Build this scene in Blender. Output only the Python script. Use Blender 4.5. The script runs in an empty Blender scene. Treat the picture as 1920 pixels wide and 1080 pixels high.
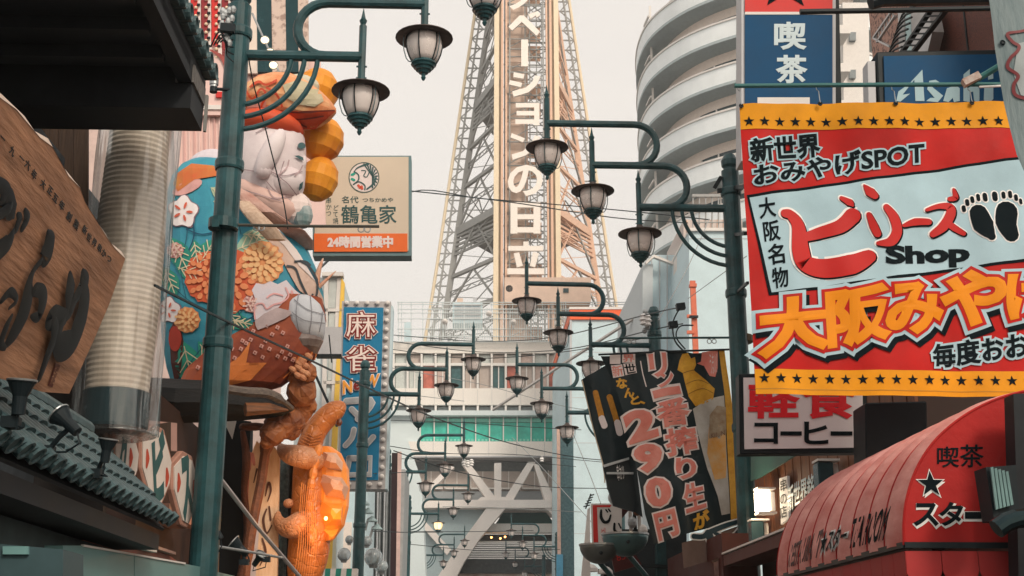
import bpy, bmesh, math, random
from mathutils import Vector, Matrix
from mathutils.bvhtree import BVHTree
random.seed(7)
R = math.radians
SC = bpy.context.scene
COL = SC.collection
# ---------------- camera ----------------
FPX, TILT, EYE = 2400.0, R(16.15), 1.6
cam_d = bpy.data.cameras.new('camera'); cam = bpy.data.objects.new('camera', cam_d); COL.objects.link(cam)
cam_d.sensor_width = 36; cam_d.lens = 36*FPX/1920; cam_d.clip_start = .1; cam_d.clip_end = 2500
cam.location = (0, 0, EYE); cam.rotation_euler = (R(90)+TILT, 0, 0)
SC.camera = cam
# ---------------- sky, sun, exposure ----------------
SUN_EL, SUN_AZ = 36, 150        # azimuth clockwise from +Y (down the street)
w = bpy.data.worlds.new('World'); SC.world = w; w.use_nodes = True
nt = w.node_tree; nt.nodes.clear()
sky = nt.nodes.new('ShaderNodeTexSky'); sky.sky_type = 'NISHITA'; sky.sun_disc = False
sky.sun_elevation = R(SUN_EL); sky.sun_rotation = R(SUN_AZ); sky.dust_density = 6; sky.air_density = 1.0; sky.ozone_density = 1
bg1 = nt.nodes.new('ShaderNodeBackground'); bg1.inputs[1].default_value = .14
bg2 = nt.nodes.new('ShaderNodeBackground'); bg2.inputs[0].default_value = (1.0, .90, .79, 1); bg2.inputs[1].default_value = 1.0
mx = nt.nodes.new('ShaderNodeMixShader'); mx.inputs[0].default_value = .75     # thin bright overcast veils most of the clear sky
wo = nt.nodes.new('ShaderNodeOutputWorld')
nt.links.new(sky.outputs[0], bg1.inputs[0]); nt.links.new(bg1.outputs[0], mx.inputs[1]); nt.links.new(bg2.outputs[0], mx.inputs[2]); nt.links.new(mx.outputs[0], wo.inputs[0])
sd = bpy.data.lights.new('sun', 'SUN'); sd.energy = 1.6; sd.angle = R(12); sd.color = (1, .88, .74)
so = bpy.data.objects.new('sun', sd); COL.objects.link(so)
_a, _e = R(SUN_AZ), R(SUN_EL)
sun_dir = Vector((math.sin(_a)*math.cos(_e), math.cos(_a)*math.cos(_e), math.sin(_e)))
so.rotation_euler = sun_dir.to_track_quat('Z', 'Y').to_euler()
SC.view_settings.view_transform = 'Standard'; SC.view_settings.look = 'None'; SC.view_settings.exposure = .24; SC.view_settings.gamma = 1
try: SC.view_settings.use_curve_mapping = False
except Exception: pass
SC.cycles.max_bounces = 6; SC.cycles.diffuse_bounces = 3; SC.cycles.glossy_bounces = 3; SC.cycles.transparent_max_bounces = 12
SC.cycles.use_denoising = True

# faint cloud texture in the veil
stc = nt.nodes.new('ShaderNodeTexCoord'); smp = nt.nodes.new('ShaderNodeMapping'); smp.inputs['Scale'].default_value = (1, 1, 3.2); sno = nt.nodes.new('ShaderNodeTexNoise'); sno.inputs['Scale'].default_value = 2.2; sno.inputs['Detail'].default_value = 5
scr = nt.nodes.new('ShaderNodeValToRGB'); scr.color_ramp.elements[0].position = .35; scr.color_ramp.elements[1].position = .68; scr.color_ramp.elements[0].color = (.99, .91, .81, 1); scr.color_ramp.elements[1].color = (1.08, .98, .855, 1)
nt.links.new(stc.outputs['Generated'], smp.inputs[0]); nt.links.new(smp.outputs[0], sno.inputs[0]); nt.links.new(sno.outputs[0], scr.inputs[0]); nt.links.new(scr.outputs[0], bg2.inputs[0])
# ---------------- geometry of the street ----------------
YAW = .038
S = Vector((-math.sin(YAW), math.cos(YAW), 0)); RT = Vector((math.cos(YAW), math.sin(YAW), 0)); UP = Vector((0, 0, 1)); C0 = Vector((0, 0, EYE))
def ray(u, v):
    a, b = (u-960)/FPX, (540-v)/FPX
    return Vector((a, math.cos(TILT)-b*math.sin(TILT), math.sin(TILT)+b*math.cos(TILT)))
def onplane(u, v, p, n):
    d = ray(u, v); return C0 + d*((p-C0).dot(n)/d.dot(n))
def atS(u, v, s): return onplane(u, v, C0+S*s, S)
def atX(u, v, x): return onplane(u, v, C0+RT*x, RT)
def st(x, s, z): return RT*x + S*s + UP*z          # street coordinates: across, along, height above ground
def pxm(p):                                          # pixels per metre at a point
    return FPX/(p-C0).dot(Vector((0, math.cos(TILT), math.sin(TILT))))

# ---------------- materials ----------------
_m = {}
def mat(name, col, rough=.6, metal=0., var=.14, scale=5., bump=0., bscale=40., emit=None, es=0., col2=None, trans=0., alpha=1., coat=0., stretch=None, thr=None, spec=.22, vor=0.):
    if name in _m: return _m[name]
    m = bpy.data.materials.new(name); m.use_nodes = True; n = m.node_tree; b = n.nodes['Principled BSDF']
    b.inputs['Roughness'].default_value = rough; b.inputs['Metallic'].default_value = metal
    b.inputs['Base Color'].default_value = (*col, 1)
    b.inputs['Specular IOR Level'].default_value = spec
    if coat: b.inputs['Coat Weight'].default_value = coat
    if trans: b.inputs['Transmission Weight'].default_value = trans
    if alpha < 1: b.inputs['Alpha'].default_value = alpha
    if emit: b.inputs['Emission Color'].default_value = (*emit, 1); b.inputs['Emission Strength'].default_value = es
    if var or bump or col2:
        tc = n.nodes.new('ShaderNodeTexCoord'); mp = n.nodes.new('ShaderNodeMapping'); n.links.new(tc.outputs['Object'], mp.inputs[0])
        if stretch: mp.inputs['Scale'].default_value = stretch
    if var or col2:
        no = n.nodes.new('ShaderNodeTexNoise'); no.inputs['Scale'].default_value = scale; no.inputs['Detail'].default_value = 7; no.inputs['Roughness'].default_value = .62
        n.links.new(mp.outputs[0], no.inputs[0])
        cr = n.nodes.new('ShaderNodeValToRGB'); n.links.new(no.outputs[0], cr.inputs[0])
        lo, hi = thr or (.3, .7)
        cr.color_ramp.elements[0].position = lo; cr.color_ramp.elements[1].position = hi
        if col2: c0, c1 = col2, col
        else: c0 = tuple(c*(1-var) for c in col); c1 = tuple(min(1, c*(1+var)) for c in col)
        cr.color_ramp.elements[0].color = (*c0, 1); cr.color_ramp.elements[1].color = (*c1, 1)
        n.links.new(cr.outputs[0], b.inputs['Base Color'])
        mr = n.nodes.new('ShaderNodeMapRange'); mr.inputs[3].default_value = max(.03, rough-.12); mr.inputs[4].default_value = min(1, rough+.12)
        n.links.new(no.outputs[0], mr.inputs[0]); n.links.new(mr.outputs[0], b.inputs['Roughness'])
    if bump:
        n2 = n.nodes.new('ShaderNodeTexNoise'); n2.inputs['Scale'].default_value = bscale; n2.inputs['Detail'].default_value = 5
        n.links.new(mp.outputs[0], n2.inputs[0])
        bp = n.nodes.new('ShaderNodeBump'); bp.inputs['Strength'].default_value = bump; bp.inputs['Distance'].default_value = .02
        n.links.new(n2.outputs[0], bp.inputs['Height']); n.links.new(bp.outputs[0], b.inputs['Normal'])
    if vor:
        vn = n.nodes.new('ShaderNodeTexVoronoi'); vn.feature = 'DISTANCE_TO_EDGE'; vn.inputs['Scale'].default_value = vor; n.links.new(mp.outputs[0], vn.inputs[0])
        vr = n.nodes.new('ShaderNodeMapRange'); vr.inputs[2].default_value = .12; n.links.new(vn.outputs['Distance'], vr.inputs[0])
        b2 = n.nodes.new('ShaderNodeBump'); b2.inputs['Strength'].default_value = .4; b2.inputs['Distance'].default_value = .02; n.links.new(vr.outputs[0], b2.inputs['Height'])
        if bump: n.links.new(bp.outputs[0], b2.inputs['Normal'])
        n.links.new(b2.outputs[0], b.inputs['Normal'])
    _m[name] = m; return m
def wood(name, c1, c2, scale=2., axis=0, rough=.55, bump=.25):
    if name in _m: return _m[name]
    st_ = [8, 8, 8]; st_[axis] = .7
    return mat(name, c1, rough, col2=c2, scale=scale, stretch=tuple(st_), bump=bump, bscale=scale*3)

# ---------------- things and meshes ----------------
MW = {}
def root(name, label, cat, loc, group=None, M=None):
    o = bpy.data.objects.new(name, None); COL.objects.link(o); o.empty_display_size = .2
    W = M.copy() if M is not None else Matrix.Translation(loc)
    o.matrix_world = W; MW[o.name] = W
    o['label'] = label; o['category'] = cat
    if group: o['group'] = group
    return o
def tag(o, label=None, cat=None, group=None, kind=None):
    if label: o['label'] = label
    if cat: o['category'] = cat
    if group: o['group'] = group
    if kind: o['kind'] = kind
    return o
class MB:
    def __init__(s): s.v = []; s.f = []
    def add(s, vs, fs):
        k = len(s.v); s.v += [Vector(a) for a in vs]; s.f += [[i+k for i in f] for f in fs]; return s
    def box8(s, p):       # bottom 4 (ccw) then top 4
        return s.add(p, [(3, 2, 1, 0), (4, 5, 6, 7), (0, 1, 5, 4), (1, 2, 6, 5), (2, 3, 7, 6), (3, 0, 4, 7)])
    def box(s, x0, x1, y0, y1, z0, z1):
        return s.box8([(x0,y0,z0),(x1,y0,z0),(x1,y1,z0),(x0,y1,z0),(x0,y0,z1),(x1,y0,z1),(x1,y1,z1),(x0,y1,z1)])
    def sbox(s, x0, x1, s0, s1, z0, z1):   # in street coordinates
        return s.box8([st(x0,s0,z0),st(x1,s0,z0),st(x1,s1,z0),st(x0,s1,z0),st(x0,s0,z1),st(x1,s0,z1),st(x1,s1,z1),st(x0,s1,z1)])
    def bar(s, a, b, w, h=None, up=UP):
        a, b = Vector(a), Vector(b); h = h or w; d = (b-a).normalized()
        if abs(d.dot(up)) > .99: up = Vector((0, 1, 0)) if abs(d.y) < .9 else Vector((1, 0, 0))
        x = d.cross(up).normalized()*w/2; y = x.cross(d).normalized()*h/2
        return s.box8([a-x-y, a+x-y, a+x+y, a-x+y, b-x-y, b+x-y, b+x+y, b-x+y])
    def prism(s, pts, off):            # closed polygon of Vectors extruded by vector off
        n = len(pts); off = Vector(off)
        return s.add(list(pts)+[Vector(p)+off for p in pts], [tuple(reversed(range(n))), tuple(range(n, 2*n))]+[(i, (i+1) % n, n+(i+1) % n, n+i) for i in range(n)])
    def tube(s, pts, r, seg=8, caps=True):
        pts = [Vector(p) for p in pts]; n = len(pts); rs = r if isinstance(r, (list, tuple)) else [r]*n
        k = len(s.v); ref = None
        for i, p in enumerate(pts):
            d = (pts[min(i+1, n-1)]-pts[max(i-1, 0)]).normalized()
            if ref is None: ref = Vector((0, 0, 1)) if abs(d.z) < .9 else Vector((1, 0, 0))
            x = d.cross(ref).normalized(); y = x.cross(d).normalized(); ref = y
            for j in range(seg):
                a = 2*math.pi*(j+.5)/seg; s.v.append(p+(x*math.cos(a)+y*math.sin(a))*rs[i])
        for i in range(n-1):
            for j in range(seg):
                a = k+i*seg+j; b = k+i*seg+(j+1) % seg; s.f.append([a, b, b+seg, a+seg])
        if caps: s.f.append([k+j for j in range(seg)]); s.f.append([k+(n-1)*seg+j for j in reversed(range(seg))])
        return s
    def lathe(s, prof, c, axis=UP, seg=16, sx=1, ref=None, squash=1.):     # prof: (radius, height)
        c = Vector(c); axis = Vector(axis).normalized()
        ref = Vector(ref) if ref is not None else (Vector((1, 0, 0)) if abs(axis.x) < .9 else Vector((0, 1, 0)))
        x = (ref-axis*ref.dot(axis)).normalized(); y = axis.cross(x); k = len(s.v); n = len(prof)
        for r, h in prof:
            for j in range(seg):
                a = 2*math.pi*j/seg; s.v.append(c+axis*h+(x*math.cos(a)+y*math.sin(a)*squash)*max(r, 1e-4))
        for i in range(n-1):
            for j in range(seg):
                a = k+i*seg+j; b = k+i*seg+(j+1) % seg; s.f.append([a, b, b+seg, a+seg])
        s.f.append([k+j for j in reversed(range(seg))]); s.f.append([k+(n-1)*seg+j for j in range(seg)])
        return s
    def ball(s, c, rx, ry=None, rz=None, seg=14, rings=9, rib=0, rot=None):
        ry = ry or rx; rz = rz or rx; c = Vector(c); k = len(s.v)
        for i in range(rings+1):
            t = math.pi*i/rings; zz = -math.cos(t); rr = max(math.sin(t), .002)
            for j in range(seg):
                a = 2*math.pi*j/seg; q = rr*(1-rib*(j % 2)); p = Vector((rx*q*math.cos(a), ry*q*math.sin(a), rz*zz))
                if rot: p.rotate(rot)
                s.v.append(c+p)
        for i in range(rings):
            for j in range(seg):
                a = k+i*seg+j; b = k+i*seg+(j+1) % seg; s.f.append([a, b, b+seg, a+seg])
        return s
    def loft(s, rings):
        k = len(s.v); n = len(rings[0])
        for r in rings: s.v += [Vector(p) for p in r]
        for i in range(len(rings)-1):
            for j in range(n):
                a = k+i*n+j; b = k+i*n+(j+1) % n; s.f.append([a, b, b+n, a+n])
        s.f.append([k+j for j in reversed(range(n))]); s.f.append([k+(len(rings)-1)*n+j for j in range(n)])
        return s
    def build(s, name, m, parent=None, local=False, smooth=False, bevel=0., sub=0, kind=None, label=None, wave=None):
        me = bpy.data.meshes.new(name); vs = s.v
        if parent is not None and not local:
            inv = MW[parent.name].inverted(); vs = [inv @ p for p in vs]
        used = sorted({i for f in s.f for i in f}); rm = {a: i for i, a in enumerate(used)}
        me.from_pydata([tuple(vs[i]) for i in used], [], [[rm[i] for i in f] for f in s.f]); me.validate(verbose=False)
        bm = bmesh.new(); bm.from_mesh(me)
        if wave is None: bmesh.ops.recalc_face_normals(bm, faces=bm.faces)
        if wave:
            fn, step = wave
            bmesh.ops.triangulate(bm, faces=bm.faces)
            for ax in (0, 1):
                lo = min(v.co[ax] for v in bm.verts); hi = max(v.co[ax] for v in bm.verts); x = math.floor(lo/step)*step+step
                while x < hi:
                    no = Vector((1, 0, 0)) if ax == 0 else Vector((0, 1, 0))
                    bmesh.ops.bisect_plane(bm, geom=bm.verts[:]+bm.edges[:]+bm.faces[:], plane_co=no*x, plane_no=no); x += step
            for v in bm.verts: v.co.z += fn(v.co.x, v.co.y)
            bmesh.ops.recalc_face_normals(bm, faces=bm.faces)
        if bevel:
            bmesh.ops.bevel(bm, geom=[e for e in bm.edges if e.is_manifold and e.calc_face_angle(0) > .6], offset=bevel, segments=1, affect='EDGES', clamp_overlap=True)
        bm.to_mesh(me); bm.free()
        if smooth or wave:
            for p in me.polygons: p.use_smooth = True
        me.materials.append(m)
        o = bpy.data.objects.new(name, me); COL.objects.link(o)
        if parent is not None: o.parent = parent; MW[o.name] = MW[parent.name]
        if sub:
            q = o.modifiers.new('s', 'SUBSURF'); q.levels = sub; q.render_levels = sub
        if kind: o['kind'] = kind
        if label: o['label'] = label
        return o
def inst(src, parent, M=None):
    o = src.copy(); COL.objects.link(o); o.parent = parent
    if M is not None: o.matrix_basis = M
    MW[o.name] = MW.get(parent.name, Matrix()) if parent else Matrix()
    return o
def copy_tree(o, M, label):
    c = o.copy(); COL.objects.link(c); c.matrix_world = M; c['label'] = label; MW[c.name] = M
    def rec(a, b):
        for ch in a.children:
            d = ch.copy(); COL.objects.link(d); d.parent = b; rec(ch, d)
    rec(o, c); return c
def smoothpts(p, n=6):
    p = [Vector(a) for a in p]; out = []
    for i in range(len(p)-1):
        a, b, c, d = p[max(i-1, 0)], p[i], p[i+1], p[min(i+2, len(p)-1)]
        for k in range(n):
            t = k/n; out.append(.5*((2*b)+(c-a)*t+(2*a-5*b+4*c-d)*t*t+(3*b-a-3*c+d)*t**3))
    out.append(p[-1]); return out

# ---------------- flat frames: a sign's own plane ----------------
class Fr:
    """plane through p, x axis X, normal N (towards the viewer); things are laid out on it at their real place"""
    def __init__(s, p, X, Y):
        s.X = Vector(X).normalized(); Y = Vector(Y); s.N = s.X.cross(Y).normalized(); s.Y = s.N.cross(s.X).normalized(); s.p = Vector(p)
        M = Matrix((s.X, s.Y, s.N)).transposed().to_4x4(); M.translation = s.p; s.M = M; s.wave = None; s.root = None
    def uv(s, u, v):
        q = onplane(u, v, s.p, s.N)-s.p; return Vector((q.dot(s.X), q.dot(s.Y), 0))
    def _b(s, b, name, m, parent, **k):
        same = MW[parent.name] == s.M
        if not same: b.v = [s.M @ Vector(p) for p in b.v]; k['wave'] = None
        return b.build(name, m, parent, local=same, **k)
    def thing(s, name, label, cat, group=None):
        s.root = root(name, label, cat, None, group, M=s.M); return s.root
    def poly(s, pts, z, m, name='panel', parent=None, th=0., px=True, bevel=0, **k):
        q = [s.uv(*p) for p in pts] if px else [Vector((p[0], p[1], 0)) for p in pts]
        b = MB()
        if th: b.prism([a+Vector((0, 0, z-th)) for a in q], (0, 0, th))
        else: b.add([a+Vector((0, 0, z)) for a in q], [tuple(range(len(q)))])
        return s._b(b, name, m, parent or s.root, wave=s.wave, bevel=bevel, **k)
    def rect(s, u0, v0, u1, v1, z, m, name='panel', **k): return s.poly([(u0, v0), (u1, v0), (u1, v1), (u0, v1)], z, m, name, **k)
    def strokes(s, lst, z, m, name='lettering', parent=None, n=6, th=0., dome=0.):
        b = MB()
        for it in lst:
            pts, wd = it[0], it[1]
            c = smoothpts([s.uv(*p) for p in pts], n) if n > 1 else [s.uv(*p) for p in pts]
            sc = (s.uv(pts[0][0]+1, pts[0][1])-s.uv(*pts[0])).length
            N_ = len(c); L = []; Rr = []; W = []
            for i in range(N_):
                t = i/(N_-1)*(len(wd)-1) if len(wd) > 1 else 0; j = min(int(t), max(len(wd)-2, 0)); W.append(sc*(wd[j]*(1-(t-j))+wd[min(j+1, len(wd)-1)]*(t-j))/2)
            for i, p in enumerate(c):
                d = (c[min(i+1, N_-1)]-c[max(i-1, 0)])
                d = d.normalized() if d.length > 1e-9 else Vector((1, 0, 0)); nn = Vector((-d.y, d.x, 0)); L.append(p+nn*W[i]); Rr.append(p-nn*W[i])
            zz = Vector((0, 0, z)); k = len(b.v)
            if dome:
                for i, p in enumerate(c): b.v += [L[i]+zz, p+zz+Vector((0, 0, dome*min(1, W[i]/(sc*6)+.2))), Rr[i]+zz]
                for i in range(N_-1):
                    a = k+3*i; b.f += [[a, a+3, a+4, a+1], [a+1, a+4, a+5, a+2]]
                cap_n = 4
            else:
                for i in range(N_): b.v += [L[i]+zz, Rr[i]+zz]
                for i in range(N_-1):
                    a = k+2*i; b.f.append([a, a+2, a+3, a+1])
            for e, d0 in ((0, c[0]-c[1]), (N_-1, c[-1]-c[-2])):    # round ends
                if d0.length < 1e-9: continue
                d0 = d0.normalized(); a0 = math.atan2(d0.y, d0.x); kk = len(b.v); q = []
                for j in range(7):
                    aa = a0-math.pi/2+math.pi*j/6; q.append(c[e]+Vector((math.cos(aa), math.sin(aa), 0))*W[e]+zz)
                if dome: b.add([c[e]+zz+Vector((0, 0, dome*min(1, W[e]/(sc*6)+.2)))]+q, [(0, j+1, j+2) for j in range(6)])
                else: b.add(q, [tuple(range(7))])
        return s._b(b, name, m, parent or s.root, wave=s.wave, smooth=bool(dome))
    def text(s, t, quad, z, m, fat=0., name='lettering', parent=None, px=True, shift=(0, 0), label=None, th=0., cell=False):
        """quad: TL TR BR BL in which the text's own box is laid"""
        q = [s.uv(a+shift[0], b+shift[1]) for a, b in quad] if px else [Vector((a, b, 0)) for a, b in quad]
        vs, fs = text_geo(t, fat, cell)
        b = MB(); out = []
        for x, y, zz in vs:
            top = q[0]*(1-x)+q[1]*x; bot = q[3]*(1-x)+q[2]*x; p = bot*(1-y)+top*y; out.append(Vector((p.x, p.y, z+zz)))
        b.add(out, fs)
        return s._b(b, name, m, parent or s.root, wave=s.wave if s.wave else None, label=label)
_tg = {}
def _raw(t, fat):
    cu = bpy.data.curves.new('t', 'FONT'); cu.body = t; cu.size = 1; cu.resolution_u = 3; cu.align_x = 'CENTER'; cu.space_line = .92
    cu.bevel_depth = fat; cu.bevel_resolution = 1 if fat > .05 else 0
    ob = bpy.data.objects.new('t', cu); COL.objects.link(ob); dg = bpy.context.evaluated_depsgraph_get()
    me = bpy.data.meshes.new_from_object(ob.evaluated_get(dg)); vs = [v.co.copy() for v in me.vertices]; fs = [tuple(p.vertices) for p in me.polygons]
    bpy.data.objects.remove(ob); bpy.data.meshes.remove(me); bpy.data.curves.remove(cu); return vs, fs
def text_geo(t, fat=0., cell=False):
    if (t, fat, cell) in _tg: return _tg[(t, fat, cell)]
    v0, f0 = _raw(t, 0)
    x0, x1 = min(v.x for v in v0), max(v.x for v in v0); y0, y1 = min(v.y for v in v0), max(v.y for v in v0)
    if cell: x0, x1, y0, y1 = -.5, .5, -.12, .88
    if fat: vs, fs = _raw(t, fat); fs = [f for f in fs if sum(vs[i].z for i in f)/len(f) > 1e-5]
    else: vs, fs = v0, f0
    used = sorted({i for f in fs for i in f}); mp = {a: i for i, a in enumerate(used)}
    W, H = max(x1-x0, 1e-6), max(y1-y0, 1e-6)
    o = ([((vs[i].x-x0)/W, (vs[i].y-y0)/H, (vs[i].z/fat*.0012 if fat else 0)) for i in used], [tuple(mp[i] for i in f) for f in fs])
    _tg[(t, fat, cell)] = o; return o
def front(u, v, s): return Fr(atS(u, v, s), RT, UP)          # a plane square to the street, facing the camera
def rquad(u0, v0, u1, v1): return [(u0, v0), (u1, v0), (u1, v1), (u0, v1)]
def star(fr, c, r, z, m, r2=.4, px=True, parent=None, rot=0, name='star'):
    cc = fr.uv(*c) if px else Vector((*c, 0)); sc = (fr.uv(c[0]+1, c[1])-cc).length if px else 1
    p = []
    for i in range(10):
        a = math.pi/2+math.pi*i/5+rot; q = r*sc*(1 if i % 2 == 0 else r2); p.append((cc.x+q*math.cos(a), cc.y+q*math.sin(a)))
    return p
# draped pieces: shapes laid on a curved body along the sight lines that outline them
class Drape:
    def __init__(s, objs):
        vs = []; fs = []
        for o in objs:
            W = MW[o.name]; k = len(vs); vs += [W @ v.co for v in o.data.vertices]; fs += [[i+k for i in p.vertices] for p in o.data.polygons]
        s.b = BVHTree.FromPolygons(vs, fs)
    def hit(s, u, v, off):
        d = ray(u, v).normalized(); h = s.b.ray_cast(C0, d)
        if h[0] is None: return None
        n = h[1] if h[1].dot(d) < 0 else -h[1]
        return h[0]+n*off-d*off*.5
    def poly(s, pts, m, parent, name='patch', off=.008, step=9, **k):
        bm = bmesh.new(); f = bm.faces.new([bm.verts.new((a, b, 0)) for a, b in pts]); bmesh.ops.triangulate(bm, faces=bm.faces)
        for ax in (0, 1):
            lo = min(v.co[ax] for v in bm.verts); hi = max(v.co[ax] for v in bm.verts); x = lo+step
            while x < hi:
                no = Vector((1, 0, 0)) if ax == 0 else Vector((0, 1, 0)); bmesh.ops.bisect_plane(bm, geom=bm.verts[:]+bm.edges[:]+bm.faces[:], plane_co=no*x, plane_no=no); x += step
        b = MB(); idx = {}; bm.verts.ensure_lookup_table()
        for v in bm.verts:
            h = s.hit(v.co.x, v.co.y, off)
            if h is not None: idx[v.index] = len(b.v); b.v.append(h)
        bm.verts.index_update()
        for f in bm.faces:
            if all(v.index in idx for v in f.verts):
                q = [b.v[idx[v.index]] for v in f.verts]
                if max((q[i]-q[i-1]).length for i in range(len(q))) < .45: b.f.append([idx[v.index] for v in f.verts])
        bm.free()
        return b.build(name, m, parent, **k) if b.f else None
    def line(s, pts, w, m, parent, name='trim', off=.014, n=6, **k):
        b = MB()
        for L in pts:
            c = smoothpts([Vector((a, b_, 0)) for a, b_ in L], n); prev = None
            for i, p in enumerate(c):
                d = (c[min(i+1, len(c)-1)]-c[max(i-1, 0)]).normalized(); nn = Vector((-d.y, d.x, 0))*w/2
                a, e = s.hit(p.x+nn.x, p.y+nn.y, off), s.hit(p.x-nn.x, p.y-nn.y, off)
                if a is None or e is None: prev = None; continue
                k0 = len(b.v); b.v += [a, e]
                if prev is not None and (b.v[prev]-a).length < .4: b.f.append([prev, k0, k0+1, prev+1])
                prev = k0
        return b.build(name, m, parent, **k) if b.f else None
def ring_pts(c, rx, ry, n=16, rot=0, petals=0, amp=.15, ph=0):
    o = []
    for i in range(n):
        a = 2*math.pi*i/n; q = 1+amp*math.cos(petals*a+ph) if petals else 1
        x, y = rx*q*math.cos(a), ry*q*math.sin(a); o.append((c[0]+x*math.cos(rot)-y*math.sin(rot), c[1]+x*math.sin(rot)+y*math.cos(rot)))
    return o

# common materials
PAINT = mat('teal_paint', (.017, .062, .071), .42, .0, var=.45, scale=5, bump=.08, bscale=60, coat=.2)
HAT = mat('brown_weathered_metal', (.085, .068, .064), .55, .3, var=.35, scale=14)
BLACK = mat('black_metal', (.009, .016, .02), .5, .0, var=.2, spec=.2)
DARKW = mat('dark_wood', (.014, .017, .021), .6, var=.4, scale=3)
WHITE = mat('white_paint', (.80, .79, .78), .6, var=.04)
OFFW = mat('off_white', (.72, .69, .66), .6, var=.05)
PALEB = mat('pale_blue_wall', (.55, .69, .74), .7, var=.10, scale=.9, stretch=(1, 1, .22))
CREAM = mat('cream_panel', (.83, .75, .67), .6, var=.04)
GREYP = mat('grey_panel', (.50, .51, .53), .6, var=.06)
RED = mat('red_vinyl', (.62, .030, .026), .5, var=.06)
INK = mat('ink_black', (.005, .010, .013), .7, var=0, spec=.04)
GLASSD = mat('dark_glass', (.03, .06, .07), .12, var=.2)
STEEL = mat('steel', (.35, .37, .38), .4, .6, var=.2)
# ================= ground, road =================
b = MB(); b.add([st(-380,-30,0),st(380,-30,0),st(340,520,0),st(-340,520,0)], [(0,1,2,3)])
b.build('ground', mat('asphalt', (.05,.052,.055), .9, var=.25, scale=2, bump=.3)).__setitem__('kind', 'structure')
b = MB(); b.add([st(-2.6,-30,.004),st(3.2,-30,.004),st(3.2,86,.004),st(-2.6,86,.004)], [(0,1,2,3)])
b.build('road', mat('paving', (.16,.15,.14), .85, var=.2, scale=3)).__setitem__('kind', 'structure')

# ================= the steel tower =================
TX, TS = 5.15, 108.0
def hof(v, s): return s*math.tan(TILT+math.atan((540-v)/FPX))+EYE     # height of a picture row at a distance
def halfw(z): return max(2.9, 8.0-(z-31.4)*.1267+max(0, 31.4-z)*.02)
COLW = 2.62
def leg_pt(side, z, inn=0.): return st(TX+side*(halfw(z)-inn), TS, z)
def col_pt(side, z, back=0): return st(TX+side*COLW, 102.2+back*11.6, z)
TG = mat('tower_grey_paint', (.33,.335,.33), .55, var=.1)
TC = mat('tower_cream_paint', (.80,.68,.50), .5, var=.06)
TP = mat('tower_sunlit_pink', (.74,.49,.36), .55, var=.1)  # warm sunlight on the tower's right side put into this colour
TB = mat('tower_beige_panel', (.66,.50,.41), .6, var=.12, scale=.7)
tw = root('steel_tower', 'tall grey steel lattice tower carrying a column of white characters, behind the street', 'tower', st(TX, TS, 0))
Z0, Z1 = 18, 84
for sd in (-1, 1):
    zs = [Z0+i*(Z1-Z0)/12 for i in range(13)]
    for i in range(12):
        b = MB(); b.bar(leg_pt(sd, zs[i], 1.3), leg_pt(sd, zs[i+1], 1.3), .5, .5); b.build('leg_section', TG if sd < 0 else TP, tw)  # left side grey, right side in the sunlit tone
    b = MB(); b.tube([leg_pt(sd, z, -.1) for z in zs], .15, 6); b.build('edge_rail', TC, tw)
    b = MB(); z = Z0; k = 0
    while z < Z1:
        b.bar(leg_pt(sd, z, 0), leg_pt(sd, z, 1.1), .11); b.bar(leg_pt(sd, z, .45), leg_pt(sd, z+1.0, .45), .16, .3)
        b.bar(leg_pt(sd, z, 0 if k % 2 else .9), leg_pt(sd, z+1.0, .9 if k % 2 else 0), .09); z += 1.0; k += 1
    b.build('leg_lattice', TG, tw, kind='stuff')
b = MB(); b.bar(st(TX, TS+8, Z0), st(TX, TS+3, Z1), .6); b.build('leg_section', TP, tw)
def truss(b, p, q, h, n, w=.09):       # small lattice beam
    p, q = Vector(p), Vector(q); d = UP*h; b.bar(p, q, w*1.3); b.bar(p+d, q+d, w*1.3)
    for i in range(n):
        a, c = p.lerp(q, i/n), p.lerp(q, (i+1)/n); b.bar(a if i % 2 else a+d, c+d if i % 2 else c, w)
lv = [hof(v, 102.2) for v in (700, 640, 560, 484, 395, 308, 232, 152, 83, 15, -60, -140, -230)]
for sd in (-1, 1):
    for back in (0, 1):
        for i, z in enumerate(lv):
            if back and i % 3 != 1: continue
            c, l = col_pt(sd, z, back), leg_pt(sd, z, 1.3)
            big = i in (4, 7, 10)
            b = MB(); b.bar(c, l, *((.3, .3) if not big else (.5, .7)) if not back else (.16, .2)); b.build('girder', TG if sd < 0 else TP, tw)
            if i+1 < len(lv):
                z2 = lv[i+1]; c2, l2 = col_pt(sd, z2, back), leg_pt(sd, z2, 1.3); zm = (z+z2)/2; cm, lm = col_pt(sd, zm, back), leg_pt(sd, zm, 1.3)
                mid = (c+l)/2; mid2 = (c2+l2)/2
                b = MB(); b.bar(l, mid2, .15 if not back else .09); b.build('brace', TG, tw)
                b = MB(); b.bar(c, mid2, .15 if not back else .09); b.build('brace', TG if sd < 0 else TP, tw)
                b = MB(); truss(b, cm, lm, .38, 8, .06) if not back else b.bar(cm, lm, .1)
                b.bar(lm, c2, .07); b.bar(cm, l2, .07)
                if not back: b.bar(c, lm, .06); b.bar(mid, cm, .07)
                b.build('lattice', TG if sd < 0 else TP, tw, kind='stuff')
    for k in (4, 7):      # the two belts with corrugated decks
        z = lv[k]
        for j in range(5):
            zz = z-.5-j*.42; b = MB(); b.bar(col_pt(sd, zz)+S*.6, leg_pt(sd, zz, 1.3)-S*.2, .14, .2); b.build('slat', TG if sd < 0 else TP, tw)
        b = MB(); p = [col_pt(sd, z-.1), leg_pt(sd, z-.1, 1.2), col_pt(sd, z-.1, 1)]; b.prism(p, (0,0,-.12)); b.build('deck', TG, tw)
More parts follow.
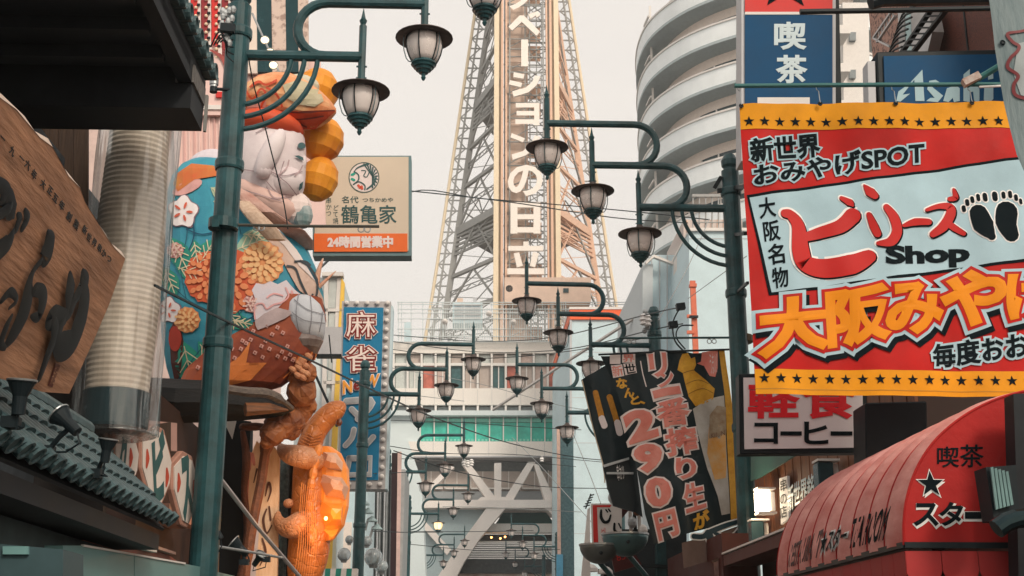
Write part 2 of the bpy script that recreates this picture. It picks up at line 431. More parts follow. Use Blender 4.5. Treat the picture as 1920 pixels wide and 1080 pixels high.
# elevator column
for sd in (-1, 1):
    for off, w_, m_ in ((0, .42, TC), (-.5, .2, TP), (-.85, .16, TP), (-1.15, .12, TG)):
        b = MB(); x = TX+sd*(COLW+off); b.sbox(x-w_/2, x+w_/2, 101.9, 102.3, 18, 92); b.build('column_rail', m_, tw)
    b = MB(); x = TX+sd*(COLW-.3); b.sbox(x-.3, x+.3, 102.5, 104, 18, 92); b.build('column_wall', TC, tw)
fr = Fr(st(TX, 101.5, 30), RT, UP); fr.root = tw; MW[tw.name] = MW[tw.name]
sgn = root('tower_sign_frame', 'tall lattice frame of beige panels behind the white characters up the tower centre', 'sign frame', None, M=fr.M); fr.root = sgn
z = 18; i = 0
while z < 86:
    b = MB(); b.sbox(TX-1.75, TX+.15, 103, 103.1, z, z+1.85); b.build('panel', TB, sgn)
    if i % 3: b = MB(); b.sbox(TX+.2, TX+1.5, 106.5, 106.6, z, z+1.5); b.build('panel', TP, sgn)
    z += 1.9; i += 1
b = MB(); z = 18; i = 0
while z < 86:
    for s_ in (102.4, 105.5): b.bar(st(TX-1.9, s_, z), st(TX+1.9, s_, z), .09); b.bar(st(TX+.2, s_, z+.7), st(TX+1.9, s_, z+.7), .06)
    b.bar(st(TX-1.9, 102.5, z), st(TX+1.9, 102.5, z+2.2), .07); b.bar(st(TX+1.9, 102.6, z), st(TX+.1, 102.6, z+2.2), .07)
    b.bar(st(TX+.2, 104, z), st(TX+1.5, 104, z+1.1), .07); b.bar(st(TX+1.5, 104, z), st(TX+.2, 104, z+1.1), .07)
    z += 2.2; i += 1
for x in (-1.9, -.1, .3, .9, 1.5, 1.9): b.bar(st(TX+x, 102.5, 18), st(TX+x, 102.5, 90), .1)
b.build('lattice', TG, sgn, kind='stuff')
WL = mat('white_sign_face', (.86,.80,.74), .5, var=0)
def boxframe(u0, v0, u1, v1, z):
    b = MB(); a, c = fr.uv(u0, v0), fr.uv(u1, v1)
    for p, q in (((a.x,a.y),(c.x,a.y)),((c.x,a.y),(c.x,c.y)),((c.x,c.y),(a.x,c.y)),((a.x,c.y),(a.x,a.y))): b.bar((*p, z), (*q, z), .08, .08, up=Vector((0,0,1)))
    b.build('character_frame', TG, sgn, local=True)
for ch, q in (('ノ', (958,-22,1000,20)), ('ョ', (968,198,1009,236)), ('の', (954,314,1015,368))):
    cf = root('sign_character', {'ノ': 'white slanting stroke character on the tower, cut by the top of the picture', 'ョ': 'small white character of three bars joined at right on the tower sign', 'の': 'round white looped character on the tower sign'}[ch], 'sign letter', None, 'white characters up the tower sign', M=fr.M)
    fr.root = cf; o = fr.text(ch, rquad(*q), .35, WL, fat=.03, name='letter_face')
fr.root = None
def tchar(label, polys):
    fr.root = root('sign_character', label, 'sign letter', None, 'white characters up the tower sign', M=fr.M)
    for p in polys: fr.poly(p, .3, WL, 'stroke', th=.25)
tchar('white angled character with two small marks on the tower sign', [[(953,53),(974,32),(982,32),(1012,62),(1006,70),(978,44),(960,60)], [(990,30),(1000,26),(1005,32),(995,38)], [(1001,26),(1008,24),(1013,31),(1006,36)]])
tchar('plain vertical white bar, third down on the tower sign', [[(977,77),(990,77),(990,127),(977,127)]])
tchar('white character with two short dashes and an upward sweep on the tower sign', [[(963,138),(983,142),(981,150),(962,147)], [(956,153),(979,158),(976,166),(954,161)], [(1003,144),(1013,146),(1006,162),(990,176),(963,184),(960,174),(985,167),(997,157)]])
tchar('white character with one dash above a low sweep, half hidden by a lamp', [[(959,252),(984,262),(980,269),(957,260)], [(1003,256),(1013,259),(1004,278),(985,294),(961,302),(959,292),(980,286),(996,270)]])
tchar('white square character with a middle bar on the tower sign', [[(957,381),(970,381),(970,440),(957,440)], [(1000,381),(1013,381),(1013,440),(1000,440)], [(970,381),(1000,381),(1000,391),(970,391)], [(970,404),(1000,404),(1000,413),(970,413)], [(970,428),(1000,428),(1000,438),(970,438)]])
tchar('lowest white character on the tower sign with two slanting legs over a base bar', [[(981,455),(991,455),(991,463),(1018,463),(1018,472),(953,472),(953,463),(981,463)], [(963,477),(973,475),(980,500),(969,503)], [(999,474),(1010,477),(1003,503),(993,500)], [(951,505),(1020,505),(1020,516),(951,516)]])
fr.root = sgn
for q in ((950,4,1016,68), (950,130,1016,188), (950,100,1016,120)): boxframe(*q, -.6)
# machinery box with a small dark horn at the column's foot, water tank
b = MB(); fr2 = Fr(st(TX, 101, 30), RT, UP); fr2.thing('machine_house', 'flat beige machine house wall at the foot of the tower column', 'building')
fr2.rect(946, 520, 1108, 566, 0, TB, 'wall', th=3); fr2.rect(1056, 541, 1066, 549, .1, GLASSD, 'vent', th=.1)
b = MB(); b.lathe([(.3,0),(.18,-.5)], fr2.p+fr2.M.to_3x3() @ fr2.uv(955, 541), axis=-S, seg=12); b.build('horn', BLACK, fr2.root)

# ================= long white building across the end of the street =================
f8 = front(900, 700, 88)
hall = f8.thing('office_building', 'long white building with window bands and green glass gallery across the street end', 'building')
BW = mat('white_cladding', (.84,.80,.75), .6, var=.03, scale=.5)
WB = mat('bluish_white_cladding', (.66,.75,.77), .6, var=.04, scale=.5)
def W8(u0, v0, u1, v1, z, m, name, th, fr=f8, **k): return fr.rect(u0, v0, u1, v1, z, m, name, th=th, **k)
W8(728, 641, 1140, 662, 0, BW, 'wall', 14); W8(728, 728, 1140, 759, 0, BW, 'wall', 14); W8(728, 772, 1140, 781, .5, WB, 'ledge', 14)
W8(728, 829, 1140, 857, .3, BW, 'wall', 3); W8(728, 662, 1140, 857, -1.2, mat('dim_interior', (.06,.08,.085), .5), 'interior', 12)
W8(728, 857, 1140, 860, .6, GREYP, 'ledge', 9)
WIN = [mat('window_blind_beige', (.50,.43,.39), .35, var=.06), mat('window_pale', (.56,.60,.58), .25, var=.08), mat('window_pink', (.58,.46,.42), .35, var=.08), mat('window_red_poster', (.52,.16,.12), .4, var=.3, scale=2), mat('window_teal_dark', (.05,.13,.14), .15, var=.3), mat('window_greyish', (.20,.23,.24), .2, var=.1)]
FR8 = mat('window_frame_white', (.78,.76,.73), .5, var=0)
u = 741; i = 0
while u < 1070:
    k = [1,0,1,1,0,2,1,0,1,2,1,0,2][i % 13]; W8(u, 664, u+21, 680, -.35, WIN[k], 'window', .1); W8(u-5, 662, u-1, 728, -.05, FR8, 'mullion', .4)
    k = [1,1,3,2,4,0,0,4,3,0,2,3,0][i % 13]; W8(u, 685, u+21, 727, -.35, WIN[k], 'window', .1)
    if i % 2: W8(u+9, 685, u+11, 727, -.25, FR8, 'mullion', .08)
    W8(u, 761, u+21, 771, -.35, WIN[5], 'window', .1); W8(u-5, 759, u-1, 772, -.05, FR8, 'mullion', .4)
    u += 26.3; i += 1
W8(728, 680, 1140, 685, -.1, FR8, 'transom', .3)
GRN = mat('green_glass', (.06,.50,.40), .15, var=.25, scale=1.5); GR2 = mat('green_glass_light', (.22,.66,.55), .2, var=.15)
u = 789; i = 0
while u < 1068:
    W8(u, 783, u+24, 790, -.3, GR2, 'window', .08); W8(u, 791, u+24, 829, -.3, GRN, 'window', .08); W8(u-2, 781, u, 829, -.1, FR8, 'mullion', .2)
    for j in range(3): W8(u+3+j*7, 822, u+7+j*7, 826, -.25, GR2, 'mark', .02)
    u += 26; i += 1
W8(728, 781, 787, 829, -.05, WB, 'wall', 1)
for u in range(760, 1070, 52): W8(u, 830, u+.7, 857, .31, GREYP, 'joint', .02)
for u in range(760, 1070, 27): W8(u, 729, u+.5, 758, .01, GREYP, 'joint', .02)
# under the overhang
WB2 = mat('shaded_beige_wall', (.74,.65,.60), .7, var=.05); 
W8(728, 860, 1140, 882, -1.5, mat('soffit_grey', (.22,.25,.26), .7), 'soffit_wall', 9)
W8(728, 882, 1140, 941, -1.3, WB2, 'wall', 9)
u = 786
while u < 1060:
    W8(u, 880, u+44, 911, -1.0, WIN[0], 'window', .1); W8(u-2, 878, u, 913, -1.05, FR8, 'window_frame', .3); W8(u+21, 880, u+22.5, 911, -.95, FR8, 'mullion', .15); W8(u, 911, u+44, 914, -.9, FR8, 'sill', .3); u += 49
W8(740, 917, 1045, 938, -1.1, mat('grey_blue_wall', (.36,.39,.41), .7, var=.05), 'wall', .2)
TLG = mat('pink_white_concrete', (.84,.78,.74), .7, var=.06, scale=.6)
gate = front(900, 900, 86).__class__; fg = front(900, 950, 85.5)
gt = fg.thing('tower_gateway', 'pale concrete tower base with crossing braces and an arched passage at street end', 'gateway')
def G(p, z, m, n, th): return fg.poly(p, z, m, n, th=th)
for p in ([(866,868),(880,868),(932,936),(914,938)], [(990,866),(1004,866),(962,938),(945,936)], [(927,868),(940,868),(940,936),(927,936)], [(1000,868),(1010,872),(1042,938),(1022,938)], [(790,925),(842,872),(852,876),(800,928)]): G(p, 0, TLG, 'brace', 1.)
G([(738,938),(1060,938),(1060,953),(738,953)], .3, TLG, 'beam', 2); G([(902,932),(955,932),(965,938),(895,938)], .1, TLG, 'node', 1)
G([(912,953),(948,953),(935,968),(900,1010),(870,1055),(852,1090),(815,1090),(862,1020),(890,983)], .2, TLG, 'arch_leg', 1.5)
G([(1020,953),(1060,953),(1060,985),(1046,978),(1028,958)], .2, TLG, 'arch_leg', 1.5)
G([(745,953),(912,953),(890,983),(862,1020),(815,1090),(738,1090)], -.8, mat('blue_grey_wall', (.40,.50,.53), .7, var=.06), 'wall', .3)
G([(772,965),(782,960),(846,1030),(838,1040)], -.2, TLG, 'brace', .4)
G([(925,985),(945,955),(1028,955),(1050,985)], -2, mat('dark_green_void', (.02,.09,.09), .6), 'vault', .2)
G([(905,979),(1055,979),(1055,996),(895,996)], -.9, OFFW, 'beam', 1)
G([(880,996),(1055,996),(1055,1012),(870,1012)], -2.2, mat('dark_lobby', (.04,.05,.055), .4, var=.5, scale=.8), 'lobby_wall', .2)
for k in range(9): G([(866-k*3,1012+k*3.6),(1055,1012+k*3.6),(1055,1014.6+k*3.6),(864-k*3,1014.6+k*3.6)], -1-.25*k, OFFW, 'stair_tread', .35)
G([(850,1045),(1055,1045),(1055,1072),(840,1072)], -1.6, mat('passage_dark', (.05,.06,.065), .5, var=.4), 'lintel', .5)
G([(840,1071),(1055,1071),(1055,1100),(830,1100)], -1.9, mat('bright_shop_front', (.8,.7,.62), .5, col2=(.45,.25,.2), scale=1.5), 'shop_front', .2)
WARM = mat('warm_bulb', (.9,.6,.3), .4, var=0, emit=(1,.45,.12), es=6)
for u, v in ((922,1005),(939,1007),(948,1004)): b = MB(); b.ball(fg.p+fg.M.to_3x3() @ (fg.uv(u, v)+Vector((0,0,-1))), .07, seg=8, rings=5); b.build('bulb', WARM, gt)
# roof railing screen
fr9 = front(900, 600, 87.5); rl = fr9.thing('roof_railing', 'white slatted railing screen along the roof of the white building', 'railing')
RL = mat('railing_pale', (.62,.68,.69), .5, var=.03)
for v in (566,570,579,586,597,616,630,640): fr9.rect(745, v, 1200, v+1.3, 0, RL, 'rail', th=.06)
u = 802
while u < 1068: fr9.rect(u, 577 if int(u) % 4 else 567, u+1.1, 641, -.1, RL, 'slat', th=.05); u += 3.3
for u in (746,752,770,792,830,870,1000,1060,1110,1150): fr9.rect(u, 565, u+1.6, 641, -.05, RL, 'post', th=.1)
for z, h_ in ((-2, 0),): 
    for v in (572,590,610,632): fr9.rect(744, v, 760, v+1, z, RL, 'rail', th=.06)
def boxthing(name, label, cat, f, u0, v0, u1, v1, dep, m, **k):
    r = f.thing(name, label, cat, **k); f.rect(u0, v0, u1, v1, 0, m, 'body', th=dep); return r
fq = front(800, 620, 89.5); boxthing('roof_unit', 'pale blue vent unit behind the roof railing beside the tower', 'air vent', fq, 848, 566, 905, 606, 2, PALEB)
for v in (571,577,583,589,595): fq.rect(852, v, 901, v+2.5, .12, GREYP, 'slat', th=.1)
fq.rect(857, 557, 868, 566, -.3, TB, 'flue', th=.6); fq.rect(887, 556, 894, 566, -.3, GREYP, 'flue', th=.4)
fq = front(760, 630, 90); boxthing('roof_unit', 'small grey vent unit at the left end of the roof railing', 'air vent', fq, 758, 604, 771, 641, 1.2, PALEB)
# floodlights along the roof
for k, (u, v) in enumerate(((834,603),(917,588),(988,584),(1045,606),(963,604))):
    p = atS(u, v, 87); o = root('floodlight', ['round white roof floodlight by the left tower edge', 'round roof floodlight under the tower left lattice', 'roof floodlight below the tower column', 'roof floodlight near the orange topped building', 'roof floodlight between the railing and hanging lamp'][k], 'floodlight', p, 'floodlights along the roof railing')
    b = MB(); b.lathe([(.05,.25),(.16,.1),(.22,-.02),(.2,-.05)], p, axis=-S, seg=12); b.build('lamp_head', OFFW, o); b = MB(); b.bar(p+UP*-.5, p, .06); b.build('bracket', STEEL, o)

# ================= pale building with orange top =================
f7 = front(1130, 700, 70); r7 = f7.thing('corner_building', 'pale blue box building with orange band along its roof', 'building')
f7.rect(1070, 600, 1203, 1120, 0, PALEB, 'wall', th=15); f7.rect(1068, 581, 1204, 600, .15, mat('orange_fascia', (.85,.14,.045), .5, var=.05), 'fascia', th=15.3); f7.rect(1067, 577, 1205, 581.5, .2, OFFW, 'coping', th=15.4)
for v in (660, 745, 830, 915, 1000): f7.rect(1071, v, 1203, v+1, .01, GREYP, 'joint', th=.05)
f7.rect(1068, 600, 1072, 1110, .1, GREYP, 'downpipe', th=.1)
# teal column and pink downpipe beside it
fc = front(1060, 950, 60); rc = fc.thing('concrete_pillar', 'weathered teal grey square pillar left of the pale blue wall', 'pillar')
fc.poly([(1050,812),(1075,812),(1077,1100),(1052,1100)], 0, mat('weathered_teal_concrete', (.12,.21,.23), .8, col2=(.05,.11,.13), scale=1.4, stretch=(6,6,.35), bump=.3), 'shaft', th=.7)
fc.poly([(1044,800),(1050,800),(1052,1100),(1046,1100)], .05, mat('pink_pipe', (.68,.46,.38), .6), 'pipe', th=.2)
fc.rect(1043, 1040, 1055, 1100, .2, mat('blue_cloth', (.10,.34,.52), .6), 'cover', th=.15)

# ================= round fronted block of flats =================
fl = root('apartment_building', 'rounded apartment tower with stacked curved pale balconies, right of the steel tower', 'building', st(17, 70, 0))
path = smoothpts([Vector((12.4,83,0)), Vector((11.6,80,0)), Vector((11.2,76,0)), Vector((11.6,72.4,0)), Vector((13.3,69.0,0)), Vector((16.2,66.4,0)), Vector((19,65.3,0)), Vector((21.8,65.3,0)), Vector((23.4,65.9,0)), Vector((24.2,67.3,0)), Vector((24.4,70,0))], 5)
def offp(i, d):
    a = (path[min(i+1, len(path)-1)]-path[max(i-1, 0)]).normalized(); return path[i]+Vector((-a.y, a.x, 0))*-d
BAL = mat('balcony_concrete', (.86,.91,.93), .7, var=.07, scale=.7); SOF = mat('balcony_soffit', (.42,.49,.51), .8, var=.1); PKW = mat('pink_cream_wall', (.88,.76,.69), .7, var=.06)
floor_h = 2.82; ztop = 40.42
for k in range(11):
    z = ztop-floor_h*k
    def ring(d, zz): return [st(offp(i, d).x, offp(i, d).y, zz) for i in range(len(path))]
    n = len(path)
    b = MB(); ro, ri, to, ti = ring(0, z-1.3), ring(-.18, z-1.3), ring(0, z), ring(-.18, z)
    b.v = ro+to+ti+ri
    for i in range(n-1): b.f += [[i, i+1, n+i+1, n+i], [n+i, n+i+1, 2*n+i+1, 2*n+i], [2*n+i, 2*n+i+1, 3*n+i+1, 3*n+i], [3*n+i, 3*n+i+1, i+1, i]]
    b.build('balcony_parapet', BAL, fl, smooth=False)
    b = MB(); lip, lip2 = ring(.07, z+.0), ring(.07, z-.12); a_ = ring(-.01, z+.002); 
    b.v = lip+lip2+ring(.005, z-.12); b.v += [p+UP*.01 for p in ring(.0, z)]
    for i in range(n-1): b.f += [[i, i+1, n+i+1, n+i], [n+i, n+i+1, 2*n+i+1, 2*n+i], [i, i+1, 3*n+i+1, 3*n+i]]
    b.build('coping', OFFW, fl)
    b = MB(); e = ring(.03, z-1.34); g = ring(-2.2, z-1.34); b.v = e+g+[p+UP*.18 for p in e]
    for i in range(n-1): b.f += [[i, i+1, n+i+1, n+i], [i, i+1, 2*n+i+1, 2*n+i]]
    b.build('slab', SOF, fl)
    b = MB(); wv = ring(-1.35, z-1.3); wt = [p+UP*floor_h for p in wv]; b.v = wv+wt
    for i in range(n-1): b.f.append([i, i+1, n+i+1, n+i])
    b.build('wall', PKW, fl)
    for i0, i1 in ((19, 24), (26, 31), (33, 37), (9, 13), (3, 7), (14, 17), (38, 42)):
        b = MB(); p0 = ring(-1.3, z+.1); p1 = ring(-1.3, z+.85)
        b.v = p0+p1
        for i in range(i0, i1): b.f.append([i, i+1, n+i+1, n+i])
        b.build('window', GLASSD, fl)
        for i in (i0, (i0+i1)//2, i1):
            b = MB(); b.bar(ring(-1.25, z+.1)[i], ring(-1.25, z+.85)[i], .09); b.build('window_frame', OFFW, fl)
    for i in (17, 25, 32, 40):
        if i < n: b = MB(); q = ring(-.25, z); q2 = ring(-1.35, z); b.add([q[i]-UP*1.0, q2[i]-UP*1.0, q2[i]+UP*.75, q[i]+UP*.35], [(0,1,2,3)]); b.prism(b.v[:4], S*.08); b.build('divider', WHITE, fl)
    if k % 1 == 0:
        b = MB(); q = ring(-.95, z+.6); b.bar(ring(-.4, z-1.3)[13], ring(-.4, z+1.6)[13], .13); b.bar(ring(-.3, z+.9)[13], ring(-.3, z+.9)[11], .12); b.build('drainpipe', OFFW, fl)
# crown of the flats
b = MB(); rr = [st(offp(i, -3).x, offp(i, -3).y, ztop+1.6) for i in range(len(path))]+[st(21, 88, ztop+1.6)]; b.prism(rr, UP*2); b.build('penthouse', PALEB, fl)
b = MB(); rr = [st(offp(i, -1.6).x, offp(i, -1.6).y, 0) for i in range(len(path))]+[st(23, 88, 0)]; b.prism(rr, UP*41.5); b.build('core', PKW, fl)
# lattice of rooms further right, behind the blue signs
fk = front(1620, 100, 60); rk = fk.thing('stair_tower', 'white stairwell tower of small landings beside the curved balconies', 'building')
fk.poly([(1600,-30),(1650,-30),(1655,240),(1604,240)], -2, OFFW, 'wall', th=4)
for v in (38, 110, 180): fk.rect(1572, v, 1600, v+16, -.5, OFFW, 'landing', th=1.4); fk.rect(1612, v-8, 1624, v+8, -1.8, WIN[5], 'window', th=.2)

# ================= pale wall building in front of the flats =================
f4 = front(1340, 700, 42); r4 = f4.thing('plain_building', 'windowless pale blue wall right behind the first right lamp post', 'building')
f4.rect(1292, 434, 1500, 1150, 0, PALEB, 'wall', th=10); f4.rect(1291, 429, 1500, 434.5, .12, OFFW, 'coping', th=10.1)
for v in (447,): f4.rect(1293, v, 1500, v+1, .02, GREYP, 'joint', th=.04)
f4.poly([(1300,360),(1388,360),(1388,365),(1300,365)], -.2, TG, 'rail', th=.1)
for u in (1301,1313,1325,1337,1349,1361,1373,1385): f4.rect(u, 362, u+2, 430, -.25, TG, 'post', th=.08)
for v in (392, 412): f4.rect(1300, v, 1388, v+1.6, -.2, TG, 'rail', th=.06)
f4.rect(1304, 368, 1420, 430, -2.5, mat('ribbed_beige_wall', (.52,.45,.42), .7, var=.1, stretch=(9,.1,.1)), 'penthouse', th=4)
for u in range(1310, 1400, 12): f4.rect(u, 368, u+1.2, 430, -2.46, TP, 'rib', th=.08)
f5 = front(1250, 700, 46); r5 = f5.thing('grey_building', 'grey panelled building edge below the curved balconies', 'building')
GW = mat('grey_pale_wall', (.52,.56,.58), .7, var=.05)
f5.rect(1203, 500, 1222, 1100, .3, GW, 'wall', th=8); f5.rect(1222, 478, 1290, 1100, 0, PALEB, 'wall', th=8); f5.rect(1268, 478, 1292, 1100, .5, GREYP, 'column', th=3)
for u in (1221, 1236, 1250): f5.rect(u, 480, u+1.5, 1090, .08, GREYP, 'joint', th=.1)
f5.poly([(1206,500),(1222,486),(1262,502),(1262,506),(1222,491),(1208,504)], .6, OFFW, 'truss', th=.2)
for p in ([(1258,500),(1294,500),(1294,503),(1258,503)], [(1258,522),(1294,522),(1294,526),(1258,526)], [(1258,503),(1261,503),(1261,522),(1258,522)], [(1291,503),(1294,503),(1294,522),(1291,522)]): f5.poly(p, 1.4, OFFW, 'balcony_frame', th=.8)
# orange riser
fo = front(1300, 650, 38); ro_ = fo.thing('orange_riser', 'orange steel riser bolted upright on the pale blue wall', 'riser')
OR = mat('orange_steel', (.62,.16,.09), .5, var=.15)
fo.poly([(1294,526),(1304,526),(1311,680),(1301,680)], 0, OR, 'channel', th=.12); fo.rect(1293, 532, 1306, 538, .05, OR, 'clamp', th=.2)
for v in (590, 620): fo.rect(1288, v, 1302, v+6, .04, OR, 'bracket', th=.1)
fo.rect(1292, 593, 1308, 597, .12, BLACK, 'strap', th=.1)
# ================= street lamps =================
GLS = mat('frosted_lamp_glass', (.90,.82,.79), .28, var=.06, scale=3, trans=.3, coat=.3)
GLIT = mat('lit_lamp_glass', (.9,.7,.45), .3, var=0, emit=(1,.72,.36), es=1.6)
GLG = mat('guard_wire_metal', (.10,.14,.15), .3, .5)  # plain grey metal of the outer guard wires
def lamp_proto():
    r = root('street_lamp', 'proto', 'street lamp', (0,0,0), 'teal street lamps with three hanging lanterns')
    b = MB(); b.lathe([(.19,0),(.19,.5),(.15,.55),(.128,.9),(.12,4.2),(.118,4.25),(.112,7.64),(.08,7.66),(.08,7.68),(.105,7.71),(.11,7.78),(.07,7.86),(0,7.88)], (0,0,0), seg=20); b.build('pole', PAINT, r, smooth=False)
    for z in (4.3, 6.0, 7.35): b = MB(); b.lathe([(.128,-.05),(.135,-.03),(.135,.03),(.128,.05)], (0,0,z), seg=20); b.build('collar', PAINT, r)
    st_x, st_z = (1.19, 1.78, 2.36), (7.13, 7.70, 8.29)
    def semi(cx, z0, x0, x1):
        rr = (st_z[1]-st_z[0])/2; p = [(x0, 0, z0), (cx+.05, 0, z0)]
        for i in range(1, 12): a = -math.pi/2-math.pi*i/12; p.append((cx+rr*math.cos(a), 0, z0+rr+rr*math.sin(a)))
        return p+[(cx, 0, z0+2*rr), (x1, 0, z0+2*rr)]
    b = MB(); b.tube([(.05,0,7.13),(1.19,0,7.13)], .052, 10); b.build('arm', PAINT, r)
    b = MB(); b.tube(semi(.85, 7.13, 1.1, 1.78), .048, 10); b.build('arm', PAINT, r)
    b = MB(); b.tube(semi(1.22, 7.70, 1.6, 2.36), .046, 10); b.build('arm', PAINT, r)
    for rad in (.77, .645, .52):
        b = MB(); b.tube([(rad*(1-math.cos(R(90*i/12))) if 0 else .0+rad*math.sin(R(90*i/12)), 0, 7.13-rad*math.cos(R(90*i/12))*1.0) for i in range(13)], .025, 8); b.build('brace', PAINT, r)
    for x, z in zip(st_x, st_z):
        b = MB(); b.lathe([(.036,-.27),(.036,.33),(.02,.335),(.03,.36),(.038,.385),(.022,.41),(0,.53)], (x,0,z), seg=8); stem = b.build('lantern_stem', PAINT, r)
        b = MB()
        for dz in (-.22, -.10): b.bar((x-.05,0,z+dz), (x+.05,0,z+dz), .014)
        b.build('bolt', PAINT, stem, kind='stuff')
        b = MB(); b.lathe([(.038,-.24),(.045,-.262),(.06,-.28),(.10,-.305),(.15,-.325),(.275,-.352),(.278,-.362),(.16,-.352),(.10,-.345)], (x,0,z), seg=24); hat = b.build('lantern_hat', HAT, r, smooth=True)
        b = MB(); b.lathe([(.16,-.352),(.172,-.40),(.172,-.45),(.160,-.51),(.138,-.57),(.112,-.62)], (x,0,z), seg=24); b.build('glass', GLS, hat, smooth=True)
        b = MB()
        for j in range(6):
            a = 2*math.pi*(j+.25)/6; b.tube([(x+q*math.cos(a), q*math.sin(a), z+h) for q, h in ((.168,-.352),(.179,-.40),(.178,-.45),(.166,-.51),(.144,-.57),(.116,-.625))], .008, 4)
        b.build('cage', BLACK, hat)
        b = MB()
        for j in range(3):
            a = 2*math.pi*(j+.5)/3+.3; b.tube([(x+q*math.cos(a), q*math.sin(a), z+h) for q, h in ((.20,-.36),(.206,-.44),(.197,-.52),(.172,-.60),(.15,-.625),(.125,-.63))], .0055, 5)
        b.build('guard_wire', GLG, hat, kind='stuff')
        b = MB(); b.lathe([(.116,-.615),(.124,-.64),(.108,-.655),(.100,-.672),(.085,-.678),(.076,-.70),(.058,-.705),(.045,-.73),(.024,-.735),(.018,-.76),(.024,-.775),(.012,-.80),(0,-.81)], (x,0,z), seg=16); b.build('finial', PAINT, hat)
        b = MB(); b.ball((x,0,z-.43), .045, .045, .07, 8, 6); b.build('bulb', OFFW, hat)
    return r
lp = lamp_proto()
def lamp_at(u, v, side, first=None):
    d = ray(u, v); t = (7.13-EYE)/d.z; p = C0+d*t; p.z = 0
    return Matrix.Translation(p) @ Matrix.Rotation(YAW+(math.pi if side > 0 else 0), 4, 'Z')
spots = [(1372,391,1,'first street lamp on the right, its ball topped post beside the red banner'),
 (444,103,-1,'nearest and largest street lamp, its post crossing the painted figure at left'),
 (1229,648,1,'second street lamp on the right, partly behind the black price banner'),
 (1157,774,1,'street lamp whose post is hidden behind the black price banner'),
 (681,738,-1,'street lamp whose post crosses the blue sign of Japanese characters'),
 (727,885,-1,'street lamp just right of the blue sign, its arms overlapping wires'),
 (765,963,-1,'street lamp with one lantern lit, before the pale end building'),
 (792,1041,-1,'small far street lamp low at the left of the arched passage'),
 (1045,1025,1,'far street lamp on the right before the arched passage'),
 (1019,1062,1,'farthest street lamp low in front of the passage lintel')]
LAMP = []
for i, (u, v, sd, lab) in enumerate(spots):
    M = lamp_at(u, v, sd)
    if i > 1: M = M @ Matrix.Rotation(R([.12,-.15,.1,-.12,.18,-.12][i % 6]), 4, 'Y') @ Matrix.Rotation(R([1.5,-2,2.5,-1,1.8,-2.4][i % 6]), 4, 'Z')
    if i == 0: lp.matrix_world = M; lp['label'] = lab; o = lp
    else: o = copy_tree(lp, M, lab)
    LAMP.append(o); MW[o.name] = M
# the lit lantern
hats = sorted([c for c in LAMP[6].children if c.name.startswith('lantern_hat')], key=lambda c: c.name)
for c in hats[0].children:
    if c.name.startswith('glass'): c.data = c.data.copy(); c.data.materials[0] = GLIT
# a closer row behind, small: lamps glimpsed inside the passage are left to the far ones above
# ================= right side of the street =================
GRAN = mat('red_granite', (.17,.055,.04), .6, col2=(.045,.02,.018), scale=70, thr=(.35,.6))
GRAN2 = mat('pink_speckled_render', (.42,.25,.20), .7, col2=(.10,.06,.055), scale=22, thr=(.42,.5))
b = MB(); b.sbox(4.9, 12, 9, 13.9, 0, 17); g_ = root('granite_building', 'red speckled granite building above the blue signs at right', 'building', st(3.4,6,0)); b.build('wall', GRAN, g_)
b = MB(); b.sbox(4.88, 4.895, 12.6, 13.88, 4.5, 17); b.build('render_panel', GRAN2, g_)
b = MB(); b.sbox(4.89, 4.905, 11.2, 11.23, 4.5, 17); b.sbox(4.89, 4.905, 10.5, 10.53, 4.5, 17); b.build('joint', BLACK, g_, kind='stuff')
fw = Fr(st(4.82, 12, 8), -S, UP); fw.root = g_
fwT = fw.thing('fire_ladder', 'steel ladder and ducts crossing the granite wall above the wide blue sign', 'ladder')
AL = mat('aluminium_duct', (.42,.42,.42), .35, .5, var=.15)
for i, (u0, u1) in enumerate(((1700,1712),(1714,1724),(1725,1731))): fw.poly([(u0,18),(u1,18),(u1+3,110),(u0+3,110)], .1, AL if i != 1 else mat('cyan_plastic_pipe', (.45,.65,.68), .4), 'duct', th=.1)
fw.poly([(1733,18),(1762,18),(1770,60),(1758,110),(1738,110)], .12, AL, 'duct', th=.12)
for a, c in (((1832,20),(1760,108)), ((1802,20),(1738,108))):
    b = MB(); b.bar(fw.uv(*a)+Vector((0,0,.3)), fw.uv(*c)+Vector((0,0,.3)), .03, .05, up=Vector((0,0,1))); b.build('ladder_rail', BLACK, fwT, local=True)
for i in range(8):
    t = i/8; b = MB(); b.bar(fw.uv(1832-72*t, 20+88*t)+Vector((0,0,.3)), fw.uv(1802-64*t, 20+88*t)+Vector((0,0,.3)), .018, .05, up=Vector((0,0,1))); b.build('rung', BLACK, fwT, local=True)
    b = MB(); b.tube([fw.uv(1778-40*t*.8+x, 20+88*t+y)+Vector((0,0,.45)) for x, y in ((24,-8),(8,-2),(-4,10),(-12,30))], .012, 5); b.build('hoop', BLACK, fwT, local=True)
for a, c in (((1717,20),(1679,72)), ((1722,30),(1686,80)), ((1679,72),(1712,88))):
    b = MB(); b.bar(fw.uv(*a)+Vector((0,0,.25)), fw.uv(*c)+Vector((0,0,.25)), .02, .03, up=Vector((0,0,1))); b.build('handrail', AL, fwT, local=True)
for i in range(7):
    t = i/7; u, v = 1717-38*t, 20+52*t; b = MB(); b.bar(fw.uv(u, v)+Vector((0,0,.25)), fw.uv(u+1, v+16)+Vector((0,0,.25)), .012, .012, up=Vector((0,0,1))); b.build('baluster', AL, fwT, local=True)

b = MB(); b.sbox(3.52, 4.88, 4.6, 9.38, 0, 3.05); lb = root('low_shop_block', 'low shop block that carries the red barrel awning', 'shop', st(4.2,7,0)); b.build('wall', mat('maroon_wall', (.10,.035,.028), .7, var=.3), lb)
